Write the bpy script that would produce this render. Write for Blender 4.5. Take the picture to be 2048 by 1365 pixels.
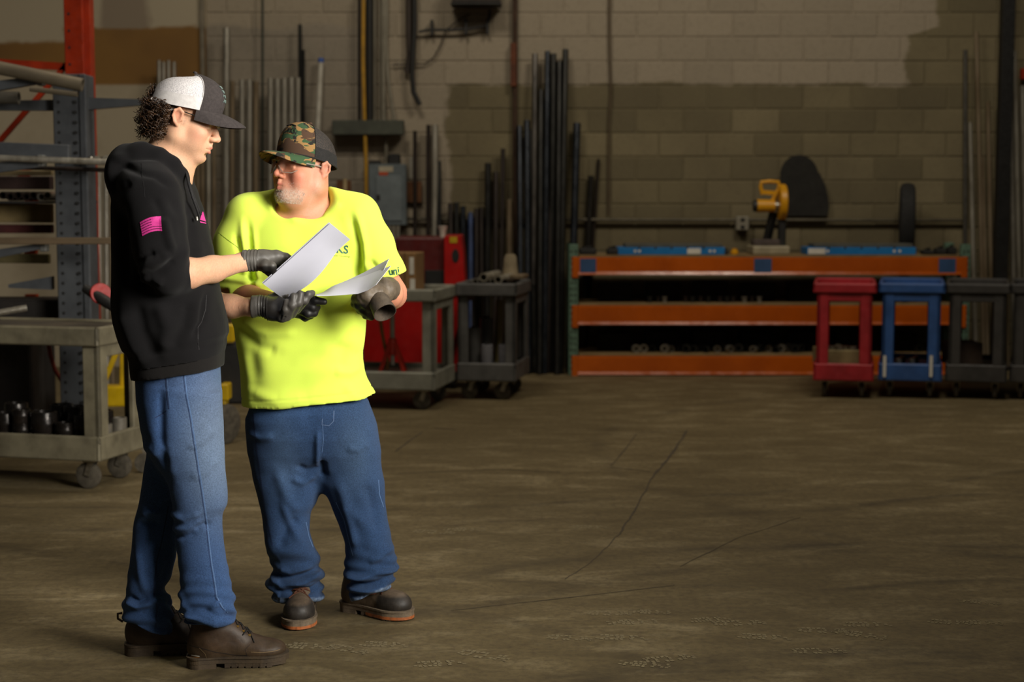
import bpy, bmesh, math, random
import numpy as np
from mathutils import Vector, Matrix, Euler
from mathutils.bvhtree import BVHTree

random.seed(7); np.random.seed(7)
for _o in list(bpy.data.objects): bpy.data.objects.remove(_o)
SC = bpy.context.scene
COL = SC.collection
W_, H_ = 2048.0, 1365.0
LENS = 56.0
F_ = LENS / 36.0 * W_
HC = 1.47
PITCH = math.atan((682.5 - 389.0) / F_)

# ------------------------------------------------------------------ camera
cd = bpy.data.cameras.new('camera'); cam = bpy.data.objects.new('camera', cd); COL.objects.link(cam)
cd.lens = LENS; cd.sensor_width = 36.0; cd.sensor_fit = 'HORIZONTAL'
cam.location = (0, 0, HC); cam.rotation_euler = (math.pi / 2 - PITCH, 0, 0)
cd.dof.use_dof = True; cd.dof.focus_distance = 5.05; cd.dof.aperture_fstop = 2.8
cd.clip_end = 100
SC.camera = cam

# ------------------------------------------------------------------ world, lights, exposure
wd = bpy.data.worlds.new('world'); SC.world = wd; wd.use_nodes = True
_bg = wd.node_tree.nodes['Background']
_bg.inputs[0].default_value = (1.0, 0.90, 0.76, 1); _bg.inputs[1].default_value = 0.034

def area(name, loc, target, size, power, color, size_y=None, spread=None):
    l = bpy.data.lights.new(name, 'AREA'); l.energy = power; l.color = color
    l.shape = 'RECTANGLE' if size_y else 'SQUARE'; l.size = size
    if size_y: l.size_y = size_y
    if spread: l.spread = spread
    o = bpy.data.objects.new(name, l); COL.objects.link(o); o.location = loc
    o.rotation_euler = (Vector(target) - Vector(loc)).to_track_quat('-Z', 'Y').to_euler()
    return o
WARM = (1.0, 0.90, 0.74)
KEYC = (1.0, 0.95, 0.87)
area('soft_key_lamp', (2.5, 2.5, 2.65), (-0.78, 5.2, 1.36), 2.0, 54, KEYC, spread=math.radians(56))
area('bay_lamp', (2.4, 8.6, 6.2), (2.4, 12.0, 0.4), 1.6, 118, WARM, 1.0)
area('bay_lamp', (-1.3, 8.8, 6.2), (-1.3, 12.4, 0.6), 1.6, 92, WARM, 1.0)
area('bay_lamp', (0.6, 5.5, 6.2), (0.6, 5.8, 0), 1.6, 34, WARM, 1.0)
SC.view_settings.view_transform = 'Standard'; SC.view_settings.look = 'None'
SC.view_settings.exposure = 0.0; SC.view_settings.gamma = 1.0; SC.view_settings.use_curve_mapping = False

# ------------------------------------------------------------------ pixel -> place
def ray(px, py):
    dx = (px - W_ / 2) / F_; dy = -(py - H_ / 2) / F_
    c, s = math.cos(PITCH), math.sin(PITCH)
    return Vector((dx, c + dy * s, -s + dy * c))
def at(px, py, Y):
    d = ray(px, py); t = Y / d.y
    return Vector((d.x * t, Y, HC + d.z * t))
def fl(px, py):
    d = ray(px, py); t = -HC / d.z
    return Vector((d.x * t, d.y * t, 0.0))
def flx(px, Y):            # floor point seen at column px, depth Y
    d0 = fl(px, 800); return Vector(((px - W_ / 2) / F_ * (Y * math.cos(PITCH) + HC * math.sin(PITCH)), Y, 0))
# ------------------------------------------------------------------ materials
def lin(c):
    if isinstance(c, str):
        c = c.lstrip('#'); c = [int(c[i:i + 2], 16) for i in (0, 2, 4)]
    o = []
    for v in c[:3]:
        v = v / 255.0
        o.append(v / 12.92 if v <= 0.04045 else ((v + 0.055) / 1.055) ** 2.4)
    return (o[0], o[1], o[2], 1.0)
class NT:
    def __init__(s, name):
        s.m = bpy.data.materials.new(name); s.m.use_nodes = True
        s.t = s.m.node_tree; s.n = s.t.nodes; s.b = s.n['Principled BSDF']
    def add(s, typ, **kw):
        n = s.n.new(typ)
        for k, v in kw.items():
            if k in n.inputs.keys(): n.inputs[k].default_value = v
            else: setattr(n, k, v)
        return n
    def link(s, a, b): s.t.links.new(a, b)
    def coord(s, scale=(1, 1, 1), kind='Object', loc=(0, 0, 0), rot=(0, 0, 0)):
        tc = s.add('ShaderNodeTexCoord'); mp = s.add('ShaderNodeMapping')
        mp.inputs['Scale'].default_value = scale; mp.inputs['Location'].default_value = loc; mp.inputs['Rotation'].default_value = rot
        s.link(tc.outputs[kind], mp.inputs[0]); return mp.outputs[0]
    def noise(s, co, scale=5, detail=4, rough=.55, dist=0):
        n = s.add('ShaderNodeTexNoise'); n.inputs['Scale'].default_value = scale; n.inputs['Detail'].default_value = detail
        n.inputs['Roughness'].default_value = rough; n.inputs['Distortion'].default_value = dist
        s.link(co, n.inputs['Vector']); return n.outputs[0]
    def ramp(s, fac, stops, interp='LINEAR'):
        r = s.add('ShaderNodeValToRGB'); cr = r.color_ramp; cr.interpolation = interp
        while len(cr.elements) < len(stops): cr.elements.new(.5)
        for e, (p, c) in zip(cr.elements, stops):
            e.position = p; e.color = c if len(c) == 4 else (*c, 1)
        s.link(fac, r.inputs[0]); return r.outputs[0]
    def mix(s, fac, a, b, mode='MIX'):
        n = s.add('ShaderNodeMix', data_type='RGBA', blend_type=mode)
        for sock, v in ((n.inputs[0], fac), (n.inputs[6], a), (n.inputs[7], b)):
            if hasattr(v, 'is_linked') or isinstance(v, bpy.types.NodeSocket): s.link(v, sock)
            else: sock.default_value = v
        return n.outputs[2]
    def math(s, op, a, b=None, clamp=False):
        n = s.add('ShaderNodeMath', operation=op, use_clamp=clamp)
        for i, v in enumerate((a, b)):
            if v is None: continue
            if isinstance(v, bpy.types.NodeSocket): s.link(v, n.inputs[i])
            else: n.inputs[i].default_value = v
        return n.outputs[0]
    def bump(s, h, strength=.3, dist=.01):
        n = s.add('ShaderNodeBump'); n.inputs['Strength'].default_value = strength; n.inputs['Distance'].default_value = dist
        s.link(h, n.inputs['Height']); s.link(n.outputs[0], s.b.inputs['Normal']); return n
    def base(s, v):
        if isinstance(v, bpy.types.NodeSocket): s.link(v, s.b.inputs['Base Color'])
        else: s.b.inputs['Base Color'].default_value = v
    def rough(s, v):
        if isinstance(v, bpy.types.NodeSocket): s.link(v, s.b.inputs['Roughness'])
        else: s.b.inputs['Roughness'].default_value = v
MATS = {}
def M(name, c1, c2=None, rough=.6, metal=0.0, scale=9, bump=.15, stretch=(1, 1, 1), spec=.5, lo=.35, hi=.68, bd=.004):
    if name in MATS: return MATS[name]
    n = NT(name); co = n.coord(stretch); f = n.noise(co, scale, 5, .6)
    a = lin(c1); b = lin(c2) if c2 else tuple(v * .72 for v in a[:3]) + (1,)
    n.base(n.ramp(f, [(lo, b), (hi, a)]))
    n.b.inputs['Metallic'].default_value = metal; n.b.inputs['Specular IOR Level'].default_value = spec
    f2 = n.noise(co, scale * 5, 3, .6)
    n.rough(n.ramp(f2, [(.3, (max(0, rough - .09),) * 3), (.7, (min(1, rough + .09),) * 3)]))
    if bump: n.bump(f2, bump, bd)
    MATS[name] = n.m; return n.m

# ------------------------------------------------------------------ mesh building
WLOC = {}
class MB:
    def __init__(s, X=None): s.v = []; s.f = []; s.X = X or Matrix.Identity(4)
    def _add(s, vs, fs):
        o = len(s.v); s.v += [s.X @ Vector(p) for p in vs]; s.f += [tuple(i + o for i in f) for f in fs]; return s
    def box(s, c, d, rot=None, bev=0.0):
        bm = bmesh.new(); bmesh.ops.create_cube(bm, size=1.0)
        for v in bm.verts: v.co = Vector((v.co.x * d[0], v.co.y * d[1], v.co.z * d[2]))
        if bev: bmesh.ops.bevel(bm, geom=bm.edges[:], offset=bev, segments=1 if bev < .012 else 2, profile=.5, affect='EDGES')
        Rm = (Euler(rot).to_matrix() if rot is not None and not isinstance(rot, Matrix) else rot)
        bm.verts.index_update()
        vs = [(Rm @ v.co if Rm else v.co) + Vector(c) for v in bm.verts]
        fs = [[v.index for v in f.verts] for f in bm.faces]; bm.free(); return s._add(vs, fs)
    def bar(s, a, b, w, h, up=(0, 0, 1), bev=0.0):       # box running from a to b
        a, b = Vector(a), Vector(b); z = (b - a); L = z.length; z.normalize(); u = Vector(up)
        x = u.cross(z)
        if x.length < 1e-4: x = Vector((1, 0, 0)).cross(z)
        x.normalize(); y = z.cross(x)
        return s.box((a + b) / 2, (w, h, L), Matrix((x, y, z)).transposed(), bev)
    def tube(s, pts, r, n=12, cap=True, hollow=0.0):
        pts = [Vector(p) for p in pts]; rs = r if isinstance(r, (list, tuple)) else [r] * len(pts)
        vs, fs = [], []; prev = None
        for i, p in enumerate(pts):
            t = (pts[min(i + 1, len(pts) - 1)] - pts[max(i - 1, 0)]).normalized()
            if prev is None:
                u = Vector((0, 0, 1)) if abs(t.z) < .9 else Vector((1, 0, 0)); x = u.cross(t).normalized()
            else:
                x = (prev - t * prev.dot(t)).normalized()
            prev = x; y = t.cross(x)
            for k in range(n):
                a = 2 * math.pi * k / n; vs.append(p + (x * math.cos(a) + y * math.sin(a)) * rs[i])
        m = len(pts)
        for i in range(m - 1):
            for k in range(n):
                k2 = (k + 1) % n; fs.append((i * n + k, i * n + k2, (i + 1) * n + k2, (i + 1) * n + k))
        if cap:
            for end, i in ((0, 0), (1, m - 1)):
                ring = [i * n + k for k in range(n)]
                if hollow > 0:
                    c = pts[i]; t = (pts[1] - pts[0]).normalized() if end == 0 else (pts[-2] - pts[-1]).normalized()
                    o = len(vs)
                    for k in ring: vs.append(c + (vs[k] - c) * hollow)
                    for k in ring: vs.append(c + (vs[k] - c) * hollow + t * rs[i] * 4)
                    for k in range(n):
                        k2 = (k + 1) % n
                        fs.append((ring[k], ring[k2], o + k2, o + k)); fs.append((o + k, o + k2, o + n + k2, o + n + k))
                    fs.append(tuple(o + n + k for k in range(n)))
                else: fs.append(tuple(ring))
        return s._add(vs, fs)
    def cyl(s, a, b, r, r2=None, n=16, hollow=0.0): return s.tube([a, b], [r, r if r2 is None else r2], n, True, hollow)
    def lathe(s, prof, n=20, X=None):                    # prof [(r,z)]
        vs, fs = [], []
        for r, z in prof:
            for k in range(n):
                a = 2 * math.pi * k / n; p = Vector((r * math.cos(a), r * math.sin(a), z)); vs.append(X @ p if X else p)
        for i in range(len(prof) - 1):
            for k in range(n):
                k2 = (k + 1) % n; fs.append((i * n + k, i * n + k2, (i + 1) * n + k2, (i + 1) * n + k))
        if prof[0][0] > 1e-5: fs.append(tuple(range(n))[::-1])
        if prof[-1][0] > 1e-5: fs.append(tuple((len(prof) - 1) * n + k for k in range(n)))
        return s._add(vs, fs)
    def prism(s, poly, axis, lo, hi):                     # poly of 2d points, extruded along axis 'x','y','z'
        n = len(poly)
        def P(a, b, t): return {'x': (t, a, b), 'y': (a, t, b), 'z': (a, b, t)}[axis]
        vs = [P(a, b, lo) for a, b in poly] + [P(a, b, hi) for a, b in poly]
        fs = [tuple(range(n))[::-1], tuple(range(n, 2 * n))] + [(i, (i + 1) % n, n + (i + 1) % n, n + i) for i in range(n)]
        return s._add(vs, fs)
    def build(s, name, mat, parent=None, smooth=False, angle=40):
        return mk(name, s.v, s.f, mat, parent, smooth, angle)
def mk(name, verts, faces, mat, parent=None, smooth=False, angle=None, base=None):
    me = bpy.data.meshes.new(name)
    if parent is not None: o0 = WLOC[parent.name]
    elif base is not None: o0 = Vector(base)
    else:
        xs = [v[0] for v in verts]; ys = [v[1] for v in verts]; zs = [v[2] for v in verts]
        o0 = Vector(((min(xs) + max(xs)) / 2, (min(ys) + max(ys)) / 2, min(zs)))
    me.from_pydata([(v[0] - o0.x, v[1] - o0.y, v[2] - o0.z) for v in verts], [], faces)
    bm = bmesh.new(); bm.from_mesh(me); bmesh.ops.recalc_face_normals(bm, faces=bm.faces); bm.to_mesh(me); bm.free()
    if smooth:
        me.shade_smooth()
        if angle: me.set_sharp_from_angle(angle=math.radians(angle))
    for m in (mat if isinstance(mat, (list, tuple)) else [mat]): me.materials.append(m)
    o = bpy.data.objects.new(name, me); COL.objects.link(o)
    if parent is not None: o.parent = parent
    else: o.location = o0
    WLOC[o.name] = o0
    return o
def thing(name, loc, label, cat, group=None):
    o = bpy.data.objects.new(name, None); COL.objects.link(o); o.location = loc; o.empty_display_size = .1
    WLOC[o.name] = Vector(loc); return tag(o, label, cat, group)
def tag(o, label, cat, group=None):
    o['label'] = label; o['category'] = cat
    if group: o['group'] = group
    return o
def struct(o, label=None):
    o['kind'] = 'structure'
    if label: o['label'] = label
    return o
def text_mesh(txt, size, font_bold=False):
    cu = bpy.data.curves.new('t', 'FONT'); cu.body = txt; cu.size = size; cu.resolution_u = 3
    if font_bold: cu.offset = size * .02
    o = bpy.data.objects.new('t', cu); COL.objects.link(o)
    dg = bpy.context.evaluated_depsgraph_get(); me = bpy.data.meshes.new_from_object(o.evaluated_get(dg))
    vs = [tuple(v.co) for v in me.vertices]; fs = [tuple(p.vertices) for p in me.polygons]
    bpy.data.objects.remove(o); bpy.data.meshes.remove(me); return vs, fs
ORD = ['first', 'second', 'third', 'fourth', 'fifth', 'sixth', 'seventh', 'eighth', 'ninth', 'tenth', 'eleventh', 'twelfth', 'thirteenth', 'fourteenth', 'fifteenth', 'sixteenth', 'seventeenth', 'eighteenth', 'nineteenth',
       'twentieth', 'twenty-first', 'twenty-second', 'twenty-third', 'twenty-fourth', 'twenty-fifth', 'twenty-sixth', 'twenty-seventh', 'twenty-eighth']
# ------------------------------------------------------------------ the place: floor and walls
YW = 13.6
def concrete_floor():
    n = NT('concrete_floor'); co = n.coord((1, 1, 1))
    big = n.noise(co, .55, 5, .6, .6); mid = n.noise(n.coord((1.0, 2.2, 1), rot=(0, 0, .12)), 2.6, 7, .68, .5); fine = n.noise(co, 34, 6, .7)
    c = n.ramp(mid, [(.34, lin('#605338')), (.52, lin('#706244')), (.68, lin('#8c7e5f'))])
    c = n.mix(n.ramp(big, [(.38, (0, 0, 0, 1)), (.62, (1, 1, 1, 1))]), n.mix(.5, c, lin('#55492f')), c)
    c = n.mix(n.ramp(fine, [(.42, (0, 0, 0, 1)), (.7, (.65, .65, .65, 1))]), c, lin('#443a2a'))
    # rubber tyre marks: arcs on the slab
    sep = n.add('ShaderNodeSeparateXYZ'); n.link(co, sep.inputs[0])
    warp = n.noise(co, 1.1, 2, .5)
    tot = None
    for cx, cy, r, w, st in ((1.2, 4.4, 2.15, .10, .7), (1.1, 3.9, 1.15, .11, .75), (2.6, 2.2, 4.4, .10, .6), (-1.6, 16.5, 9.6, .06, .6), (-1.2, 16.0, 8.6, .06, .55),
                             (-3.5, 1.5, 5.2, .09, .5), (0.8, 13.5, 7.6, .05, .6), (3.5, 9.0, 3.0, .10, .4), (-3.2, 2.0, 2.6, .12, .45), (1.6, -1.5, 6.4, .05, .55)):
        dx = n.math('SUBTRACT', sep.outputs[0], cx); dy = n.math('SUBTRACT', sep.outputs[1], cy)
        d = n.math('SQRT', n.math('ADD', n.math('MULTIPLY', dx, dx), n.math('MULTIPLY', dy, dy)))
        d = n.math('ABSOLUTE', n.math('ADD', n.math('SUBTRACT', d, r), n.math('MULTIPLY', n.math('SUBTRACT', warp, .5), .35)))
        k = n.math('MULTIPLY', n.math('SUBTRACT', 1.0, n.math('DIVIDE', d, w), True), st)
        tot = k if tot is None else n.math('MAXIMUM', tot, k)
    brk = n.ramp(n.noise(co, 1.7, 4, .65), [(.42, (0, 0, 0, 1)), (.62, (1, 1, 1, 1))])
    tot = n.math('MULTIPLY', tot, brk)
    c = n.mix(tot, c, lin('#342c20'))
    # pale dusty scuffs
    dust = n.ramp(n.noise(n.coord((1, 1.6, 1)), 5.5, 6, .75, 1.2), [(.6, (0, 0, 0, 1)), (.78, (.35, .35, .35, 1))])
    c = n.mix(dust, c, lin('#8d8165'))
    n.base(c); n.rough(n.ramp(mid, [(.3, (.62,) * 3), (.7, (.82,) * 3)]))
    n.b.inputs['Specular IOR Level'].default_value = .3
    n.bump(n.mix(.5, mid, fine), .35, .008); return n.m
fm = concrete_floor()
floor = mk('floor', [(-9, -4, 0), (9, -4, 0), (9, 13.7, 0), (-9, 13.7, 0), (-9, -4, -.2), (9, -4, -.2), (9, 13.7, -.2), (-9, 13.7, -.2)],
           [(0, 1, 2, 3), (4, 5, 6, 7), (0, 1, 5, 4), (1, 2, 6, 5), (2, 3, 7, 6), (3, 0, 4, 7)], fm, base=(0, 0, 0))
struct(floor, 'brown stained concrete slab with tyre marks and boot prints')
crackm = M('tar_joint', '#3a3125', '#4c4130', .95, scale=20)
def crack(pts, w):
    m = MB(); P = [fl(*p) for p in pts]
    Q = []
    for a, b in zip(P[:-1], P[1:]):
        for k in range(6): Q.append(a.lerp(b, k / 6) + Vector((random.uniform(-.006, .006), 0, 0)))
    Q.append(P[-1]); vs, fs = [], []
    for i, q in enumerate(Q):
        t = (Q[min(i + 1, len(Q) - 1)] - Q[max(0, i - 1)]).normalized(); s = Vector((-t.y, t.x, 0)) * w * random.uniform(.5, 1.1) / 2
        vs += [q - s + Vector((0, 0, .0015)), q + s + Vector((0, 0, .0015))]
    fs = [(2 * i, 2 * i + 1, 2 * i + 3, 2 * i + 2) for i in range(len(Q) - 1)]
    m._add(vs, fs).build('floor_crack', crackm, floor)
crack([(1375, 862), (1340, 915), (1304, 958)], .018); crack([(1304, 958), (1262, 1035), (1240, 1068)], .010); crack([(1240, 1068), (1190, 1120), (1130, 1160)], .005)
crack([(1275, 866), (1370, 864)], .010); crack([(1275, 868), (1222, 932)], .008); crack([(1222, 935), (1300, 944)], .008)
crack([(1600, 1036), (1480, 1075), (1360, 1135)], .006); crack([(870, 857), (912, 860)], .02); crack([(905, 1222), (1060, 1205), (1350, 1172)], .005)
crack([(845, 865), (790, 905)], .01); crack([(800, 948), (1000, 940), (1120, 946)], .008)
# dusty boot prints: one small mesh of tread lugs, shared by every print
printm = M('pale_dust', '#847859', '#6c6046', .95, scale=60, lo=.4, hi=.6)
def print_mesh():
    vs, fs = [], []
    def q(x, y, w, h):
        o = len(vs); j = lambda: random.uniform(-.003, .003)
        vs.extend([(x - w + j(), y - h + j(), .0012), (x + w + j(), y - h + j(), .0012), (x + w + j(), y + h + j(), .0012), (x - w + j(), y + h + j(), .0012)]); fs.append((o, o + 1, o + 2, o + 3))
    for i in range(11):
        y = -.13 + i * .026
        wid = .036 if y < -.04 else (.028 if y < .0 else .044 - max(0, (y - .09)) * .35)
        if -.045 < y < -.005: continue
        for k in (-1, 0, 1):
            if random.random() < .8: q(k * wid * .72, y + (.006 if k else 0), wid * .31, .0095)
    me = bpy.data.meshes.new('boot_print'); me.from_pydata(vs, [], fs); me.materials.append(printm); return me
pm_ = [print_mesh() for _ in range(3)]
for i, (px, py, a) in enumerate([(1220, 1228, 70), (1300, 1225, 95), (1245, 1276, 85), (1140, 1277, 80), (1265, 1245, 100), (1530, 1275, 75), (1640, 1303, 80), (1720, 1270, 70), (1735, 1250, 95), (1650, 1262, 88),
                                 (1960, 1246, 90), (1900, 1246, 80), (1340, 1318, 95), (1290, 1330, 80), (880, 1328, 85), (970, 1312, 70), (610, 1293, 75), (770, 1290, 95), (1480, 1247, 85), (1960, 1205, 60), (1420, 1240, 110), (870, 1065, 85), (930, 1060, 80), (1180, 1055, 88), (700, 1300, 60)]):
    o = bpy.data.objects.new('boot_print', pm_[i % 3]); COL.objects.link(o); o.parent = floor; o.location = fl(px, py); o.rotation_euler = (0, 0, math.radians(a + random.uniform(-15, 15))); k_ = random.uniform(.5, .68); o.scale = (k_ * 1.15, k_, 1)

# block wall
def block_material():
    n = NT('painted_block'); g = n.add('ShaderNodeNewGeometry'); pos = g.outputs['Position']
    sep = n.add('ShaderNodeSeparateXYZ'); n.link(pos, sep.inputs[0]); X, Z = sep.outputs[0], sep.outputs[2]
    nz = n.noise(pos, 3.2, 5, .6); wob = n.math('SUBTRACT', nz, .5)
    oi = n.add('ShaderNodeObjectInfo'); rnd = oi.outputs['Random']
    fine = n.noise(pos, 45, 5, .65); blot = n.noise(pos, 1.3, 4, .6)
    raw = n.ramp(rnd, [(0, lin('#685f48')), (.5, lin('#746a50')), (1, lin('#80755a'))])
    raw = n.mix(n.ramp(blot, [(.35, (0, 0, 0, 1)), (.65, (.5, .5, .5, 1))]), raw, lin('#5c5340'))
    paint = n.ramp(rnd, [(0, lin('#8f8472')), (1, lin('#998d7a'))])
    grey = n.mix(n.ramp(blot, [(.4, (0, 0, 0, 1)), (.6, (1, 1, 1, 1))]), lin('#857c6e'), lin('#8e8475'))
    def sm(v, a, w): return n.math('MULTIPLY', n.math('ADD', n.math('SUBTRACT', v, a), w / 2), 1.0 / w, True) if False else n.math('DIVIDE', n.math('SUBTRACT', v, a), w, True)
    zz = n.math('ADD', Z, n.math('MULTIPLY', wob, .16)); xx = n.math('ADD', X, n.math('MULTIPLY', wob, .3))
    up = sm(zz, 2.38, .03); left = n.math('SUBTRACT', 1.0, sm(xx, -.55, .05))
    hi = sm(zz, 2.82, .05)
    xb = n.math('ADD', n.math('MULTIPLY', hi, .22), 3.34)
    notright = n.math('SUBTRACT', 1.0, n.math('DIVIDE', n.math('SUBTRACT', xx, xb), .04, True))
    mask = n.math('MAXIMUM', n.math('MULTIPLY', up, notright), left)
    gm = n.math('MULTIPLY', n.math('SUBTRACT', 1.0, sm(zz, 2.86, .04)), n.math('SUBTRACT', 1.0, sm(xx, -1.25, .1)))
    c = n.mix(mask, raw, n.mix(gm, paint, grey))
    c = n.mix(n.ramp(fine, [(.5, (0, 0, 0, 1)), (.8, (.35, .35, .35, 1))]), c, lin('#4b4334'))
    # rusty runs
    rust = n.ramp(n.noise(n.coord((6, 1, .8), 'Object'), 1.0, 3, .5), [(.72, (0, 0, 0, 1)), (.8, (.3, .3, .3, 1))])
    c = n.mix(rust, c, lin('#5e4022'))
    n.base(c); n.rough((.85)); n.b.inputs['Specular IOR Level'].default_value = .25
    n.bump(fine, .5, .006); return n.m
bmat = block_material()
mortar = M('mortar', '#6f6650', '#574f3e', .95, scale=30)
wall_back = MB().box((2.7, YW + .15, 2.5), (10.6, .27, 5.0)).build('wall_back', bmat)
struct(wall_back, 'concrete block wall, upper part painted pale grey, lower part bare')
CH, CW = .2007, .4064
def blk_mesh():
    m = MB().box((0, 0, 0), (CW - .011, .06, CH - .011), bev=.006)
    me = bpy.data.meshes.new('block'); me.from_pydata([tuple(v) for v in m.v], [], m.f); me.materials.append(bmat); return me, m
bme, bmb = blk_mesh()
half = {}
rest = MB()
for r in range(-7, 20):
    zc = 1.3853 + (r + .5) * CH
    if zc - CH / 2 < -.05: continue
    ph = 2.060 if r % 2 == 0 else 2.060 - CW / 2 + .006
    k0 = int(math.floor((-2.58 - ph) / CW)); 
    for k in range(k0, 16):
        x0 = ph + k * CW; x1 = x0 + CW
        x0 = max(x0, -2.58)
        if x1 > 7.9 or x1 - x0 < .03: continue
        xc = (x0 + x1) / 2; full = (x1 - x0) > CW - .01
        yy = YW + .0185 + random.uniform(-.002, .002)
        near = xc < 4.5 and .55 < zc < 3.2 and not (xc > .55 and xc < 3.6 and zc < .9)
        if near and full:
            o = bpy.data.objects.new('block', bme); COL.objects.link(o); o.parent = wall_back
            o.location = Vector((xc, yy + .02, zc)) - WLOC[wall_back.name]
        elif near:
            MB().box((xc, yy + .02, zc), (x1 - x0 - .011, .06, CH - .011), bev=.006).build('block', bmat, wall_back)
        else: rest.box((xc, yy + .02, zc), (x1 - x0 - .011, .06, CH - .011), bev=.006)
ro = rest.build('block', bmat, wall_back); ro['kind'] = 'stuff'
# drywall to the left
def drywall():
    n = NT('patched_drywall'); g = n.add('ShaderNodeNewGeometry'); pos = g.outputs['Position']
    sep = n.add('ShaderNodeSeparateXYZ'); n.link(pos, sep.inputs[0]); X, Z = sep.outputs[0], sep.outputs[2]
    wob = n.math('SUBTRACT', n.noise(pos, 2.2, 4, .6), .5)
    zz = n.math('ADD', Z, n.math('MULTIPLY', wob, .14)); xx = n.math('ADD', X, n.math('MULTIPLY', wob, .25))
    st = lambda v, a, w: n.math('DIVIDE', n.math('SUBTRACT', v, a), w, True)
    white = lin('#a2967f'); kraft = lin('#7d5a26'); grey = lin('#837563')
    band = n.math('MULTIPLY', st(Z, 2.38, .02), n.math('SUBTRACT', 1.0, st(zz, 2.86, .03)))
    kb = n.mix(n.ramp(n.noise(pos, 1.2, 3, .5), [(.4, (0, 0, 0, 1)), (.6, (1, 1, 1, 1))]), kraft, lin('#6d4d22'))
    leftz = n.math('SUBTRACT', 1.0, st(xx, -3.78, .05))
    band2 = n.math('MULTIPLY', n.math('MULTIPLY', st(Z, 2.5, .02), n.math('SUBTRACT', 1.0, st(zz, 2.72, .03))), leftz)
    up = n.mix(n.math('MULTIPLY', st(xx, -3.45, .06), n.math('SUBTRACT', 1.0, st(xx, -3.05, .06))), white, grey)
    low = n.mix(n.ramp(n.noise(pos, 3, 4, .6), [(.45, (0, 0, 0, 1)), (.7, (.5, .5, .5, 1))]), white, lin('#857862'))
    c = n.mix(st(Z, 2.45, .02), low, up)
    c = n.mix(n.math('MULTIPLY', band, n.math('SUBTRACT', 1.0, leftz)), c, kb); c = n.mix(band2, c, kb)
    n.base(c); n.rough(.8); n.bump(n.noise(pos, 20, 4, .6), .15, .004); return n.m
wl = MB().box((-5.8, YW + .09, 2.5), (6.44, .26, 5.0)).build('wall_left', drywall()); struct(wl, 'patched drywall panel with a brown kraft band between pale painted areas')
t1 = MB().box((-2.60, YW - .05, 2.5), (.035, .05, 5.0), bev=.006).build('trim_1', M('grey_trim', '#7a7160', '#655d4e', .7)); struct(t1)
# ------------------------------------------------------------------ workshop objects
galv = M('galvanised_steel', '#b9b3a6', '#8a8478', .42, .75, scale=14, stretch=(1, 1, .2))
palebar = M('pale_steel', '#c9c3b4', '#968f80', .4, .7, scale=12, stretch=(1, 1, .15))
brownbar = M('weathered_steel', '#8f7f68', '#66563f', .6, .45, scale=12, stretch=(1, 1, .15))
black_steel = M('black_steel', '#34332f', '#1d1c1a', .36, .6, scale=10, stretch=(1, 1, .2))
blue_steel = M('blue_black_steel', '#3c4046', '#23262b', .3, .7, scale=10, stretch=(1, 1, .2))
brown_steel = M('brown_black_steel', '#3a302a', '#211a16', .45, .5, scale=10, stretch=(1, 1, .2))
dark = M('black_paint', '#1f1d1a', '#141311', .6)
rubber = M('black_rubber', '#1c1b19', '#121110', .8)
tire_grey = M('grey_wheel_rubber', '#5c5547', '#3f392f', .85, scale=30)
zinc = M('zinc_plate', '#b5b0a4', '#857f72', .35, .85, scale=30)
orange_rack = M('red_orange_paint', '#a8300c', '#8a2406', .38, scale=6)
beam_orange = M('orange_beam_paint', '#b9560f', '#a54a0b', .22, scale=3, bump=.05)
green_paint = M('green_paint', '#5f7a66', '#47604f', .6, scale=30)
tape_blue = M('blue_tape', '#31517c', '#284468', .6)
bluegrey = M('blue_grey_paint', '#4e5154', '#3b3d40', .5, scale=5)
wood = M('old_plywood', '#8a7148', '#6b5431', .8, scale=4, stretch=(1, 6, 6))
card = M('cardboard', '#8f6c42', '#7d5c36', .85, scale=6)
white_lbl = M('white_label', '#d9d4c8', '#c5c0b4', .7)

def pipe(name, top, bot, r, mat, label, group=None, cat='pipe', Yt=13.5, Yb=13.25, base_z=0.0, n=12, hollow=.78):
    a = at(top[0], top[1], Yt)
    b = flx(bot, Yb) if base_z == 0 else at(bot, 500, Yb)
    b.z = base_z
    o = MB().cyl(b, a, r, n=n, hollow=hollow).build(name, mat, smooth=True)
    return tag(o, label, cat, group)

# --- pale pipes standing behind the young man
S = 1 / 233.0
GA = 'pale pipes standing in the corner rack'
xs = [(453, 56, 14, galv), (465, 162, 9, brownbar), (484, 160, 12, galv), (499, 160, 13, galv), (512, 163, 11, brownbar), (541, 157, 12, galv), (555, 158, 13, galv), (569, 157, 13, galv), (583, 155, 13, galv), (596, 156, 10, galv)]
for i, (x, y, w, m) in enumerate(xs):
    lab = 'tallest pale pipe of the corner bundle, its end above the others' if i == 0 else 'grey pipe in the even-topped corner bundle, %s from the left' % ORD[i - 1]
    pipe('steel_pipe', (x, y), x - 2, w * S / 2, m, lab, GA, Yt=13.42, Yb=13.3)
pipe('thin_rod', (525, -60), 525, .009, M('dark_green_rod', '#2f3a30', '#20271f', .5), 'thin dark green rod rising past the top behind the corner pipes', cat='rod', Yt=13.53, Yb=13.5)
pipe('flat_bar', (600, 49), 603, .017, black_steel, 'tall black bar standing just right of the pale corner pipes', cat='bar', Yt=13.5, Yb=13.36)
pipe('flat_bar', (607, 100), 607, .013, black_steel, 'shorter black bar leaning on the right side of the taller one', cat='bar', Yt=13.5, Yb=13.30)
pp = thing('pole', flx(612, 13.2), 'slim white pole with a blue tip leaning on the wall above the camo cap', 'pole')
a, b = at(642, 124, 13.52), flx(612, 13.2); MB().cyl(b, a, .022).build('shaft', M('white_pole', '#b9b4a6', '#a39d90', .5), pp, True)
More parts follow.
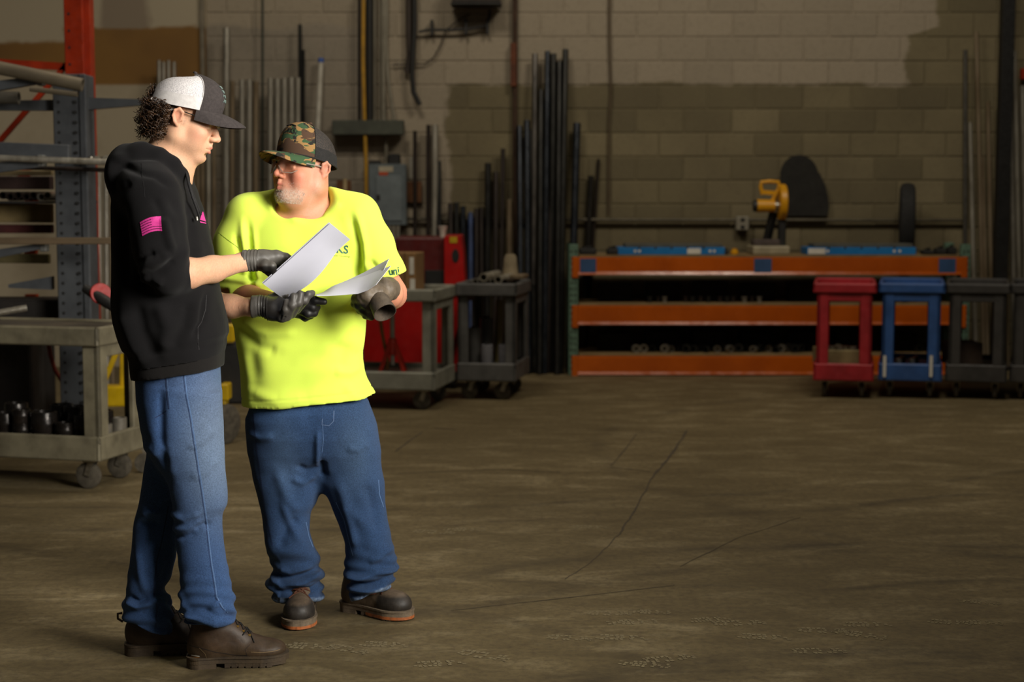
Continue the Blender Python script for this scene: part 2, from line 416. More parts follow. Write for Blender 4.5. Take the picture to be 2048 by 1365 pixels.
MB().cyl(a - (a - b).normalized() * .005, a + (a - b).normalized() * .03, .025).build('tip', M('blue_cap', '#2f5aa8', '#244a90', .5), pp, True)
for i, x in enumerate((318, 327, 337, 348)):
    pipe('steel_pipe', (x, 121 + (i % 2) * 3), x + 3, .017, galv, 'pale pipe rising behind the white mesh cap, %s from the left' % ORD[i], 'pipes behind the white mesh cap', Yt=13.4, Yb=13.3)
for i, x in enumerate((378, 387, 396, 405, 417, 428)):
    pipe('steel_pipe', (x, 262 + 5 * (i % 3)), x, .016 if i != 4 else .02, brownbar if i != 4 else palebar, 'brownish pipe between the hooded person and the tall pale pipe, %s from the left' % ORD[i], 'pipes behind the hooded person', Yt=13.35, Yb=13.2)
for i, x in enumerate((172, 185, 198, 212, 223)):
    pipe('steel_pipe', (x, 338), x + 2, (.02, .016, .022, .022, .014)[i], galv if i not in (0, 4) else brownbar, 'upright pipe behind the perforated rack column, %s from the left' % ORD[i], 'pipes behind the perforated rack column', Yt=12.2, Yb=12.1)

# --- dark pipes in the middle of the back wall
GD = 'dark pipes standing along the wall'
mid = [(878, 323, 880, 9, black_steel), (901, 408, 903, 11, brown_steel), (913, 406, 914, 11, black_steel), (926, 413, 927, 11, blue_steel), (941, 426, 942, 11, M('blue_stripe_steel', '#3a4a72', '#2a3550', .4, .4)), (953, 418, 953, 10, brown_steel), (963, 416, 964, 10, brown_steel),
       (976, 327, 974, 13, black_steel), (992, 345, 990, 12, brown_steel), (1006, 298, 1000, 9, brown_steel), (1020, 400, 1020, 14, brownbar)]
for i, (x, y, xb, w, m) in enumerate(mid):
    pipe('steel_pipe', (x, y), xb, w * S / 2, m, 'dark steel pipe behind the red machine and grey cart, %s from the left' % ORD[i], GD, Yt=13.52, Yb=13.2 + .02 * (i % 4))
tall = [(1039, 253, 1042, 12, blue_steel), (1054, 242, 1056, 13, blue_steel), (1070, 108, 1066, 11, palebar), (1082, 180, 1079, 11, black_steel), (1095, 103, 1089, 11, blue_steel), (1107, 108, 1102, 12, black_steel), (1119, 124, 1114, 12, black_steel), (1131, 99, 1120, 12, black_steel),
        (1062, 260, 1070, 12, black_steel), (1104, 190, 1094, 12, brown_steel)]
tall.sort(key=lambda t: t[0])
for i, (x, y, xb, w, m) in enumerate(tall):
    pipe('steel_pipe', (x, y), xb, w * S / 2, m if m is not palebar else M('dull_steel', '#6f6a64', '#45423f', .35, .8, stretch=(1, 1, .2)), 'tall black pipe in the bundle between dark cart and orange bench, %s from the left' % ORD[i], 'tall black pipes beside the bench', Yt=13.5, Yb=12.95 + .05 * (i % 4))
pipe('square_tube', (1154, 247), 1140, 15 * S / 2, blue_steel, 'dark tube leaning alone just left of the orange bench', cat='pipe', Yt=13.5, Yb=13.1)
pipe('square_tube', (1182, 352), 1166, 12 * S / 2, M('half_shiny_steel', '#5a5650', '#2a2826', .3, .8, stretch=(1, 1, .2)), 'shiny-ended short pipe leaning behind the left end of the bench', cat='pipe', Yt=13.56, Yb=13.54)
pipe('thin_rod', (1197, 318), 1170, 6 * S / 2, brown_steel, 'thin brown rod leaning over the shiny-ended pipe by the bench', cat='rod', Yt=13.575, Yb=13.56)

# --- bars on the right
right = [(1931, 100, 1930, 9, M('grey_bar', '#5b574f', '#44413b', .5, .5), 'grey flat bar'), (1940, 245, 1952, 9, palebar, 'bright pipe'), (1953, 63, 1968, 8, brownbar, 'tall brown bar'), (1965, 313, 1976, 7, brownbar, 'short brown bar'), (1976, 203, 1986, 8, brownbar, 'tan pipe'),
         (2009, 100, 2016, 6, brownbar, 'thin brown bar'), (2020, 138, 2030, 10, galv, 'grey pipe'), (2029, 102, 2042, 9, palebar, 'tall bright pipe'), (2045, 172, 2054, 12, galv, 'grey pipe')]
side = ['left of the black column, nearest the block wall stain', 'just left of the black column with its end at half height', 'left of the black column, highest of that side', 'lowest of those left of the black column', 'touching the left side of the black column',
        'touching the right side of the black column', 'second right of the black column', 'right of the black column, highest of that side', 'at the right edge of the picture']
for i, (x, y, xb, w, m, nm) in enumerate(right):
    pipe('steel_bar' if 'bar' in nm else 'steel_pipe', (x, y), xb, w * S / 2, m, nm + ' standing ' + side[i], 'bars standing behind the black carts', cat='bar' if 'bar' in nm else 'pipe', Yt=13.53, Yb=13.44 + .02 * (i % 3))
blackp = M('black_column_paint', '#151412', '#0e0d0c', .5)
colm = thing('column', flx(1995, 13.35), 'black steel column rising through the bars on the right', 'column')
c0 = flx(1995, 13.35); MB().box((c0.x, 13.35, 2.2), (.105, .1, 4.4), bev=.006).build('shaft', blackp, colm); MB().box((c0.x, 13.35, .01), (.2, .2, .02)).build('base_plate', blackp, colm)
q = at(2060, 148, 13.5); tag(MB().box((q.x, 13.5, q.z), (.16, .05, .09), bev=.004).build('wall_bracket', orange_rack), 'small red bracket on the wall at the right edge', 'bracket')

# --- wall services
conduit = M('grey_conduit', '#8a8475', '#6e685a', .5, .6, stretch=(1, 1, .3))
def wpipe(name, pts, r, mat, label, cat, Y=YW - .04, group=None, n=10):
    o = MB().tube([at(p[0], p[1], Y) for p in pts], r, n).build(name, mat, smooth=True, angle=60); return tag(o, label, cat, group)
hp = wpipe('conduit', [(812, 438), (1200, 440), (1925, 441)], .016, M('tan_conduit', '#5f5745', '#4b4435', .5, .3), 'long horizontal conduit running along the block wall above the bench', 'conduit', YW - .045)
ob = thing('outlet_box', at(1484, 460, YW - .06), 'small grey electrical outlet box on the wall conduit left of the saw', 'electrical box')
q = at(1484, 447, YW - .05); MB().box(q, (.11, .08, .12), bev=.008).build('box', M('grey_box', '#9a9484', '#847e6f', .5, .3), ob)
for dz in (-.03, .03): MB().box((q.x, q.y - .042, q.z + dz), (.035, .01, .03), bev=.004).build('socket', dark, ob)
wpipe('hose', [(727, -20), (726, 120), (729, 240), (732, 330), (733, 420), (735, 560)], .016, M('yellow_hose', '#b98a1e', '#96701a', .6), 'yellow hose hanging down the wall past the grey wire trough', 'hose', YW - .14)
for i, (x, w, m) in enumerate(((718, 6, brown_steel), (739, 14, dark), (749, 6, conduit), (760, 5, conduit), (767, 8, M('pale_conduit', '#9b9585', '#857f70', .45, .5)))):
    wpipe('conduit', [(x, -30), (x, 100), (x, 241)], w * S / 2, m, 'vertical conduit entering the wire trough from above, %s from the left' % ORD[i], 'conduit', YW - .05, 'conduits above the wire trough')
wpipe('conduit', [(773, -20), (772, 90), (775, 150), (782, 200), (788, 240)], .015, M('pale_conduit', '#9b9585'), 'bent grey conduit at the right end of the wire trough', 'conduit', YW - .06)
wt = MB().box(at(737, 256, YW - .1), (.60, .14, .125), bev=.008).build('wire_trough', M('green_grey_steel', '#474a3e', '#383a31', .6)); tag(wt, 'dark grey-green horizontal wire trough on the wall', 'wire trough')
wpipe('conduit', [(772, 268), (772, 332)], .018, conduit, 'short grey conduit between wire trough and electrical panel', 'conduit', YW - .06)
epm = M('panel_grey', '#6d7679', '#5b6366', .45, .2)
c = at(776, 390, YW - .09); ep = thing('electrical_panel', (c.x, c.y, c.z - .25), 'grey electrical panel box with a door and red warning sticker', 'electrical panel')
MB().box(c, (.315, .15, .515), bev=.008).build('body', epm, ep)
dr = MB().box((c.x + .015, c.y - .08, c.z - .03), (.215, .012, .38), bev=.004).build('door', M('panel_door', '#7c8588', '#6a7275', .42, .2), ep)
MB().box((c.x - .075, c.y - .092, c.z - .02), (.03, .014, .045), bev=.003).build('latch', dark, dr)
MB().box((c.x - .01, c.y - .0785, c.z + .215), (.12, .006, .045)).build('sticker', M('white_sticker', '#b5ab95', '#a0967f', .7), ep)
MB().box((c.x - .03, c.y - .079, c.z + .178), (.075, .006, .028)).build('warning_sticker', M('orange_sticker', '#b8481c', '#a33c14', .7), ep)
c = at(789, 320, YW - .06); tag(MB().box(c, (.10, .10, .10), bev=.01).build('junction_box', dark), 'small black box on top of the electrical panel', 'electrical box')
c = at(750, 326, YW - .06); tag(MB().box(c, (.10, .09, .04), bev=.01).build('junction_box', dark), 'flat black box at the top left of the electrical panel', 'electrical box')
c = at(823, 335, YW - .05); tag(MB().tube([c + Vector((0, 0, -.09)), c + Vector((0, 0, .07)), c + Vector((0, 0, .09))], [.022, .022, .012]).build('disconnect', M('white_fitting', '#a8a294', '#8d8779', .5), smooth=True), 'pale grey fitting hanging just right of the electrical panel', 'fitting')
c = at(829, 384, YW - .04); tag(MB().box(c, (.125, .02, .175)).build('wood_board', M('brown_board', '#6b4320', '#553418', .8)), 'small brown board on the wall right of the electrical panel', 'board')
c = at(688, 380, YW - .04); tag(MB().box(c, (.12, .03, .16)).build('wood_board', M('brown_board', '#6b4320')), 'brown board on the wall behind the person in yellow, left of the panel', 'board')
pipe('wood_strip', (690, 358), 686, .018, M('pale_wood', '#b09a72', '#94805c', .7), 'pale wooden strip standing in front of the brown board', cat='strip', Yt=13.45, Yb=13.3)
for i, (x, y, xb, w, m) in enumerate(((830, 262, 829, 8, brown_steel), (857, 250, 856, 9, brown_steel), (870, 250, 869, 13, palebar))):
    pipe('steel_pipe', (x, y), xb, w * S / 2, m, ('thin dark pipe right of the panel', 'dark pipe beside the pale tube behind the red machine', 'pale tube standing behind the red machine')[i], 'pipes behind the red machine', Yt=13.5, Yb=13.4)
c = at(772, 466, YW - .15)
for i in range(5):
    pipe('steel_pipe', (760 + i * 9, 452), 760 + i * 9, .018, palebar, 'short pale tube below the electrical panel, %s from the left' % ORD[i], 'tubes below the panel', Yt=13.3, Yb=13.2)
# broken services hanging top centre
wpipe('drain_pipe', [(829, -30), (829, 60), (826, 110), (824, 150), (827, 185), (840, 210)], .022, dark, 'black hose hanging down the wall and curling at its end', 'hose', YW - .1)
wpipe('drain_pipe', [(818, -30), (818, 70), (820, 110), (815, 145)], .030, M('brown_pipe', '#3d332b', '#2b231d', .7), 'brown pipe beside the curling black hose', 'pipe', YW - .05)
c = thing('wall_bracket_rail', at(905, 70, YW - .06), 'dark bent rail with three clamps on the wall below the ceiling box', 'rail')
MB().tube([at(*p, YW - .06) for p in ((838, 64), (855, 60), (905, 60), (945, 57), (970, 52), (978, 42), (980, 20))], .012, 8).build('rail', dark, c, True)
for x, y in ((864, 56), (932, 54), (975, 53)): MB().box(at(x, y, YW - .05), (.026, .06, .13), bev=.004).build('clamp', dark, c)
wpipe('cable', [(785, 130), (815, 128), (850, 128), (868, 115), (882, 90), (892, 60), (920, 38), (940, 28)], .006, brown_steel, 'thin cable looping over the wall under the bent rail', 'cable', YW - .03)
c = at(953, -8, YW - .15); hb = thing('ceiling_box', (c.x, c.y, c.z - .12), 'dark brown box hanging at the top edge above the bent rail', 'box')
MB().box((c.x, c.y, c.z + .03), (.40, .24, .19), bev=.01).build('body', M('dark_brown_paint', '#362a20', '#281f17', .7), hb); MB().box((c.x, c.y - .005, c.z - .075), (.42, .26, .02), bev=.004).build('rim', dark, hb)
wpipe('pipe_riser', [(1030, -30), (1030, 180), (1030, 330), (1030, 560)], .022, M('rusty_brown_steel', '#4d3524', '#33241a', .8, .2, scale=6), 'vertical rusty riser pipe on the block wall left of the tall black pipes', 'pipe', YW - .05)
c = at(1027, 130, YW - .06); tag(MB().box(c, (.05, .06, .36), bev=.005).build('pipe_cover', M('rust_brown', '#6a3518', '#4c2611', .8)), 'rust-brown cover plate on the riser pipe', 'cover plate')
wpipe('thin_conduit', [(1219, -30), (1219, 90), (1222, 180), (1218, 250), (1217, 430)], .009, M('rust_conduit', '#5d4d38', '#473926', .7), 'thin rusty conduit running down the block wall left of the bench', 'conduit', YW - .03)

# --- carts
def cart(X, L, Wd, H, cm, label, group=None, wheel=.062, lip=.075, tray_h=.115, post=.075, leg_mat=None, name='utility_cart', handle=False, depth_front=None, worn=None):
    """long axis local x (0..-L), short axis local y (0..Wd); origin at the near right foot"""
    t = thing(name, X @ Vector((-L / 2, Wd / 2, 0)), label, 'cart', group)
    R = lambda: MB(X)
    wz = wheel * 2 + .015
    # bottom tray, hollow
    def tray(nm, z0, h, o, thick=.03):
        m = R(); e = .028
        m.box((-L / 2, Wd / 2, z0 + thick / 2), (L - .002 + o, Wd - .002 + o, thick), bev=.006)
        m.box((-L / 2, e / 2 - o / 2, z0 + h / 2), (L + o, e, h), bev=.010); m.box((-L / 2, Wd - e / 2 + o / 2, z0 + h / 2), (L + o, e, h), bev=.010)
        m.box((-e / 2 + o / 2, Wd / 2, z0 + h / 2), (e, Wd + o, h), bev=.010); m.box((-L + e / 2 - o / 2, Wd / 2, z0 + h / 2), (e, Wd + o, h), bev=.010)
        return m.build(nm, cm, t)
    tray('bottom_tray', wz, tray_h, .012, tray_h - .035)
    tray('top_tray', H - lip, lip, .03)
    for ix, x in ((0, -post / 2), (1, -L + post / 2)):
        for iy, y in ((0, .028), (1, Wd - .028)):
            m = R(); m.box((x, y, (wz + tray_h + H - lip) / 2 - .005), (post, .03, H - lip - wz - tray_h + .03), bev=.006)
            xo = -.015 if ix == 0 else -L + .015
            m.box((xo, y + (post / 2 - .015 if iy == 0 else -post / 2 + .015), (wz + tray_h + H - lip) / 2 - .005), (.03, post, H - lip - wz - tray_h + .03), bev=.006)
            m.build('leg', cm, t)
    for ix in (0, 1): R().box((-.015 if ix == 0 else -L + .015, Wd / 2, H - lip - .03), (.024, Wd - 2 * post + .02, .06), bev=.004).build('end_rail', cm, t)
    for x in (-.09, -L + .09):
        for y in (.075, Wd - .075):
            k = R(); k.box((x, y, wz - .008), (.07, .06, .012), bev=.003); k.bar((x + .012, y - .022, wz - .01), (x - .014, y - .022, wheel), .03, .005, up=(0, 1, 0)); k.bar((x + .012, y + .022, wz - .01), (x - .014, y + .022, wheel), .03, .005, up=(0, 1, 0))
            cs = k.build('caster', zinc, t)
            w = R(); Xr = Matrix.Translation((x - .014, y, wheel)) @ Matrix.Rotation(math.pi / 2, 4, 'X')
            w.lathe([(.018, -.012), (.018, -.016), (wheel * .8, -.016), (wheel * .97, -.011), (wheel, 0), (wheel * .97, .011), (wheel * .8, .016), (.018, .016)], 20, Xr)
            w.build('wheel', tire_grey, cs, True)
    return t
def frame(p, ang): return Matrix.Translation(p) @ Matrix.Rotation(ang, 4, 'Z')
beige = M('dirty_beige_plastic', '#77705a', '#4c4636', .7, scale=5, lo=.3, hi=.62)
lg = M('light_grey_plastic', '#8b8a7c', '#6e6c60', .65, scale=5)
dg = M('dark_grey_plastic', '#5c5a57', '#403f3d', .65, scale=5)
redp = M('faded_red_plastic', '#a8242c', '#87191f', .5, scale=5)
bluep = M('faded_blue_plastic', '#2f5590', '#264678', .5, scale=5)
blkp = M('charcoal_plastic', '#3a3734', '#292725', .6, scale=5)
# left cart: near right foot at the corner post
pA = fl(200, 985); LC_ang = math.atan2(-(fl(268, 955).x - fl(196, 980).x), fl(268, 955).y - fl(196, 980).y)
XL = frame(pA, LC_ang + .0)
cart(XL, 1.15, .46, .82, beige, 'dirty beige two-tray cart on the left loaded with black fittings', lip=.095, tray_h=.125, post=.09, wheel=.068)
pG = fl(868, 823); XG = frame(pG, -.19)
cart(XG, 1.0, .62, .83, lg, 'light grey utility cart carrying the cardboard box', lip=.085, tray_h=.125, post=.085)
pD = fl(1030, 803); XD = frame(pD, -.17)
cart(XD, .42, .62, .84, dg, 'dark grey utility cart topped with shiny pipe fittings', lip=.09, tray_h=.13, post=.075)
def end_cart(pl, pr, y, cm, label, w=.45, L=.8):
    a = fl(pl, y); b = fl(pr, y); wid = (b - a).length
    th = math.atan2((a.x + b.x) / 2, a.y)
    X = Matrix.Translation(a) @ Matrix.Rotation(-th, 4, 'Z') @ Matrix(((0, 1, 0, 0), (-1, 0, 0, 0), (0, 0, 1, 0), (0, 0, 0, 1)))
    return cart(X, L, wid, .835, cm, label, 'carts parked in front of the orange bench', lip=.07, tray_h=.125, post=.085, wheel=.058)
end_cart(1627, 1742, 797, redp, 'red utility cart parked end-on before the orange bench')
end_cart(1757, 1877, 797, bluep, 'blue utility cart parked beside the red one')
end_cart(1890, 2006, 799, blkp, 'black utility cart parked beside the blue one')
end_cart(2018, 2138, 801, blkp, 'black utility cart cut off by the right edge of the picture')
# blue cart tape strips
for x in (1769, 1862):
    q = at(x, 733, fl(1757, 797).y - (fl(x, 797).x - fl(1757, 797).x) * math.tan(math.atan2(fl(1817, 797).x, fl(1757, 797).y)) - .013); tag(MB().box(q, (.022, .006, .155)).build('tape_strip', white_lbl), 'pale tape strip on the blue cart, %s one' % ('left' if x < 1800 else 'right'), 'tape')
def loft_box(px0, px1, py0, py1, Y, dep): return at((px0 + px1) / 2, (py0 + py1) / 2, Y + dep / 2), (at(px1, py0, Y).x - at(px0, py0, Y).x, dep, at(px0, py0, Y).z - at(px0, py1, Y).z)
q = fl(1684, 797); zt = .131 + .09
tag(MB().box((q.x, q.y + .25, zt + .06), (.28, .34, .12), bev=.006).build('tray_insert', M('tan_insert', '#8a7a52', '#6f6140', .8)), 'tan tray lying on the lower shelf of the red cart', 'tray')
for i in range(5):
    p = (q.x - .1 + .05 * i, q.y + .12 + .04 * (i % 2), zt + .12)
    tag(MB().lathe([(.012, 0), (.028, 0), (.028, .025), (.012, .025), (.012, 0)], 14, Matrix.Translation(p)).build('ring_fitting', zinc, smooth=True), 'pale metal ring on the tan tray in the red cart, %s from the left' % ORD[i], 'fitting', 'rings on the tan tray')
q = fl(1945, 799); tag(MB().box((q.x, q.y + .3, zt + .085), (.22, .3, .17), bev=.004).build('bin', M('brown_bin', '#3f2f22', '#2e2219', .8)), 'dark brown bin on the lower shelf of the black cart', 'bin')
q = fl(1818, 797)
for i in range(9):
    p = Vector((q.x - .13 + .033 * i, q.y + .2 + .08 * (i % 3), zt + .02 + .0 * (i % 2)))
    tag(MB().lathe([(.006, 0), (.022, 0), (.026, .03), (.02, .05), (.008, .05)], 12, Matrix.Translation(p - Vector((0, 0, .02))) ).build('pipe_fitting', black_steel if i % 3 else zinc, smooth=True), 'small pipe fitting on the lower shelf of the blue cart, %s from the left' % ORD[i], 'fitting', 'fittings in the blue cart')

# --- orange bench rack
r0 = fl(1150, 752); r1 = fl(1922, 752); YR = r0.y; RD = .55
rk = thing('rack_bench', ((r0.x + r1.x) / 2, YR + RD / 2, 0), 'long low rack with three orange beams and green posts along the block wall', 'rack')
def rz(py): return at(1536, py, YR).z
for x in (r0.x - .015, r1.x + .015):
    for y in (YR + .03, YR + RD - .03):
        po = MB().box((x, y, rz(489) / 2), (.075, .06, rz(489)), bev=.004).build('post', green_paint, rk)
        if y < YR + .1:
            hm = MB()
            for k in range(20): hm.box((x - .016, y - .0308, .06 + .05 * k), (.012, .003, .022)); hm.box((x + .016, y - .0308, .06 + .05 * k), (.012, .003, .022))
            hm.build('slots', dark, po)['kind'] = 'stuff'
    for k in range(3):
        MB().bar((x, YR + .05, .12 + .3 * k), (x, YR + RD - .05, .38 + .3 * k), .03, .02).build('brace', green_paint, rk)
for (a_, b_) in ((515, 550), (612, 650), (713, 750)):
    z1, z0 = rz(a_), rz(b_)
    for y in (YR - .005, YR + RD - .04):
        prof = [(y, z0 + .024), (y - .0098, z0 + .003), (y - .008, z0), (y + .045, z0), (y + .045, z1), (y + .008, z1), (y, z1 - .008)]
        bo = MB().prism(prof, 'x', r0.x + .022, r1.x - .022).build('beam', beam_orange, rk)
        for x in (r0.x - .002, r1.x + .002): MB().box((x, y - .004, (z0 + z1) / 2 - .01), (.05, .012, z1 - z0 + .03), bev=.004).build('end_plate', beam_orange, bo)
        if a_ == 515 and y < YR + .1:
            for p0, p1 in ((1160, 1192), (1508, 1543), (1877, 1911)):
                xa, xb_ = at(p0, 530, YR).x, at(p1, 530, YR).x
                MB().box(((xa + xb_) / 2, y - .0015, (z0 + z1) / 2 + .002), (xb_ - xa, .003, z1 - z0 - .02)).build('tape', tape_blue, bo)
    MB().box(((r0.x + r1.x) / 2, YR + RD / 2, z1 + .009), (r1.x - r0.x - .06, RD - .02, .018), bev=.003).build('shelf_board', wood, rk)
zs = [rz(515) + .018, rz(612) + .018, rz(713) + .018]
def on(px, Y, sh): p = at(px, 505, Y); p.z = zs[sh]; return p
bluebox = M('blue_box_card', '#1d74b4', '#1767a3', .45, scale=3)
boxtop = M('grey_steel_top', '#55554e', '#44443e', .6)
for i, (x0, x1, lab) in enumerate(((1236, 1450, 'long flat blue box with white labels at the left of the bench top'), (1614, 1832, 'long flat blue box with a white end at the right of the bench top'))):
    a = on(x0, YR + .06, 0); b = on(x1, YR + .06, 0); t = thing('blue_box', ((a.x + b.x) / 2, YR + .2, a.z), lab, 'box', 'blue boxes on the bench')
    L = b.x - a.x; cx = (a.x + b.x) / 2
    MB().box((cx, YR + .2, a.z + .03), (L, .28, .06), bev=.004).build('carton', bluebox, t)
    MB().box((cx + .02, YR + .21, a.z + .074), (L - .08, .27, .03), bev=.004).build('lid', boxtop, t)
    lb = [(.71, .11)] if i == 0 else [(.09, .14)]
    for u, w in lb: MB().box((a.x + L * u, YR + .0585, a.z + .03), (w, .003, .045)).build('label', white_lbl, t)
    for u in ((.16, .2, .86, .9) if i == 0 else (.19, .8, .85)): MB().box((a.x + L * u, YR + .0585, a.z + .03), (.02, .003, .02)).build('mark', white_lbl, t)
    for u in (.2, .35, .5, .65, .8): MB().box((a.x + L * u, YR + .0585, a.z + .056), (.015, .003, .014)).build('mark', dark, t)
# chop saw
c = on(1536, YR + .25, 0); sw = thing('chop_saw', c, 'yellow and black chop saw standing on the bench', 'saw')
yl = M('saw_yellow', '#d99a10', '#c58a0c', .4); ivory = M('saw_base', '#a79c80', '#8d836a', .5)
MB().box((c.x, c.y, c.z + .035), (.30, .36, .07), bev=.012).build('base', ivory, sw)
MB().box((c.x - .02, c.y + .02, c.z + .095), (.22, .18, .05), bev=.008).build('vise', M('saw_vise', '#6a5d58', '#4e4440', .5, .4), sw)
MB().bar((c.x + .0, c.y + .1, c.z + .08), (c.x + .045, c.y + .03, c.z + .34), .07, .05, bev=.008).build('arm', dark, sw)
MB().box((c.x + .105, c.y - .03, c.z + .16), (.06, .08, .26), bev=.01).build('guard_lower', dark, sw)
gp = at(1563, 405, c.y); MB().prism([(gp.z - .14, .0)], 'x', 0, 0) if False else None
Xg = Matrix.Translation((gp.x, c.y - .02, gp.z)) @ Matrix.Rotation(math.pi / 2, 4, 'Y')
MB().lathe([(.02, -.03), (.14, -.03), (.15, -.02), (.15, .02), (.14, .03), (.02, .03)], 26, Xg).build('blade_guard', yl, sw, True)
mp = at(1530, 412, c.y); mo = MB().cyl((mp.x - .07, c.y - .02, mp.z), (mp.x + .075, c.y - .02, mp.z), .055, .05, 18).build('motor', yl, sw, True)
MB().cyl((mp.x - .1, c.y - .02, mp.z), (mp.x - .07, c.y - .02, mp.z), .045, .05, 16).build('motor_cap', dark, mo, True)
MB().cyl((mp.x + .075, c.y - .02, mp.z), (mp.x + .11, c.y - .02, mp.z), .04, .04, 16).build('collar', zinc, mo, True)
hpnt = at(1539, 372, c.y); MB().tube([(hpnt.x - .06, c.y - .02, hpnt.z - .07), (hpnt.x - .075, c.y - .02, hpnt.z - .01), (hpnt.x - .07, c.y - .02, hpnt.z + .03), (hpnt.x + .0, c.y - .02, hpnt.z + .036), (hpnt.x + .07, c.y - .02, hpnt.z + .03), (hpnt.x + .075, c.y - .02, hpnt.z - .02), (hpnt.x + .05, c.y - .02, hpnt.z - .06), (hpnt.x + .02, c.y - .02, hpnt.z - .13)], .017, 10).build('handle', yl, sw, True)
MB().bar((hpnt.x - .07, c.y - .02, hpnt.z - .05), (hpnt.x + .06, c.y - .02, hpnt.z - .06), .03, .035).build('handle_body', yl, sw)
c2 = on(1469, YR + .1, 0); tag(MB().lathe([(.03, 0), (.034, .01), (.034, .025), (.022, .035), (.022, .05), (.0, .05)], 16, Matrix.Translation(c2)).build('tape_roll', yl, smooth=True), 'small yellow tape measure on the bench beside the saw', 'tape measure')
# dark rounded rubber spark guard against the wall behind the saw, two overlapping lobes
gpts = []
def oval(cx, cy, rx, ry, a0, a1, n=22): return [(cx + rx * math.cos(a0 + (a1 - a0) * i / n), cy - ry * math.sin(a0 + (a1 - a0) * i / n)) for i in range(n + 1)]
poly = [(1566, 432), (1563, 395), (1561, 350)] + oval(1598, 352, 38, 42, math.pi * .97, math.pi * .06) + [(1640, 350), (1650, 370), (1656, 395), (1658, 415), (1655, 432)]
pw = [(at(x, y, YW - .05).x, at(x, y, YW - .05).z) for x, y in poly]
tag(MB().prism(pw, 'y', YW - .06, YW - .045).build('rubber_mat', M('sooty_rubber', '#26241f', '#1c1a17', .95)), 'sooty black rounded rubber mat on the wall behind the chop saw', 'mat')
c = on(1815, YR + .42, 0); tz = at(1815, 366, c.y).z
Xt = Matrix.Translation((at(1815, 400, c.y).x, c.y, (c.z + tz) / 2)) @ Matrix.Rotation(math.radians(78), 4, 'Z') @ Matrix.Rotation(math.pi / 2, 4, 'X') @ Matrix.Diagonal((.72, 1, 1, 1))
rr = (tz - c.z) / 2
tr = thing('tire', c, 'narrow black tire standing upright on the bench behind the right blue box', 'tire')
MB().lathe([(rr * .72, -.045), (rr * .86, -.062), (rr * .96, -.05), (rr, -.02), (rr, .02), (rr * .96, .05), (rr * .86, .062), (rr * .72, .045), (rr * .72, -.045)], 36, Xt).build('casing', rubber, tr, True)
MB().lathe([(.03, -.02), (rr * .72, -.04), (rr * .72, .04), (.03, .02), (.03, -.02)], 30, Xt).build('rim', dark, tr, True)
for i, (x, w, h) in enumerate(((1175, .14, .05), (1225, .10, .05), (1450, .05, .03), (1855, .10, .035), (1880, .09, .05), (1902, .07, .06))):
    p = on(x, YR + .12, 0); m = MB(); m.box((p.x, p.y, p.z + h / 2), (w, .12, h), bev=.01); m.cyl((p.x - w * .3, p.y - .03, p.z + h), (p.x + w * .2, p.y + .02, p.z + h + .012), .012, n=8)
    tag(m.build('clamp_block', dark), 'small black clamp on the bench top, %s from the left' % ORD[i], 'clamp', 'black clamps on the bench')
# rings and fittings on the bench shelves
def ring(p, R, r, mat, tilt, label, group):
    X = Matrix.Translation(p + Vector((0, 0, R))) @ Matrix.Rotation(tilt, 4, 'Z') @ Matrix.Rotation(math.pi / 2, 4, 'X')
    tag(MB().lathe([(r, -.018), (R, -.018), (R, .018), (r, .018), (r, -.018)], 18, X).build('ring_fitting', mat, smooth=True), label, 'fitting', group)
for i, x in enumerate((1273, 1288, 1306, 1332, 1343, 1362, 1375, 1390, 1404, 1415, 1436, 1448, 1462, 1480, 1495, 1510, 1523, 1541, 1555, 1567, 1580, 1592, 1604, 1615, 1665, 1680, 1840)):
    p = on(x, YR + .1 + .03 * (i % 3), 2); sh = i in (0, 1, 3, 4, 10, 12, 15, 17, 19, 20, 24, 25)
    ring(p, random.uniform(.028, .038), random.uniform(.017, .024), zinc if sh else black_steel, random.uniform(-.7, .7), 'metal ring standing on the lowest orange shelf, %s from the left' % ORD[i], 'rings on the lowest orange shelf')
for i, x in enumerate((1300, 1317, 1330, 1372, 1386, 1402, 1418, 1441, 1455, 1467, 1490, 1505, 1520, 1790, 1812)):
    p = on(x, YR + .12 + .04 * (i % 2), 1); m = zinc if i in (2, 10, 12) else (brown_steel if i % 2 else black_steel)
    R = random.uniform(.016, .025)
    tag(MB().lathe([(R * .55, 0), (R, 0), (R, .035), (R * 1.2, .035), (R * 1.2, .05), (R * .6, .05), (R * .55, 0)], 14, Matrix.Translation(p)).build('pipe_fitting', m, smooth=True), 'small threaded fitting on the middle orange shelf, %s from the left' % ORD[i], 'fitting', 'fittings on the middle orange shelf')
for sh, zz in ((1, .3), (2, .3)):
    for i in range(7):
        p = on(1230 + i * 95, YR + .36 + .05 * (i % 2), sh)
        tag(MB().box((p.x, p.y, p.z + .08), (.28, .2, .14 + .02 * (i % 3)), bev=.006).build('parts_bin', M('dark_bin', '#1b1815', '#120f0d', .85)), 'dark parts bin at the back of the %s orange shelf, %s from the left' % ('middle' if sh == 1 else 'lowest', ORD[i]), 'bin', 'dark bins on the %s orange shelf' % ('middle' if sh == 1 else 'lowest'))
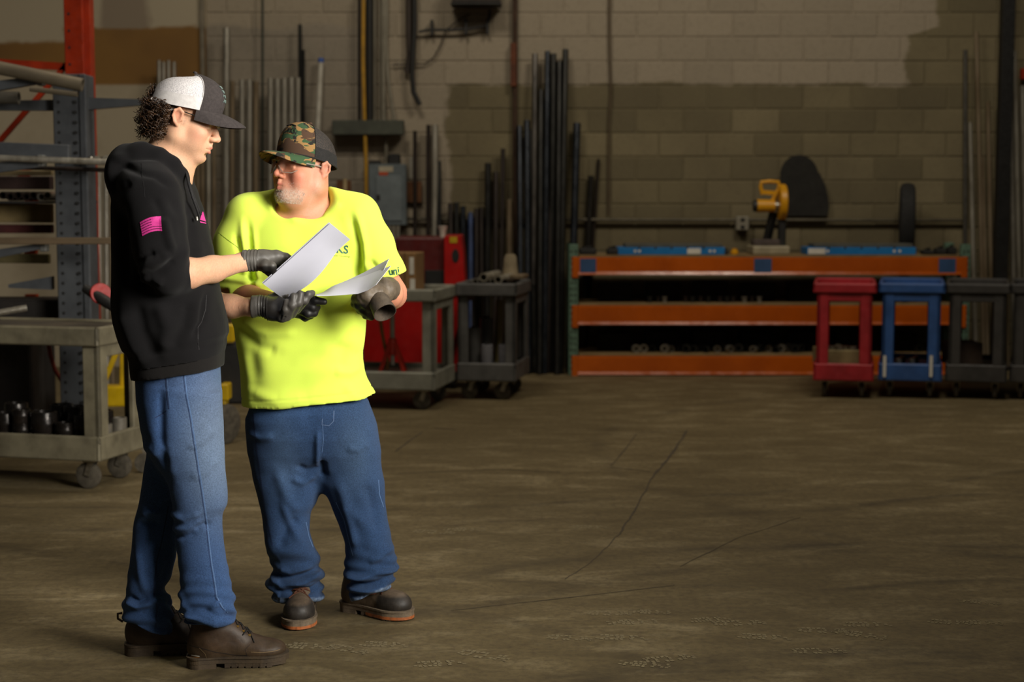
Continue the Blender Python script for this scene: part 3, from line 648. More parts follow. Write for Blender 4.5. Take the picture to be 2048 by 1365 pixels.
# ------------------------------------------------------------------ left side: orange frame and cantilever rack with stock
YO = 9.7; YC = 8.85
p = flx(150, YO)
of = thing('pallet_rack', (p.x, YO, 0), 'tall red-orange rack upright with slanted brace at the far left', 'rack')
def ax(px, Y, py=300): return at(px, py, Y).x
x0, x1 = ax(134, YO), ax(171, YO)
MB().box(((x0 + x1) / 2, YO + .04, 2.1), (x1 - x0, .08, 4.2), bev=.004).build('post', orange_rack, of)
MB().box((x1 + .015, YO + .1, 2.1), (.034, .10, 4.2), bev=.004).build('flange', orange_rack, of)
hm = MB()
for k in range(26): hm.cyl(((x0 + .03), YO - .0015, 2.05 + k * .1), ((x0 + .03), YO + .002, 2.05 + k * .1), .008, n=8)
hm.build('holes', dark, of)['kind'] = 'stuff'
MB().bar(at(-60, 122, YO + .05), at(135, 134, YO + .05), .045, .03, up=(0, 1, 0)).build('strut', orange_rack, of)
MB().bar(at(-20, 305, YO + .05), at(135, 128, YO + .05), .03, .03, up=(0, 1, 0)).build('brace', orange_rack, of)
MB().bar(at(-200, 550, YO + .05), at(-20, 305, YO + .05), .03, .03, up=(0, 1, 0)).build('brace', orange_rack, of)

p = flx(142, YC); cr = thing('cantilever_rack', (p.x, YC + .1, 0), 'blue-grey perforated cantilever rack column with tapered arms', 'rack')
x0, x1 = ax(107, YC), ax(176, YC); zt = at(140, 148, YC).z
up_ = MB().box(((x0 + x1) / 2 - .004, YC + .1, zt / 2), (x1 - x0 - .012, .2, zt), bev=.005).build('upright', bluegrey, cr)
MB().box((x1 - .022, YC + .0, zt / 2), (.04, .026, zt), bev=.006).build('flange', bluegrey, cr)
hm = MB()
for px in (119, 153):
    x = ax(px, YC)
    for k in range(34): hm.cyl((x, YC - (.0145 if px > 150 else .0015), .2 + k * .0555), (x, YC + .002, .2 + k * .0555), .0095, n=8)
hm.build('holes', rubber, up_)['kind'] = 'stuff'
def arm(a, b, wa, wb, Ya, Yb, nm='arm', lip=None):
    A = at(*a, Ya); B = at(*b, Yb); m = MB(); vs = []
    for P, w in ((A, wa), (B, wb)):
        for dy in (-.03, .03): vs += [(P.x, P.y + dy, P.z + w / 2), (P.x, P.y + dy, P.z - w / 2)]
    m._add(vs, [(0, 1, 3, 2), (4, 5, 7, 6), (0, 1, 5, 4), (2, 3, 7, 6), (0, 2, 6, 4), (1, 3, 7, 5)])
    o = m.build(nm, bluegrey, cr)
    if lip: c = at(*lip, Yb); MB().box(c, (.034, .07, .062), bev=.005).build('arm_stop', M('pale_grey_paint', '#6d6d69', '#5a5a56', .6), o)
arm((172, 208), (318, 204), .068, .022, YC + .1, YC + .1); arm((-40, 212), (106, 211), .05, .06, YC + .1, YC + .1)
arm((-30, 176), (80, 160), .055, .04, YC - .25, YC - .25, lip=(82, 160)); arm((-30, 338), (82, 326), .06, .045, YC - .25, YC - .25, lip=(84, 322)); arm((-30, 512), (86, 492), .05, .03, YC - .25, YC - .25, lip=(89, 492)); arm((20, 572), (106, 566), .02, .075, YC + .1, YC + .1)
def stock(nm, a, b, r, mat, label, cat, Ya, Yb=None, square=None, hollow=.75):
    A, B = at(*a, Ya), at(*b, Yb or Ya); m = MB()
    if square: m.bar(A, B, square[0], square[1], up=(0, 1, 0), bev=.004)
    else: m.cyl(A, B, r, n=18, hollow=hollow)
    return tag(m.build(nm, mat, smooth=not square), label, cat, 'stock lying on the cantilever rack')
dullpipe = M('dull_brown_pipe', '#7b705b', '#5d5343', .55, .3, scale=6, stretch=(.3, 1, 1))
stock('large_pipe', (-60, 124), (165, 170), .036, dullpipe, 'thick pale brown pipe on the top arm of the left rack', 'pipe', YC - .35)
stock('small_pipe', (60, 178), (155, 189), .014, dullpipe, 'thin round-ended pipe under the thick top pipe', 'pipe', YC - .3)
stock('tank', (-60, 194), (38, 196), .034, M('grey_tube', '#4b463c', '#3a362e', .6), 'dark grey tube end lying on the left arm', 'tube', YC - .1)
stock('flat_plate', (-60, 296), (140, 304), .03, bluegrey, 'grey flat channel above the bright pipe on the left rack', 'channel', YC - .2, square=(.075, .06))
stock('bright_pipe', (-60, 314), (230, 325), .017, palebar, 'bright pipe lying across the second arm stop of the left rack', 'pipe', YC - .33)
stock('dark_channel', (-60, 332), (232, 341), .012, brown_steel, 'dark thin bar just under the bright pipe', 'bar', YC - .1)
stock('pale_beam', (-60, 347), (106, 346), .012, M('pale_timber', '#9c8a66', '#83724f', .8), 'pale timber behind the rack column, upper one', 'timber', YC + .45, square=(.03, .05))
stock('brown_beam', (-60, 366), (104, 366), .012, M('dark_red_brown', '#3a2521', '#2a1a17', .7), 'dark brown beam behind the rack column', 'beam', YC + .35, square=(.075, .08))
stock('tan_board', (-60, 425), (106, 427), .012, M('tan_timber', '#8d7a50', '#74633f', .8), 'tan board behind the rack column at mid height', 'board', YC + .45, square=(.11, .04))
stock('red_board', (-60, 458), (106, 458), .012, M('dull_red', '#4a1512', '#350e0c', .7), 'dark red bar behind the rack column', 'bar', YC + .4, square=(.05, .05))
stock('wood_beam', (-60, 482), (236, 482), .012, M('old_brown_timber', '#6a5840', '#4d3f2c', .8, stretch=(.2, 1, 1)), 'long brown timber beam across the third arm stop', 'timber', YC - .33, square=(.036, .05))
stock('tan_board', (-60, 516), (100, 518), .012, M('olive_timber', '#6f6440', '#584f31', .8), 'olive board below the long brown beam', 'board', YC + .45, square=(.055, .04))
for i, x in enumerate((5, 20, 36, 52, 66, 82, 95)):
    c = at(x, 391 + (i % 2) * 3, YC + .2); tag(MB().cyl((c.x, c.y, c.z), (c.x, c.y + .5, c.z), .022, n=14, hollow=.75).build('pipe_offcut', galv if i in (5, 6) else brown_steel, smooth=True), 'pipe offcut with its end facing out on the left rack, %s from the left' % ORD[i], 'pipe', 'pipe offcuts on the left rack')
c = at(60, 405, YC + .2); c2 = at(45, 405, YC + .2); tag(MB().box((c2.x, c.y + .28, c.z), (.55, .6, .012)).build('shelf_plate', dark), 'dark plate carrying the pipe offcuts on the left rack', 'plate')
for i, (x, y) in enumerate(((61, 407), (47, 345), (60, 508), (61, 596))):
    q = at(x, y, YO - .1); tag(MB().prism([(q.x - .035, q.z + .02), (q.x + .035, q.z + .02), (q.x + .02, q.z - .03), (q.x - .035, q.z - .03)], 'y', q.y, q.y + .06).build('beam_connector', M('bright_orange', '#c9450d', '#b23c0a', .5)), 'small orange connector among the left rack stock, %s from the top' % ORD[[1, 0, 2, 3][i]], 'connector', 'orange connectors on the left rack')
c = at(45, 600, YC + .35); tag(MB().box((c.x, c.y, c.z - .12), (.55, .3, .26), bev=.01).build('crate', M('dark_crate', '#241f1a', '#191511', .8)), 'dark crate on the low level behind the left cart', 'crate')
c = flx(-70, 9.6); tag(MB().box((c.x, 9.75, .3), (.9, .5, .6), bev=.02).build('crate', M('dark_crate', '#241f1a')), 'big dark crate on the floor behind the left cart', 'crate')
for i, (x, y) in enumerate(((182, 318), (196, 317), (206, 318), (214, 316))):
    c = at(x, y, YC - .1); tag(MB().lathe([(.006, 0), (.013, 0), (.013, .02), (.018, .02), (.018, .032), (.006, .032)], 10, Matrix.Translation(c - Vector((0, 0, .02))) @ Matrix.Rotation(.9 * (i % 2), 4, 'X')).build('bolt', zinc, smooth=True), 'bolt lying near the bright pipe, %s from the left' % ORD[i], 'bolt', 'bolts beside the bright pipe')
c = at(198, 322, YC - .1); tag(MB().box((c.x, c.y, c.z - .008), (.16, .1, .012)).build('shelf_plate', dark), 'narrow dark plate under the loose bolts', 'plate')

# --- on the left cart
zc = .82 - .095 + .03
def onXL(lx, ly, z): return XL @ Vector((lx, ly, z))
top = MB(XL); top.box((-.575, .23, zc + .028), (1.06, .38, .055), bev=.008); tag(top.build('timber_mat', M('oily_board', '#4a3f2e', '#2f281d', .85, scale=6)), 'oily wooden board lying in the top tray of the left cart', 'board')
g0 = onXL(-.06, .12, zc + .075); gr = thing('angle_grinder', onXL(-.06, .2, zc + .055), 'black angle grinder with a red disc guard on the left cart', 'grinder')
A, B = at(170, 577, g0.y + .15), at(240, 622, g0.y + .05)
MB().tube([A, A.lerp(B, .3), A.lerp(B, .6), B], [.022, .028, .03, .024], 14).build('body', dark, gr, True)
dp = at(202, 588, g0.y + .12); Xd = Matrix.Translation(dp) @ Matrix.Rotation(.5, 4, 'Z') @ Matrix.Rotation(math.pi / 2 - .3, 4, 'X')
MB().lathe([(.012, -.008), (.052, -.008), (.056, 0), (.052, .008), (.012, .008)], 22, Xd).build('disc_guard', M('guard_red', '#b01d14', '#94160f', .5), gr, True)
MB().cyl(B, B + Vector((.06, -.02, -.02)), .012, n=10).build('handle', M('guard_red', '#b01d14'), gr, True)
A, B = at(-40, 633, g0.y - .02), at(54, 616, g0.y + .05); tag(MB().cyl(A, B, .017, n=14, hollow=.7).build('short_pipe', M('shiny_wrap', '#a6a194', '#7d7769', .35, .7, scale=40), smooth=True), 'short shiny pipe lying on the left cart', 'pipe')
zb = .151 + .09
oil = M('oily_black_steel', '#2c2622', '#191613', .28, .5, scale=10)
rustc = M('rust_inside', '#6e2a18', '#4c1c10', .7, scale=30)
def cup(lx, ly, r, h, z=zb, i=0, lab=''):
    c = onXL(lx, ly, z); t = thing('pipe_coupling', c, lab, 'coupling', 'black couplings on the left cart')
    MB().lathe([(r * .78, .0), (r * .97, .0), (r, h * .06), (r, h * .44), (r * 1.03, h * .5), (r * 1.03, h * .6), (r, h * .66), (r, h * .96), (r * .96, h), (r * .8, h), (r * .78, h * .9), (r * .78, 0)], 22, Matrix.Translation(c)).build('shell', oil, t, True, 30)
    MB().lathe([(0, h * .72), (r * .77, h * .72)], 18, Matrix.Translation(c)).build('oil_inside', rustc, t)
cups = [(-.485, .09, .048, .075), (-.47, .22, .05, .12), (-.37, .11, .068, .135), (-.245, .10, .05, .085), (-.27, .24, .06, .15), (-.15, .12, .05, .12), (-.13, .26, .06, .13), (-.60, .12, .06, .12), (-.63, .27, .06, .15), (-.38, .29, .06, .15)]
names = ['low coupling', 'tall coupling', 'widest coupling', 'short coupling', 'rear coupling with red rust', 'coupling near the corner post', 'back right coupling', 'coupling at the left edge', 'back left coupling', 'back middle coupling']
for i, (lx, ly, r, h) in enumerate(cups): cup(lx, ly, r, h, zb, i, 'oily black steel %s on the lower tray of the left cart' % names[i])
cup(-.485, .09, .046, .07, zb + .0755, 10, 'oily black steel coupling stacked on the low one on the left cart')
for i, (lx, ly, r, h) in enumerate(((-.06, .17, .036, .075), (-.055, .3, .04, .09))):
    c = onXL(lx, ly, zb); tag(MB().lathe([(r * .7, 0), (r, 0), (r, h), (r * .7, h), (r * .7, 0)], 18, Matrix.Translation(c)).build('sleeve', M('grey_sleeve', '#7a7468', '#5d584e', .6, .3), smooth=True, angle=30), 'dull grey sleeve at the right end of the lower tray, %s one' % ('near' if i == 0 else 'far'), 'sleeve', 'grey sleeves on the left cart')

# --- yellow hoist behind the left cart and the young man
YY = 9.35
yel = M('machine_yellow', '#c9a500', '#a98a00', .45, scale=6)
yp = flx(290, YY); yh = thing('engine_hoist', (yp.x, YY, 0), 'yellow wheeled hoist with slanted strut behind the hooded person', 'hoist')
a, b = at(136, 793, YY), at(455, 790, YY)
MB().bar(a, b, .12, .10, up=(0, 1, 0), bev=.012).build('base_beam', yel, yh)
MB().bar(at(150, 778, YY + .12), at(455, 776, YY + .12), .05, .05, up=(0, 1, 0), bev=.006).build('rear_rail', yel, yh)
MB().bar(at(197, 790, YY - .02), at(247, 672, YY + .02), .03, .03, up=(0, 1, 0), bev=.004).build('strut', yel, yh)
MB().bar(at(244, 790, YY + .05), at(244, 560, YY + .05), .022, .04, up=(0, 1, 0), bev=.004).build('mast', yel, yh)
MB().box(at(455, 668, YY) + Vector((0, .05, 0)), (.07, .08, .11), bev=.01).build('cap', yel, yh)
MB().box(at(452, 783, YY), (.05, .13, .10), bev=.008).build('bracket', yel, yh)
bb = at(440, 742, YY + .25); MB().box((bb.x, YY + .2, bb.z), (.42, .3, .36), bev=.02).build('power_unit', dark, yh)
wp = at(449, 848, YY - .03); wr = wp.z
for px, dy in ((449, -.03), (200, .1)):
    w = at(px, 848, YY + dy); R = w.z
    MB().lathe([(.03, -.025), (R * .8, -.028), (R * .97, -.02), (R, 0), (R * .97, .02), (R * .8, .028), (.03, .025)], 28, Matrix.Translation((w.x, YY + dy, R)) @ Matrix.Rotation(1.0, 4, 'Z') @ Matrix.Rotation(math.pi / 2, 4, 'X')).build('wheel', tire_grey, yh, True, 35)
tag(MB().tube([at(*q, YY - .12) for q in ((97, 690), (101, 712), (110, 740), (125, 765), (145, 786))], .012, 10).build('hose', M('red_hose', '#8f2b16', '#74200f', .5), smooth=True), 'red hose drooping behind the left cart', 'hose')
pj = fl(287, 945); pt = thing('pallet_jack', pj, 'grey pallet jack wheel bracket behind the left cart corner', 'pallet jack')
gj = M('pale_grey_steel', '#837b6b', '#655e50', .6, .2)
A, B = at(275, 868, pj.y), at(300, 930, pj.y)
MB().prism([(at(272, 865, pj.y).x, at(272, 865, pj.y).z), (at(318, 872, pj.y).x, at(318, 872, pj.y).z), (at(318, 925, pj.y).x, at(318, 925, pj.y).z), (at(292, 925, pj.y).x, at(292, 925, pj.y).z)], 'y', pj.y, pj.y + .02).build('bracket', gj, pt)
wq = at(290, 922, pj.y); MB().lathe([(.012, -.02), (.05, -.02), (.053, 0), (.05, .02), (.012, .02)], 20, Matrix.Translation((wq.x, pj.y - .01, .053)) @ Matrix.Rotation(math.pi / 2, 4, 'X')).build('wheel', tire_grey, pt, True, 35)

# --- red machine
YM = 11.95
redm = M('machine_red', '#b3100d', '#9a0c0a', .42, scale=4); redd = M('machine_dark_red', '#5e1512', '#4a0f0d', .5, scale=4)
a, b = ax(790, YM, 520), ax(930, YM, 520); zt = at(860, 473, YM).z
rm = thing('welding_machine', ((a + b) / 2, YM + .3, 0), 'red machine cabinet with a bright red control side and yellow sticker', 'machine')
xm = ax(889, YM, 520)
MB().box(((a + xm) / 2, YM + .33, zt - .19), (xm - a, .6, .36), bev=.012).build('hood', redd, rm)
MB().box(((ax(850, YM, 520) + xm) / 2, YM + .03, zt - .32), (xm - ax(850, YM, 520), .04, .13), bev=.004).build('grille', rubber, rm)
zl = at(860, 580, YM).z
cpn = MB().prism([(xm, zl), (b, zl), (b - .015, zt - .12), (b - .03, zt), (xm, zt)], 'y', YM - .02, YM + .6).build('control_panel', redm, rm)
wq = at(911, 512, YM - .02); MB().lathe([(0, 0), (.028, 0), (.034, .008), (.034, .012), (0, .012)], 20, Matrix.Translation((wq.x, YM - .012, wq.z)) @ Matrix.Rotation(math.pi / 2, 4, 'X') @ Matrix.Diagonal((.8, 1.5, 1, 1))).build('window', rubber, cpn, True, 30)
wq = at(907, 480, YM - .02); MB().box((wq.x, YM - .021, wq.z), (.055, .004, .045)).build('sticker', M('yellow_sticker', '#c4a200', '#ab8e00', .6), cpn)
a2 = ax(725, YM, 660); b2 = ax(920, YM, 660); zlo = at(800, 738, YM).z
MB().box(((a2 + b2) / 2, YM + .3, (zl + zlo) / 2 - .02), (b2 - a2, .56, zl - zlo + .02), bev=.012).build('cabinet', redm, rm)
MB().bar(at(880, 745, YM - .02), at(922, 610, YM - .02), .06, .03, up=(0, 1, 0), bev=.004).build('brace', redm, rm)
MB().box(((a2 + b2) / 2, YM + .3, zlo - .03), (b2 - a2 - .04, .5, .07)).build('skid', dark, rm)
for x in (a2 + .06, b2 - .06):
    for y in (YM + .08, YM + .5): MB().cyl((x - .02, y, .055), (x + .02, y, .055), .055, n=16).build('wheel', rubber, rm, True)
c = at(885, 470, YM + .15); c.z = zt - .01
tag(MB().lathe([(.0, .0), (.02, 0), (.026, .05), (.04, .085), (.036, .085), (.022, .05), (0, .02)], 18, Matrix.Translation(c)).build('lamp_cup', M('white_cup', '#d8d3c4', '#c4bfb1', .3), smooth=True), 'small white cup standing on the red machine', 'cup')
# --- on the light grey cart
def onXG(lx, ly, z): return XG @ Vector((lx, ly, z))
zgt = .83 - .085 + .03
bx = thing('cardboard_box', onXG(-.40, .42, zgt), 'brown cardboard box with white labels on the light grey cart', 'box')
MB(XG).box((-.40, .42, zgt + .145), (.40, .26, .29), bev=.006).build('carton', card, bx)
MB(XG).box((-.225, .2885, zgt + .20), (.03, .003, .12)).build('label', white_lbl, bx); MB(XG).box((-.22, .2885, zgt + .07), (.035, .003, .08)).build('label', white_lbl, bx); MB(XG).box((-.275, .2885, zgt + .145), (.012, .002, .29)).build('seam', M('card_dark', '#6b4c28', '#5a3f20', .85), bx)
zgb = .139 + .09
js = thing('jack_stand', onXG(-.37, .3, zgb), 'orange-red jack stand with grey post on the lower tray of the light grey cart', 'jack stand')
jr = M('jack_red', '#c8321a', '#ad2712', .45)
c = onXG(-.37, .3, zgb)
for sx in (-1, 1):
    for sy in (-1, 1): MB().bar(c + Vector((sx * .085, sy * .085, 0)), c + Vector((sx * .02, sy * .02, .2)), .035, .008, bev=.001).build('leg', jr, js)
MB().lathe([(.028, .12), (.034, .13), (.03, .23), (.022, .24)], 14, Matrix.Translation(c)).build('collar', jr, js, True, 30); MB().cyl(c + Vector((0, 0, .05)), c + Vector((0, 0, .50)), .017).build('post', galv, js, True)
tag(MB().tube([onXG(-.46, .3, .62), onXG(-.45, .32, .5), onXG(-.41, .32, .3), onXG(-.42, .33, zgb + .015)], .013, 10).build('hose', M('brown_hose', '#8a5a1a', '#6b4513', .6), smooth=True), 'brown hose hanging into the light grey cart', 'hose')
# --- on the dark grey cart
def onXD(lx, ly, z): return XD @ Vector((lx, ly, z))
zdt = .84 - .09 + .03
for i, (lx, z, r, m) in enumerate(((-.29, .07, .022, zinc), (-.235, .10, .032, palebar), (-.17, .068, .020, brown_steel), (-.125, .085, .03, palebar), (-.08, .07, .018, brown_steel), (-.2, .066, .017, zinc))):
    a, b = onXD(lx, .02 + .02 * (i % 3), zdt + z), onXD(lx + .02, .5, zdt + z)
    tag(MB().cyl(a, b, r, n=16, hollow=.72).build('pipe_nipple', m, smooth=True), 'short pipe with its open end facing out on the dark cart, %s one' % ORD[i], 'pipe', 'short pipes on the dark cart')
tag(MB(XD).box((-.2, .25, zdt + .022), (.34, .5, .044), bev=.004).build('board', M('grey_board', '#5d564a', '#474237', .8)), 'grey board lying in the top tray of the dark cart', 'board')
tag(MB(XD).box((-.07, .42, zdt + .09), (.16, .25, .03), bev=.004).build('flat_bar_stack', brownbar), 'flat bars behind the short pipes on the dark cart', 'bars')
c = onXD(-.12, .5, zdt + .1); tag(MB().lathe([(0, 0), (.06, 0), (.05, .07), (.045, .13), (.03, .15), (0, .15)], 16, Matrix.Translation(c)).build('sack', M('beige_cloth', '#8f8168', '#776a53', .9), smooth=True), 'crumpled beige sack standing at the back of the dark cart', 'sack')
zdb = .139 + .095
for i, (lx, ly, r, h, m) in enumerate(((-.33, .18, .05, .27, dg), (-.22, .1, .042, .16, M('can_grey', '#77767a', '#626165', .5)), (-.10, .12, .04, .16, M('can_grey', '#77767a')), (-.28, .38, .05, .33, bluegrey))):
    c = onXD(lx, ly, zdb); t = thing('canister', c, ('tall grey canister at the left', 'short pale grey canister in the middle', 'short pale grey canister at the right', 'tall blue-grey canister at the back')[i] + ' of the dark cart lower tray', 'canister', 'canisters in the dark cart')
    MB().lathe([(0, 0), (r * .95, 0), (r, .008), (r, h - .01), (r * .95, h), (0, h)], 20, Matrix.Translation(c)).build('can', m, t, True, 30); MB().lathe([(0, h), (r * .5, h), (r * .5, h + .015), (0, h + .015)], 16, Matrix.Translation(c)).build('cap', dark, t, True, 30)
for i, lx in enumerate((-.2, -.13, -.155)):
    tag(MB().cyl(onXD(lx, .4 + .05 * i, zdb), onXD(lx + .01, .42 + .05 * i, zdb + .46), .025, n=12).build('tube', M('olive_tube', '#6e6238', '#554b2a', .6), smooth=True), 'olive tube standing in the dark cart, %s one' % ORD[i], 'tube', 'olive tubes in the dark cart')
# ------------------------------------------------------------------ sculpting toolkit: distance fields turned into one continuous surface
def graded(lo, hi, h, fine=()):
    out = [lo]; x = lo
    while x < hi:
        st = h
        for a, b, hf in fine:
            if a - h * .5 <= x <= b: st = min(st, hf)
        x += st; out.append(x)
    return np.array(out, np.float32)
class Vol:
    def __init__(s, ax, ay, az):
        s.ax, s.ay, s.az = ax, ay, az; s.F = np.full((len(ax), len(ay), len(az)), 9.0, np.float32); s.setframe()
    def setframe(s, R=None, c=(0, 0, 0), sc=1.0):
        s.R = np.eye(3) if R is None else np.array(R, float); s.c = np.array(c, float); s.s = sc
    def w(s, p): return s.R @ (np.array(p, float) * s.s) + s.c
    def sl(s, lo, hi):
        r = []
        for a, l, h in zip((s.ax, s.ay, s.az), lo, hi):
            i = max(0, int(np.searchsorted(a, l)) - 1); j = min(len(a), int(np.searchsorted(a, h)) + 1); r.append((i, j))
        return r
    def grid(s, r):
        return s.ax[r[0][0]:r[0][1], None, None], s.ay[None, r[1][0]:r[1][1], None], s.az[None, None, r[2][0]:r[2][1]]
    def comb(s, r, d, k, op):
        v = s.F[r[0][0]:r[0][1], r[1][0]:r[1][1], r[2][0]:r[2][1]]
        d = np.broadcast_to(d, v.shape).astype(np.float32)
        if op == 'u': h = np.maximum(k - np.abs(v - d), 0) / k; v[...] = np.minimum(v, d) - h * h * k * .25
        else: d = -d; h = np.maximum(k - np.abs(v - d), 0) / k; v[...] = np.maximum(v, d) + h * h * k * .25
    def rc(s, a, b, ra, rb=None, k=.01, op='u', flat=None):
        rb = ra if rb is None else rb; a, b = s.w(a), s.w(b); ra *= s.s; rb *= s.s; m = max(ra, rb) + k + .012
        r = s.sl(np.minimum(a, b) - m, np.maximum(a, b) + m)
        if any(j - i < 2 for i, j in r): return
        X, Y, Z = s.grid(r); ba = b - a; L = max(float(ba @ ba), 1e-9)
        t = np.clip(((X - a[0]) * ba[0] + (Y - a[1]) * ba[1] + (Z - a[2]) * ba[2]) / L, 0, 1)
        dx, dy, dz = X - a[0] - t * ba[0], Y - a[1] - t * ba[1], Z - a[2] - t * ba[2]
        if flat is not None:   # flatten along a world direction by a factor
            f, q = np.array(flat[0], float), flat[1]; f /= np.linalg.norm(f); pr = dx * f[0] + dy * f[1] + dz * f[2]
            dx, dy, dz = dx + f[0] * pr * (q - 1), dy + f[1] * pr * (q - 1), dz + f[2] * pr * (q - 1)
        s.comb(r, np.sqrt(dx * dx + dy * dy + dz * dz) - (ra + (rb - ra) * t), k, op)
    def chain(s, pts, rs, k=.01, op='u'):
        for i in range(len(pts) - 1): s.rc(pts[i], pts[i + 1], rs[i], rs[i + 1], k, op)
    def ell(s, c, rad, k=.01, op='u', rot=None):
        R = s.R @ (np.array(Euler(rot).to_matrix()) if rot else np.eye(3)); c = s.w(c); rad = np.array(rad, float) * s.s; m = rad.max() + k + .012
        r = s.sl(c - m, c + m)
        if any(j - i < 2 for i, j in r): return
        X, Y, Z = s.grid(r); X, Y, Z = X - c[0], Y - c[1], Z - c[2]
        q = [(R[0, i] * X + R[1, i] * Y + R[2, i] * Z) / rad[i] for i in range(3)]
        k0 = np.sqrt(q[0] ** 2 + q[1] ** 2 + q[2] ** 2); k1 = np.sqrt((q[0] / rad[0]) ** 2 + (q[1] / rad[1]) ** 2 + (q[2] / rad[2]) ** 2)
        s.comb(r, k0 * (k0 - 1) / np.maximum(k1, 1e-6), k, op)
    def loft(s, secs, k=.02, op='u', n=2.3, cap=True):
        """secs: (z, cx, cy, rx, ry_front, ry_back) from any order; smooth vertical loft"""
        secs = sorted(secs); A = np.array(secs, float); z0, z1 = A[0, 0], A[-1, 0]
        zz = np.linspace(z0, z1, 400); C = []
        for j in range(1, 6):
            v = np.interp(zz, A[:, 0], A[:, j]); ker = np.hanning(19); ker /= ker.sum()
            C.append(np.convolve(np.pad(v, 9, mode='edge'), ker, 'valid'))
        m = A[:, 3].max() + k + .02; my = max(A[:, 4].max(), A[:, 5].max()) + k + .02
        r = s.sl((A[:, 1].min() - m, A[:, 2].min() - my, z0 - .03), (A[:, 1].max() + m, A[:, 2].max() + my, z1 + .03))
        X, Y, Z = s.grid(r); zf = Z.ravel(); cx, cy, rx, rf, rb = [np.interp(zf, zz, c)[None, None, :] for c in C]
        ux = np.abs(X - cx) / rx; dy = Y - cy; uy = np.where(dy < 0, -dy / rf, dy / rb)
        d = ((ux ** n + uy ** n) ** (1 / n) - 1) * np.minimum(rx, np.minimum(rf, rb))
        if cap: d = np.maximum(d, np.maximum(z0 - Z, Z - z1))
        s.comb(r, d, k, op)
    def cut(s, p, nrm):          # keep the side where (x-p).n < 0
        X, Y, Z = s.ax[:, None, None], s.ay[None, :, None], s.az[None, None, :]; nrm = np.array(nrm, float); nrm /= np.linalg.norm(nrm)
        s.F = np.maximum(s.F, ((X - p[0]) * nrm[0] + (Y - p[1]) * nrm[1] + (Z - p[2]) * nrm[2]).astype(np.float32))
    def mesh(s):
        F = s.F; S = F < 0; c = np.zeros(tuple(n - 1 for n in F.shape), np.int8)
        for i in (0, 1):
            for j in (0, 1):
                for k in (0, 1): c += S[i:F.shape[0] - 1 + i, j:F.shape[1] - 1 + j, k:F.shape[2] - 1 + k]
        act = (c > 0) & (c < 8); I = np.argwhere(act); n = len(I); vid = np.full(c.shape, -1, np.int32); vid[act] = np.arange(n)
        pos = np.zeros((n, 3)); cnt = np.zeros(n); cor = [(i, j, k) for i in (0, 1) for j in (0, 1) for k in (0, 1)]; A = (s.ax, s.ay, s.az)
        for a in cor:
            for d in range(3):
                if a[d]: continue
                b = list(a); b[d] = 1; Ia = I + a; Ib = I + b
                fa = F[Ia[:, 0], Ia[:, 1], Ia[:, 2]]; fb = F[Ib[:, 0], Ib[:, 1], Ib[:, 2]]; m = (fa < 0) != (fb < 0)
                t = np.where(m, fa / np.where(m, fa - fb, 1), 0)
                for q in range(3):
                    pa = A[q][Ia[:, q]]; pb = A[q][Ib[:, q]]; pos[:, q] += np.where(m, pa + (pb - pa) * t, 0)
                cnt += m
        pos /= np.maximum(cnt, 1)[:, None]; quads = []
        for d in range(3):
            lo = [slice(None)] * 3; hi = [slice(None)] * 3; lo[d] = slice(0, -1); hi[d] = slice(1, None)
            ch = np.argwhere(S[tuple(lo)] != S[tuple(hi)]); e, f = [x for x in range(3) if x != d]
            ok = (ch[:, e] > 0) & (ch[:, f] > 0) & (ch[:, e] < c.shape[e]) & (ch[:, f] < c.shape[f]); ch = ch[ok]
            q = []
            for de, df in ((-1, -1), (0, -1), (0, 0), (-1, 0)):
                o = ch.copy(); o[:, e] += de; o[:, f] += df; q.append(vid[o[:, 0], o[:, 1], o[:, 2]])
            q = np.stack(q, 1); ins = S[ch[:, 0], ch[:, 1], ch[:, 2]]
            flip = ins if d != 1 else ~ins
            q[~flip] = q[~flip][:, ::-1]; quads.append(q)
        Q = np.concatenate(quads); Q = Q[(Q >= 0).all(1)]
        return pos, Q
def lap(P, Q, it, w=.5):
    E = np.concatenate([Q[:, [0, 1]], Q[:, [1, 2]], Q[:, [2, 3]], Q[:, [3, 0]]]); n = len(P); deg = np.bincount(E[:, 0], minlength=n) + np.bincount(E[:, 1], minlength=n)
    for _ in range(it):
        acc = np.zeros_like(P)
        for q in range(3): acc[:, q] = np.bincount(E[:, 0], P[E[:, 1], q], n) + np.bincount(E[:, 1], P[E[:, 0], q], n)
        P = P * (1 - w) + w * acc / np.maximum(deg, 1)[:, None]
    return P
def vnormals(P, Q):
    nf = np.cross(P[Q[:, 2]] - P[Q[:, 0]], P[Q[:, 3]] - P[Q[:, 1]]); N = np.zeros_like(P)
    for j in range(4):
        for q in range(3): N[:, q] += np.bincount(Q[:, j], nf[:, q], len(P))
    return N / np.maximum(np.linalg.norm(N, axis=1), 1e-9)[:, None]
def vnoise(P, sc, seed=0):
    p = P * np.array(sc) + seed * 17.31; i = np.floor(p).astype(np.int64); f = p - i; f = f * f * (3 - 2 * f)
    def h(a, b, c):
        v = (a * 374761393 + b * 668265263 + c * 2147483647 + seed * 1013) & 0x7fffffff; v = ((v ^ (v >> 13)) * 1274126177) & 0x7fffffff
        return ((v ^ (v >> 16)) & 0xffff) / 65535.0
    r = 0
    for a in (0, 1):
        for b in (0, 1):
            for c in (0, 1):
                w = (f[:, 0] if a else 1 - f[:, 0]) * (f[:, 1] if b else 1 - f[:, 1]) * (f[:, 2] if c else 1 - f[:, 2]); r = r + w * h(i[:, 0] + a, i[:, 1] + b, i[:, 2] + c)
    return r - .5
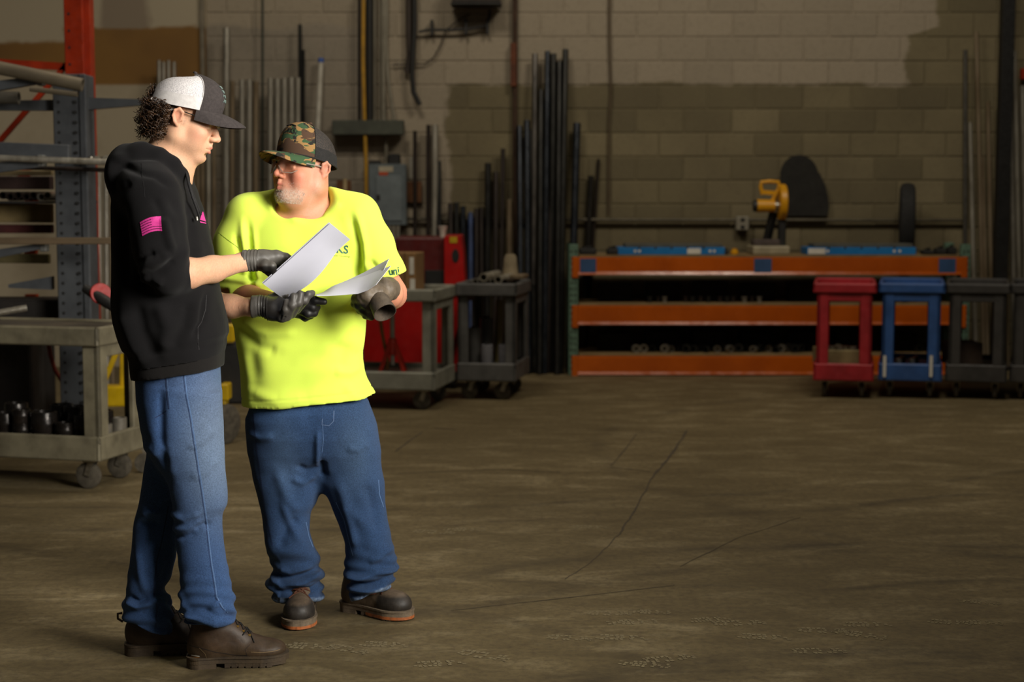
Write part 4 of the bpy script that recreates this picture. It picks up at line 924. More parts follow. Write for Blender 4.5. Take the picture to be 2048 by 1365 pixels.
def npmesh(name, P, Q, mat, parent, col=None, smooth=True):
    me = bpy.data.meshes.new(name); o0 = np.array(WLOC[parent.name]); n, m = len(P), len(Q)
    me.vertices.add(n); me.vertices.foreach_set('co', (P - o0).astype(np.float32).ravel()); me.loops.add(m * 4); me.loops.foreach_set('vertex_index', Q.astype(np.int32).ravel())
    me.polygons.add(m); me.polygons.foreach_set('loop_start', np.arange(0, m * 4, 4, dtype=np.int32)); me.update(calc_edges=True)
    me.validate()
    if smooth: me.shade_smooth()
    if col is not None:
        a = me.color_attributes.new('Col', 'FLOAT_COLOR', 'POINT'); c4 = np.ones((n, 4), np.float32); c4[:, :3] = col; a.data.foreach_set('color', c4.ravel())
    for q in (mat if isinstance(mat, (list, tuple)) else [mat]): me.materials.append(q)
    o = bpy.data.objects.new(name, me); COL.objects.link(o); o.parent = parent; WLOC[o.name] = Vector(o0); return o
def seg_d(P2, a, b):
    a, b = np.array(a, float), np.array(b, float); ba = b - a; t = np.clip(((P2 - a) @ ba) / max(ba @ ba, 1e-9), 0, 1)
    return np.linalg.norm(P2 - a - t[:, None] * ba, axis=1), t
def folds(P, N, lst, Y0):
    """sculpted folds: (points in picture columns/rows at depth Y0, width, height) raised along the normal on the side facing the viewer"""
    D = np.zeros(len(P)); front = np.clip(.5 - N[:, 1] * 1.5, 0, 1); P2 = P[:, [0, 2]]
    for pts, wdt, amp in lst:
        W = [at(x, y, Y0) for x, y in pts]; best = np.full(len(P), 9.0); tt = np.zeros(len(P)); m = len(W) - 1
        for i in range(m):
            d, t = seg_d(P2, (W[i].x, W[i].z), (W[i + 1].x, W[i + 1].z)); u = d < best; best[u] = d[u]; tt[u] = (i + t[u]) / m
        D += 1.5 * amp * np.exp(-(best / wdt) ** 2) * np.clip(np.minimum(tt, 1 - tt) * 5 + .25, 0, 1) * front
    return D
def sculpt(V, it=2, disp=None, post=1):
    P, Q = V.mesh(); P = lap(P, Q, it)
    if disp is not None:
        N = vnormals(P, Q); P = P + N * disp(P, N)[:, None]
        if post: P = lap(P, Q, post, .4)
    return P, Q
def A3(px, py, Y): return tuple(at(px, py, Y))
def sec(py, xl, xr, cy, rf, rb=None, Y=None):
    Y = Y or cy; a, b = at(xl, py, Y), at(xr, py, Y); return (a.z, (a.x + b.x) / 2, cy, (b.x - a.x) / 2, rf, rf if rb is None else rb)
def col_mat(name, rough=.6, noise=60, amt=.15, bump=.2, bd=.002, sss=0.0, sheen=0.0, weave=None, spec=.4):
    n = NT(name); at_ = n.add('ShaderNodeAttribute', attribute_name='Col'); co = n.coord(); f = n.noise(co, noise, 4, .6)
    c = n.mix(1.0, at_.outputs['Color'], n.ramp(f, [(.3, (1 - amt,) * 3), (.7, (1 + amt * .5,) * 3)]), 'MULTIPLY'); n.base(c); n.rough(rough); n.b.inputs['Specular IOR Level'].default_value = spec
    if weave:
        w = n.add('ShaderNodeTexWave'); w.inputs['Scale'].default_value = weave; w.inputs['Distortion'].default_value = 1.5; n.link(n.coord((1, .6, .3)), w.inputs['Vector']); f = n.math('ADD', f, n.math('MULTIPLY', w.outputs['Fac'], .5))
    n.bump(f, bump, bd)
    if sss: n.b.inputs['Subsurface Weight'].default_value = sss; n.b.inputs['Subsurface Radius'].default_value = (.02, .008, .004); n.b.inputs['Subsurface Scale'].default_value = .35
    if sheen: n.b.inputs['Sheen Weight'].default_value = sheen; n.b.inputs['Sheen Roughness'].default_value = .6
    return n.m
skin_m = col_mat('skin', .55, 220, .06, .12, .0008, .15, spec=.28)
denim_m = col_mat('denim', .9, 260, .4, .5, .0012, sheen=.05, weave=420, spec=.2)
fleece_m = col_mat('black_fleece', .95, 500, .25, .3, .001, sheen=.04, spec=.1)
tee_m = col_mat('jersey_cotton', .85, 600, .05, .2, .0006, sheen=.1, spec=.2)
glove_m = col_mat('knit_rubber_glove', .5, 400, .12, .3, .0006)
leather_m = col_mat('leather', .55, 90, .25, .35, .0015)
def L3(h): return np.array(lin(h)[:3])

# ------------------------------------------------------------------ heads
def head_sdf(V, p):
    """local frame: x to the face, y to the left ear, z up; eyes at z = 0"""
    fw = p.get('fat', 1.0)
    cr = p.get('cran', 1.0); V.ell((-.008, 0, .038), (.098 * cr, .077 * cr, .083 * cr), .01)
    V.ell((.022, 0, -.028), (.070, .064 * fw, .082), .03)
    V.ell((.050, 0, .045), (.042, .058, .045), .03)                       # forehead
    for s in (-1, 1):
        V.rc((-.004, s * .053 * fw, -.06), (.07, s * .016, -.102), .020 * fw, .015, .025)
        V.rc((-.004, s * .055 * fw, -.02), (-.004, s * .053 * fw, -.06), .02, .02 * fw, .02)
        V.ell((.058, s * .046 * fw, -.032), (.024, .018, .018), .022)          # cheekbone
        V.ell((.05, s * .04 * fw, -.06), (.026, .02 * fw, .028), .025)              # cheek
        V.rc((.088, s * .012, .021), (.068, s * .05, .022), .010, .009, .014)   # brow
    V.ell((.080, 0, -.104), (.017, .022, .016), .014)                  # chin
    V.ell((.076, 0, -.072), (.024, .030, .026), .018)                  # mouth mound
    for s in (-1, 1):
        V.ell((.096, s * .033, -.003), (.014, .018, .012), .012, 'd')
        V.ell((.074, s * .032, -.004), (.0155, .0155, .0145), .004)
        V.rc((.085, s * .018, .002), (.083, s * .046, .000), .0048, .004, .005)     # upper lid
        V.rc((.086, s * .020, -.011), (.081, s * .044, -.010), .004, .0035, .006)
    nl = p.get('nose', 1.0)
    V.rc((.089, 0, .010), (.100 + .002 * nl, 0, -.018), .0085, .0095, .010)
    V.rc((.100 + .002 * nl, 0, -.018), (.109 + .004 * nl, 0, -.035), .0095, .0115, .006)
    for s in (-1, 1):
        V.ell((.101, s * .0125, -.040), (.013, .0085, .0085), .006)
        V.ell((.106, s * .0065, -.0475), (.005, .0035, .003), .003, 'd')
    mo = p.get('mouth', 0.0)
    V.rc((.100, 0, -.052), (.099, 0, -.062), .005, .006, .008)
    for s in (-1, 1):
        V.rc((.1005, 0, -.0665), (.088, s * .023, -.071), .0058, .003, .004)
        V.rc((.0985, 0, -.0785 - mo), (.087, s * .021, -.073 - mo * .5), .0068, .003, .004)
        V.rc((.108, 0, -.0722 - mo * .4), (.09, s * .024, -.0718 - mo * .3), .0022 + mo * .3, .0012, .003, 'd')
    V.ell((.094, 0, -.091), (.008, .016, .005), .008, 'd')
    eo = p.get('ear', 0.0)
    for s in (-1, 1):                                                   # ears
        e_ = lambda x, y, z: (x - eo * .8, s * (y + eo), z)
        V.ell(e_(-.010, .077, -.006), (.016, .007, .027), .004, rot=(s * -.15, .18, s * .35))
        V.chain([e_(.004, .076, -.004), e_(.004, .080, .013), e_(-.009, .084, .022), e_(-.021, .087, .012), e_(-.022, .086, -.005), e_(-.014, .081, -.020), e_(-.005, .077, -.028)], [.0035, .0038, .004, .004, .004, .005, .0055], .004)
        V.ell(e_(-.007, .0862, -.002), (.010, .006, .014), .004, 'd', rot=(0, .2, 0))
        V.rc(e_(.004, .077, -.010), e_(.002, .078, -.005), .005, .004, .003)
def make_frame(fwd, up=(0, 0, 1), roll=0):
    x = Vector(fwd).normalized(); y = Vector(up).cross(x).normalized(); z = x.cross(y)
    Rm = Matrix((x, y, z)).transposed() @ Matrix.Rotation(roll, 3, 'X'); return np.array(Rm)
def cap_mesh(T, Rh, ch, sc, person, front, back, brim_m, under, p):
    """trucker cap: front panel, mesh back, bill, button; in the head frame"""
    fr = lambda q: Vector(Rh @ (np.array(q) * sc) + ch)
    nA, nT = 64, 14; a0, b0, h0, cz = p.get('a', .108), p.get('b', .090), p.get('h', .098), p.get('cz', .036); cxx = -.006
    def S(phi, t, off=0.0):
        rim = cz + .006 * math.cos(phi) - .012 * (1 - math.cos(phi)) * .5
        e = math.sin(t * math.pi / 2) ** .92; rr = math.cos(t * math.pi / 2) ** .72
        x = (a0 + off) * math.cos(phi) * rr; y = (b0 + off) * math.sin(phi) * rr
        hh = h0 * (1 + p.get('front_tall', .10) * math.cos(phi) * (1 - t)) + off
        z = rim + hh * e
        if math.cos(phi) > 0: x += .008 * math.cos(phi) * t * (1 - t) * 3
        return (cxx + x, y, z)
    lim = p.get('lim', math.radians(68)); vf, ff, vb, fb = [], [], [], []
    def panel(name, A0, A1, n, mat, parent, skip=None):
        vs, fs = [], []
        for lay, off in ((0, .0), (1, -.0035)):
            for i in range(n + 1):
                for t in range(nT + 1): vs.append(fr(S(A0 + (A1 - A0) * i / n, t / nT, off)))
        W = nT + 1; K = (n + 1) * W
        for i in range(n):
            for t in range(nT):
                if skip and skip((A0 + (A1 - A0) * (i + .5) / n), (t + .5) / nT): continue
                q = (i * W + t, (i + 1) * W + t, (i + 1) * W + t + 1, i * W + t + 1); fs.append(q); fs.append(tuple(K + x for x in q[::-1]))
        return mk(name, vs, fs, mat, parent, True)
    capo = panel('cap', -lim, lim, 26, front, person)
    panel('mesh_panel', lim, 2 * math.pi - lim, 40, back, capo, p.get('skip'))
    # sweatband edge
    pts = [fr(S(2 * math.pi * i / 48, .005, .001)) for i in range(49)]
    if not p.get('skip'): MB().tube(pts, .003 * sc, 6, False).build('rim_band', p.get('band', back), capo, True)
    for ph in (lim, -lim): MB().tube([fr(S(ph, t / 12, .0008)) for t in range(13)], .0016 * sc, 5).build('seam', p.get('seam', back), capo, True)
    MB().lathe([(0, .004), (.005, .003), (.007, 0), (.006, -.003), (0, -.003)], 12, Matrix.Translation(fr(S(0, 1.0))) @ Matrix(Rh).to_4x4() @ Matrix.Scale(sc, 4)).build('button', front, capo, True)
    nb, nv = 22, 8; vs, fs = [], []; BL = p.get('bill', .075); BW = math.radians(p.get('bw', 62)); droop = p.get('droop', .030); tilt = p.get('tilt', .25)
    for lay, dz in ((0, 0), (1, -.0038)):
        for i in range(nb + 1):
            u = -1 + 2 * i / nb; phi = u * BW; s0 = S(phi, .0, .001)
            for j in range(nv + 1):
                v = j / nv; ext = BL * math.sqrt(max(0, 1 - abs(u) ** 2.1)) * v
                x = s0[0] + ext; y = s0[1] * (1 - .05 * v); z = s0[2] + .004 - tilt * ext - droop * (y / b0) ** 2 * (v * .9 + .1) - .2 * ext * ext / .1
                vs.append(fr((x, y, z + dz)))
    Wv = nv + 1; K = (nb + 1) * Wv
    for i in range(nb):
        for j in range(nv):
            q = (i * Wv + j, (i + 1) * Wv + j, (i + 1) * Wv + j + 1, i * Wv + j + 1); fs.append(q); fs.append(tuple(K + x for x in q[::-1]))
        fs.append((i * Wv + nv, (i + 1) * Wv + nv, K + (i + 1) * Wv + nv, K + i * Wv + nv))
    mk('bill', vs, fs, brim_m, capo, True, 50)
    return capo, S, fr
def decal(name, polys_px, Y0, target, mat, parent, off=.0016, div=10):
    """flat print laid on cloth: outlines in picture columns/rows dropped onto the garment along the view depth"""
    dg = bpy.context.evaluated_depsgraph_get(); bvh = BVHTree.FromObject(target, dg); o0 = WLOC[target.name]; vs, fs = [], []
    for grid in polys_px:
        n, m = len(grid), len(grid[0]); o = len(vs)
        for row in grid:
            for (x, y) in row:
                d = ray(x, y); hit = bvh.ray_cast(Vector((0, 0, HC)) - o0, d.normalized())
                if hit[0] is None: vs.append(at(x, y, Y0))
                else: vs.append(hit[0] + o0 + hit[1] * off)
        for i in range(n - 1):
            for j in range(m - 1): fs.append((o + i * m + j, o + i * m + j + 1, o + (i + 1) * m + j + 1, o + (i + 1) * m + j))
    return mk(name, vs, fs, mat, parent)
def quad_grid(c, n, m):
    (a, b, d, e) = [np.array(q, float) for q in c]      # tl, tr, br, bl
    return [[tuple((a * (1 - u) + b * u) * (1 - v) + (e * (1 - u) + d * u) * v) for u in np.linspace(0, 1, m)] for v in np.linspace(0, 1, n)]
def text_decal(name, txt, size_px, org, ang, Y0, target, mat, parent, bold=True, sx=1.0, off=.0016):
    vs, fs = text_mesh(txt, 1.0, bold); dg = bpy.context.evaluated_depsgraph_get(); bvh = BVHTree.FromObject(target, dg); o0 = WLOC[target.name]; out = []
    ca, sa = math.cos(ang), math.sin(ang)
    for v in vs:
        x, y = v[0] * size_px * sx, v[1] * size_px; px, py = org[0] + x * ca + y * sa, org[1] - (y * ca - x * sa)
        hit = bvh.ray_cast(Vector((0, 0, HC)) - o0, ray(px, py).normalized()); out.append(at(px, py, Y0) if hit[0] is None else hit[0] + o0 + hit[1] * off)
    return mk(name, out, fs, mat, parent)
# ------------------------------------------------------------------ boots
def boot(person, heel, toe, L, leather, solem, lacem, p=None):
    """work boot standing on the floor, from heel point to toe point"""
    p = p or {}; h, t = Vector(heel), Vector(toe); d = (t - h); d.z = 0; d.normalize(); k = L / .30; wd = p.get('w', 1.0)
    Rm = np.array(Matrix((d, Vector((-d.y, d.x, 0)), Vector((0, 0, 1)))).transposed()); X = Matrix(Rm).to_4x4(); X.translation = h
    c0 = np.array(h) + Rm @ np.array((L / 2, 0, 0)); ex = abs(d.x) * L / 2 + .09; ey = abs(d.y) * L / 2 + .09; hh = .0032
    V = Vol(np.arange(c0[0] - ex, c0[0] + ex, hh, dtype=np.float32), np.arange(c0[1] - ey, c0[1] + ey, hh, dtype=np.float32), np.arange(.0, .28, hh, dtype=np.float32)); V.setframe(Rm, h, k)
    V.ell((.058, 0, .062), (.056, .041 * wd, .06), .02); V.rc((.07, 0, .09), (.066, 0, p.get('sh', .20)), .049 * wd, p.get('sr', .056) * wd, .03)
    V.rc((.10, 0, .118), (.185, 0, p.get('vz', .058)), .041 * wd, .034 * wd, .03); V.rc((.08, 0, .055), (.195, 0, .046), .04 * wd, .040 * wd, .02); V.ell((.228, 0, p.get('tz', .050)), (.064, .050 * wd, p.get('toe_h', .037)), .022)
    V.cut((0, 0, .026), (0, 0, -1))
    P, Q = sculpt(V, 2, lambda P, N: vnoise(P, (60, 60, 60), 3) * .0015 + vnoise(P, (22, 22, 30), 5) * .003)
    loc = (P - np.array(h)) @ Rm; base = L3(leather)[None, :] * (1 + .5 * vnoise(P, (30, 30, 30), 9)[:, None]); dust = np.clip((.075 * k - loc[:, 2]) / .05, 0, 1)[:, None] * p.get('dust', .25)
    colr = base * (1 - dust) + L3('#5d4f3a') * dust
    if 'toecap' in p: m = np.clip((loc[:, 0] - .175 * k) / .012, 0, 1)[:, None] * np.clip((.088 - loc[:, 2]) / .01, 0, 1)[:, None]; colr = colr * (1 - m) + (L3(p['toecap']) * (1 + .9 * vnoise(P, (40, 40, 40), 2)[:, None])) * m
    b = npmesh('boot', P, Q, leather_m, person, colr)
    out = []; n = 40
    def W(x):           # half width along the boot
        u = x / L
        if u < .12: return .038 * math.sqrt(max(0, 1 - ((.12 - u) / .12) ** 2)) * wd
        if u < .45: return (.038 - .004 * math.sin((u - .12) / .33 * math.pi)) * wd
        if u < .72: return (.038 + .014 * (u - .45) / .27) * wd
        return .052 * math.sqrt(max(0, 1 - ((u - .72) / .28) ** 2)) * wd
    def outline(x0, x1, e): 
        xs = [x0 + (x1 - x0) * (.5 - .5 * math.cos(math.pi * i / n)) for i in range(n + 1)]
        up = [(x, (W(x) + e) * k if 0 < x < L else .002) for x in xs]; return up + [(x, -y) for x, y in reversed(up)]
    S_ = MB(X); S_.prism(outline(-.0 + .001, L - .001, .004), 'z', .016, .032); S_.prism(outline(L * .37, L - .012, .0025), 'z', .0055, .02); S_.prism(outline(.001, L * .29, .003), 'z', 0, .018)
    nl = 9
    for i in range(nl):
        a = L * (.37 + .61 * i / nl); S_.prism(outline(a, min(L - .002, a + L * .052), .003), 'z', .002 + (.012 * max(0, (i - 6)) / 3), .018)
    so = S_.build('sole', solem, b)
    wm = MB(X); wm.prism(outline(.0005, L - .0005, .007), 'z', .0305, .0365); wm.build('welt', p.get('welt', solem), b)
    if 'stripe' in p: MB(X).prism(outline(L * .45, L + .0015, .0052), 'z', .006, .016).build('outsole_band', p['stripe'], b)
    # laces follow the instep
    bv = BVHTree.FromPolygons([tuple(q) for q in P], [tuple(q) for q in Q]); pts = []
    def top(x, y):
        o = X @ Vector((x * k, y * k, .25)); hit = bv.ray_cast(o, Vector((0, 0, -1))); return (hit[0] if hit[0] else X @ Vector((x * k, y * k, .08))) + Vector((0, 0, .0025))
    rows = [.185, .168, .151, .134, .119, .106]; lm = MB()
    for i, x in enumerate(rows[:-1]):
        lm.tube([top(x, -.019), top(x - .006, -.008), top(x - .009, .0), top(x - .012, .010), top(rows[i + 1], .019)], .0021, 6); lm.tube([top(x, .019), top(x - .006, .008), top(x - .009, .0) + Vector((0, 0, .003)), top(x - .012, -.010), top(rows[i + 1], -.019)], .0021, 6)
    for s in (-1, 1):
        c = top(rows[0], 0.002); lm.tube([c, top(.178, s * .018) + Vector((0, 0, .006)), top(.165, s * .032) + Vector((0, 0, .004)), top(.172, s * .022) + Vector((0, 0, .004)), c], .0020, 6); lm.tube([c, top(.19, s * .02), top(.198, s * .036)], .0018, 6)
    lo = lm.build('laces', lacem, b, True); lo['kind'] = 'stuff'
    if 'eyelet' in p:
        for x in rows:
            for s in (-1, 1):
                q = top(x, s * .021); MB().lathe([(.0018, 0), (.0045, 0), (.004, .0018), (.0018, .0018), (.0018, 0)], 10, Matrix.Translation(q - Vector((0, 0, .001))) @ Matrix.Rotation(-s * .7, 4, d)).build('eyelet', p['eyelet'], b, True)
    # stitched seam line
    sm_ = MB(); 
    return b, X, bv
# ------------------------------------------------------------------ the young man in the black hoodie
Y1 = 4.92
pb = fl(380, 1335); young = thing('person', (pb.x, Y1, 0), 'person in black hoodie and white mesh cap in profile, pointing at a folded sheet', 'person')
Cy = np.array(at(369, 235, Y1)); pit = math.radians(17); Ry = make_frame((math.cos(pit) * math.cos(.06), math.sin(.06), -math.sin(pit))); Sy = 1.0
hx, hz = Cy[0], Cy[2]
V = Vol(graded(at(200, 600, Y1).x - .02, at(540, 600, Y1).x, .0065, [(hx - .12, hx + .14, .0021)]), graded(Y1 - .32, Y1 + .32, .0065, [(Y1 - .10, Y1 + .10, .0021)]), graded(.08, hz + .15, .007, [(hz - .15, hz + .15, .0021)]))
V.setframe(Ry, Cy, Sy); head_sdf(V, dict(fat=.95, nose=1.0, mouth=.0025, cran=.955))
V.setframe()
nk0 = Cy + Ry @ np.array((-.022, 0, -.055)); nk1 = np.array(at(322, 352, Y1))
V.rc(nk0, nk1, .053, .062, .035); V.rc(Cy + Ry @ np.array((.035, 0, -.10)), np.array(at(352, 345, Y1)), .022, .04, .04)
V.rc(A3(378, 318, Y1), A3(374, 326, Y1), .012, .012, .012)
sh = [A3(305, 392, Y1 - .17), A3(305, 392, Y1 + .17)]
V.rc(sh[0], sh[1], .06, .06, .05); V.rc(nk1, A3(330, 700, Y1), .08, .09, .06); V.rc(A3(345, 690, Y1), A3(355, 760, Y1), .085, .08, .06)
# near (right) arm: shoulder, elbow, wrist
EL, WR = A3(335, 556, Y1 - .20), A3(488, 524, Y1 + .04)
V.rc(sh[0], EL, .05, .045, .03); V.chain([EL, A3(372, 548, Y1 - .15), A3(425, 539, Y1 - .06), WR, A3(498, 522, Y1 + .05)], [.046, .046, .039, .027, .023], .02)
EL2, WR2 = A3(372, 606, Y1 + .24), A3(508, 615, Y1 + .13)
V.rc(sh[1], EL2, .05, .045, .03); V.chain([EL2, A3(420, 608, Y1 + .21), A3(465, 613, Y1 + .17), WR2, A3(516, 614, Y1 + .13)], [.044, .044, .036, .027, .022], .02)
V.rc(A3(362, 760, Y1 - .07), A3(395, 1010, Y1 - .065), .06, .05, .04); V.rc(A3(395, 1010, Y1 - .065), A3(408, 1250, Y1 - .06), .05, .03, .03)
V.rc(A3(352, 760, Y1 + .07), A3(325, 1010, Y1 + .065), .06, .045, .04); V.rc(A3(325, 1010, Y1 + .065), A3(297, 1245, Y1 + .06), .045, .03, .03)
P, Q = sculpt(V, 2); loc = (P - Cy) @ Ry
base = np.tile(L3('#d6a888'), (len(P), 1))
def tint(base, m, c, amt): m = np.clip(m, 0, 1)[:, None] * amt; return base * (1 - m) + L3(c) * m
gauss = lambda c, r: np.exp(-(((loc - np.array(c)) / np.array(r)) ** 2).sum(1))
base = tint(base, gauss((.06, -.05, -.04), (.035, .03, .025)) + gauss((.06, .05, -.04), (.035, .03, .025)) + gauss((.112, 0, -.036), (.012, .014, .014)), '#d0806a', .45)
base = tint(base, gauss((.104, 0, -.0665), (.014, .018, .0045)) + gauss((.102, 0, -.081), (.014, .016, .0055)), '#b9584f', .85)
base = tint(base, gauss((-.012, -.085, 0), (.02, .02, .03)) + gauss((-.012, .085, 0), (.02, .02, .03)), '#cf7f66', .6)
stub = np.clip((-.055 - loc[:, 2]) / .03, 0, 1) * (loc[:, 0] > -.0) * (.5 + vnoise(P, (700, 700, 700), 1)); base = tint(base, stub * (loc[:, 0] > -.02), '#8b6248', .35)
side = np.clip(1 - np.abs(loc[:, 0] - .012) / .014, 0, 1) * np.clip((loc[:, 2] + .03) / .01, 0, 1) * (np.abs(loc[:, 1]) > .045); base = tint(base, side * (.6 + vnoise(P, (500, 500, 300), 4)), '#5a3f28', .55)
arm_r = (loc[:, 2] < -.25); base = tint(base, arm_r * (.35 + vnoise(P, (30, 30, 30), 8)), '#c4836a', .4)
body = npmesh('body', P, Q, skin_m, young, base)
fr = lambda q: Vector(Ry @ (np.array(q) * Sy) + Cy)
eye_w = M('eye_white', '#d9d0c4', '#cfc6ba', .2, bump=0); iris = M('dark_iris', '#33261c', '#241a13', .15, bump=0); brow_m = M('brow_hair', '#3a2817', '#2b1d10', .8)
for s in (-1, 1):
    e = MB().lathe([(0, -.0122)] + [(.0122 * math.sin(a), -.0122 * math.cos(a)) for a in np.linspace(.3, 2.84, 9)] + [(0, .0122)], 16, Matrix.Translation(fr((.0765, s * .032, -.004)))).build('eye', eye_w, young, True)
    MB().lathe([(0, .0002), (.0055, 0), (.0055, -.002)], 14, Matrix.Translation(fr((.0886, s * .0335, -.0055))) @ Matrix(Ry).to_4x4() @ Matrix.Rotation(math.pi / 2, 4, 'Y')).build('iris', iris, e, True)
bm_ = MB()
for s in (-1, 1):
    for i in range(70):
        u = random.random(); c = np.array((.098 - .028 * u * u - .004 * u, s * (.010 + .040 * u), .019 + .006 * math.sin(u * 2.4) + random.uniform(-.003, .003))); bm_.tube([fr(c), fr(c + np.array((-.002, s * .006, .0025)))], [.0007, .0003], 3, False)
bw = bm_.build('eyebrows', brow_m, young); bw['kind'] = 'stuff'
# safety glasses with yellow lenses under the bill
gl = NT('yellow_lens'); gl.base(lin('#d8c820')); gl.rough(.08); gl.b.inputs['Alpha'].default_value = .35; gl.b.inputs['Transmission Weight'].default_value = .2
gvs, gfs = [], []
for i in range(21):
    a = -1.05 + 2.1 * i / 20
    for z in (.020, .012, -.004): gvs.append(fr((.056 + .056 * math.cos(a) + (.0 if z > 0 else -.002), .070 * math.sin(a), z + .006 * abs(math.sin(a)))))
for i in range(20):
    for j in range(2): gfs.append((i * 3 + j, i * 3 + j + 1, (i + 1) * 3 + j + 1, (i + 1) * 3 + j))
gg = mk('safety_glasses', gvs, gfs, gl.m, young, True)
for s in (-1, 1): MB().tube([fr((.082, s * .062, .016)), fr((.04, s * .077, .014)), fr((0, s * .081, .016))], .0018, 6).build('temple_arm', M('black_plastic', '#26231f', '#1b1916', .4), gg, True)
# cap
charcoal = M('charcoal_cloth', '#3b3433', '#2e2827', .9, scale=120, bump=.3); wmesh = NT('white_cap_mesh')
co = wmesh.coord((1, 1, 1)); vo = wmesh.add('ShaderNodeTexVoronoi'); vo.inputs['Scale'].default_value = 420; wmesh.link(co, vo.inputs['Vector'])
wmesh.base(wmesh.ramp(vo.outputs['Distance'], [(.2, lin('#8f8b90')), (.5, lin('#d8d4d4'))])); wmesh.rough(.8); wmesh.bump(vo.outputs['Distance'], .4, .001)
whitec = M('white_cloth', '#d8d4d2', '#c6c2c0', .85, scale=80)
capo, S1, fr1 = cap_mesh(None, Ry, Cy, Sy, young, charcoal, wmesh.m, charcoal, charcoal,
    dict(a=.112, b=.089, h=.100, cz=.034, lim=math.radians(62), bill=.080, bw=66, droop=.042, tilt=.06, front_tall=.03, seam=whitec, band=whitec, skip=lambda ph, t: abs(ph - math.pi) < .55 and t < .42 * math.cos((ph - math.pi) / .55 * 1.3)))
for s in (-1, 1): MB().tube([fr1(S1(math.pi + s * .5 * u, .04 + .3 * 0, .001)) for u in np.linspace(0, 1.15, 8)], .0045, 6).build('strap', whitec, capo, True)
vs, fs = [], []
for lay, off in ((0, .002), (1, -.001)):
    for i in range(41):
        for t in range(3): vs.append(fr1(S1(math.radians(62) + (math.radians(148) - math.radians(62)) * i / 40, t * .11, off)))
for i in range(40):
    for t in range(2): q = (i * 3 + t, (i + 1) * 3 + t, (i + 1) * 3 + t + 1, i * 3 + t + 1); fs.append(q); fs.append(tuple(123 + x for x in q[::-1]))
vs2 = [Vector(v) for v in vs]
for sgn in (1, -1):
    vv = []
    for lay, off in ((0, .002), (1, -.001)):
        for i in range(41):
            for t in range(3): vv.append(fr1(S1(sgn * (math.radians(62) + math.radians(86) * i / 40), t * .11, off)))
    mk('cloth_band', vv, fs, whitec, capo, True)
lg_m = M('grey_green_thread', '#6f7f7a', '#5a6a66', .7)
for i in range(4):
    z0 = .25 + .1 * i; MB().tube([fr1(S1(a, z0 + .03 * math.sin(a * 30 + i), .0018)) for a in np.linspace(-.26, .26, 12)], .0016, 5).build('logo_stitch', lg_m, capo, True)
# curls
hair_m = NT('brown_curls'); hn = hair_m.noise(hair_m.coord(), 60, 3); hair_m.base(hair_m.ramp(hn, [(.3, lin('#20150c')), (.7, lin('#4e341d'))])); hair_m.rough(.42); hair_m.b.inputs['Specular IOR Level'].default_value = .6
hm = MB(); rnd = random.Random(3)
def curl(c, d, L, R, turns, r):
    d = Vector(d).normalized(); u = d.orthogonal().normalized(); v = d.cross(u); ph = rnd.random() * 6.28; n = int(turns * 8) + 2
    pts = [Vector(c) + d * (L * i / n) + (u * math.cos(ph + turns * 6.28 * i / n) + v * math.sin(ph + turns * 6.28 * i / n)) * R * (.6 + .5 * i / n) for i in range(n + 1)]
    hm.tube(pts, [r * (1 - .5 * i / n) for i in range(n + 1)], 4, False)
for i in range(620):
    ang = rnd.uniform(1.72, 2 * math.pi - 1.72); z = rnd.uniform(-.078, .036)
    fall = 1 - max(0, (-.03 - z)) * 4; rx, ry = .097 * fall, .078 * fall
    b = np.array((-.006 + rx * math.cos(ang), ry * math.sin(ang), z)); nrm = np.array((math.cos(ang), math.sin(ang) * 1.1, 0))
    if abs(b[1]) > .06 and b[0] > -.026: continue
    wd = Ry @ (nrm * .9 + np.array((-.15, 0, -.5 + rnd.uniform(-.35, .3)))); curl(fr(b), wd, rnd.uniform(.022, .05), rnd.uniform(.004, .008), rnd.uniform(1.2, 2.4), rnd.uniform(.0011, .0018))
for i in range(90):     # tuft through the cap opening
    ang = math.pi + rnd.uniform(-.5, .5); z = rnd.uniform(.03, .066); b = np.array((-.098 + .005, .06 * math.sin(ang), z)); curl(fr(b), Ry @ np.array((-1, .6 * math.sin(ang), rnd.uniform(-.5, .35))), rnd.uniform(.022, .038), rnd.uniform(.005, .008), 1.8, .0014)
ho = hm.build('hair', hair_m.m, young, True, None); ho['kind'] = 'stuff'
# under-hair so that no scalp shows
Vh = Vol(np.arange(hx - .14, hx + .06, .004, dtype=np.float32), np.arange(Y1 - .11, Y1 + .11, .004, dtype=np.float32), np.arange(hz - .12, hz + .08, .004, dtype=np.float32)); Vh.setframe(Ry, Cy, Sy)
Vh.ell((-.03, 0, -.005), (.078, .081, .058), .01); Vh.ell((-.052, 0, -.045), (.046, .058, .034), .02); Vh.ell((.04, 0, -.02), (.07, .1, .1), .004, 'd'); Vh.ell((-.006, 0, -.04), (.035, .1, .05), .01, 'd')
P, Q = sculpt(Vh, 1, lambda P, N: vnoise(P, (110, 110, 110), 2) * .010); npmesh('hair_base', P, Q, hair_m.m, young)

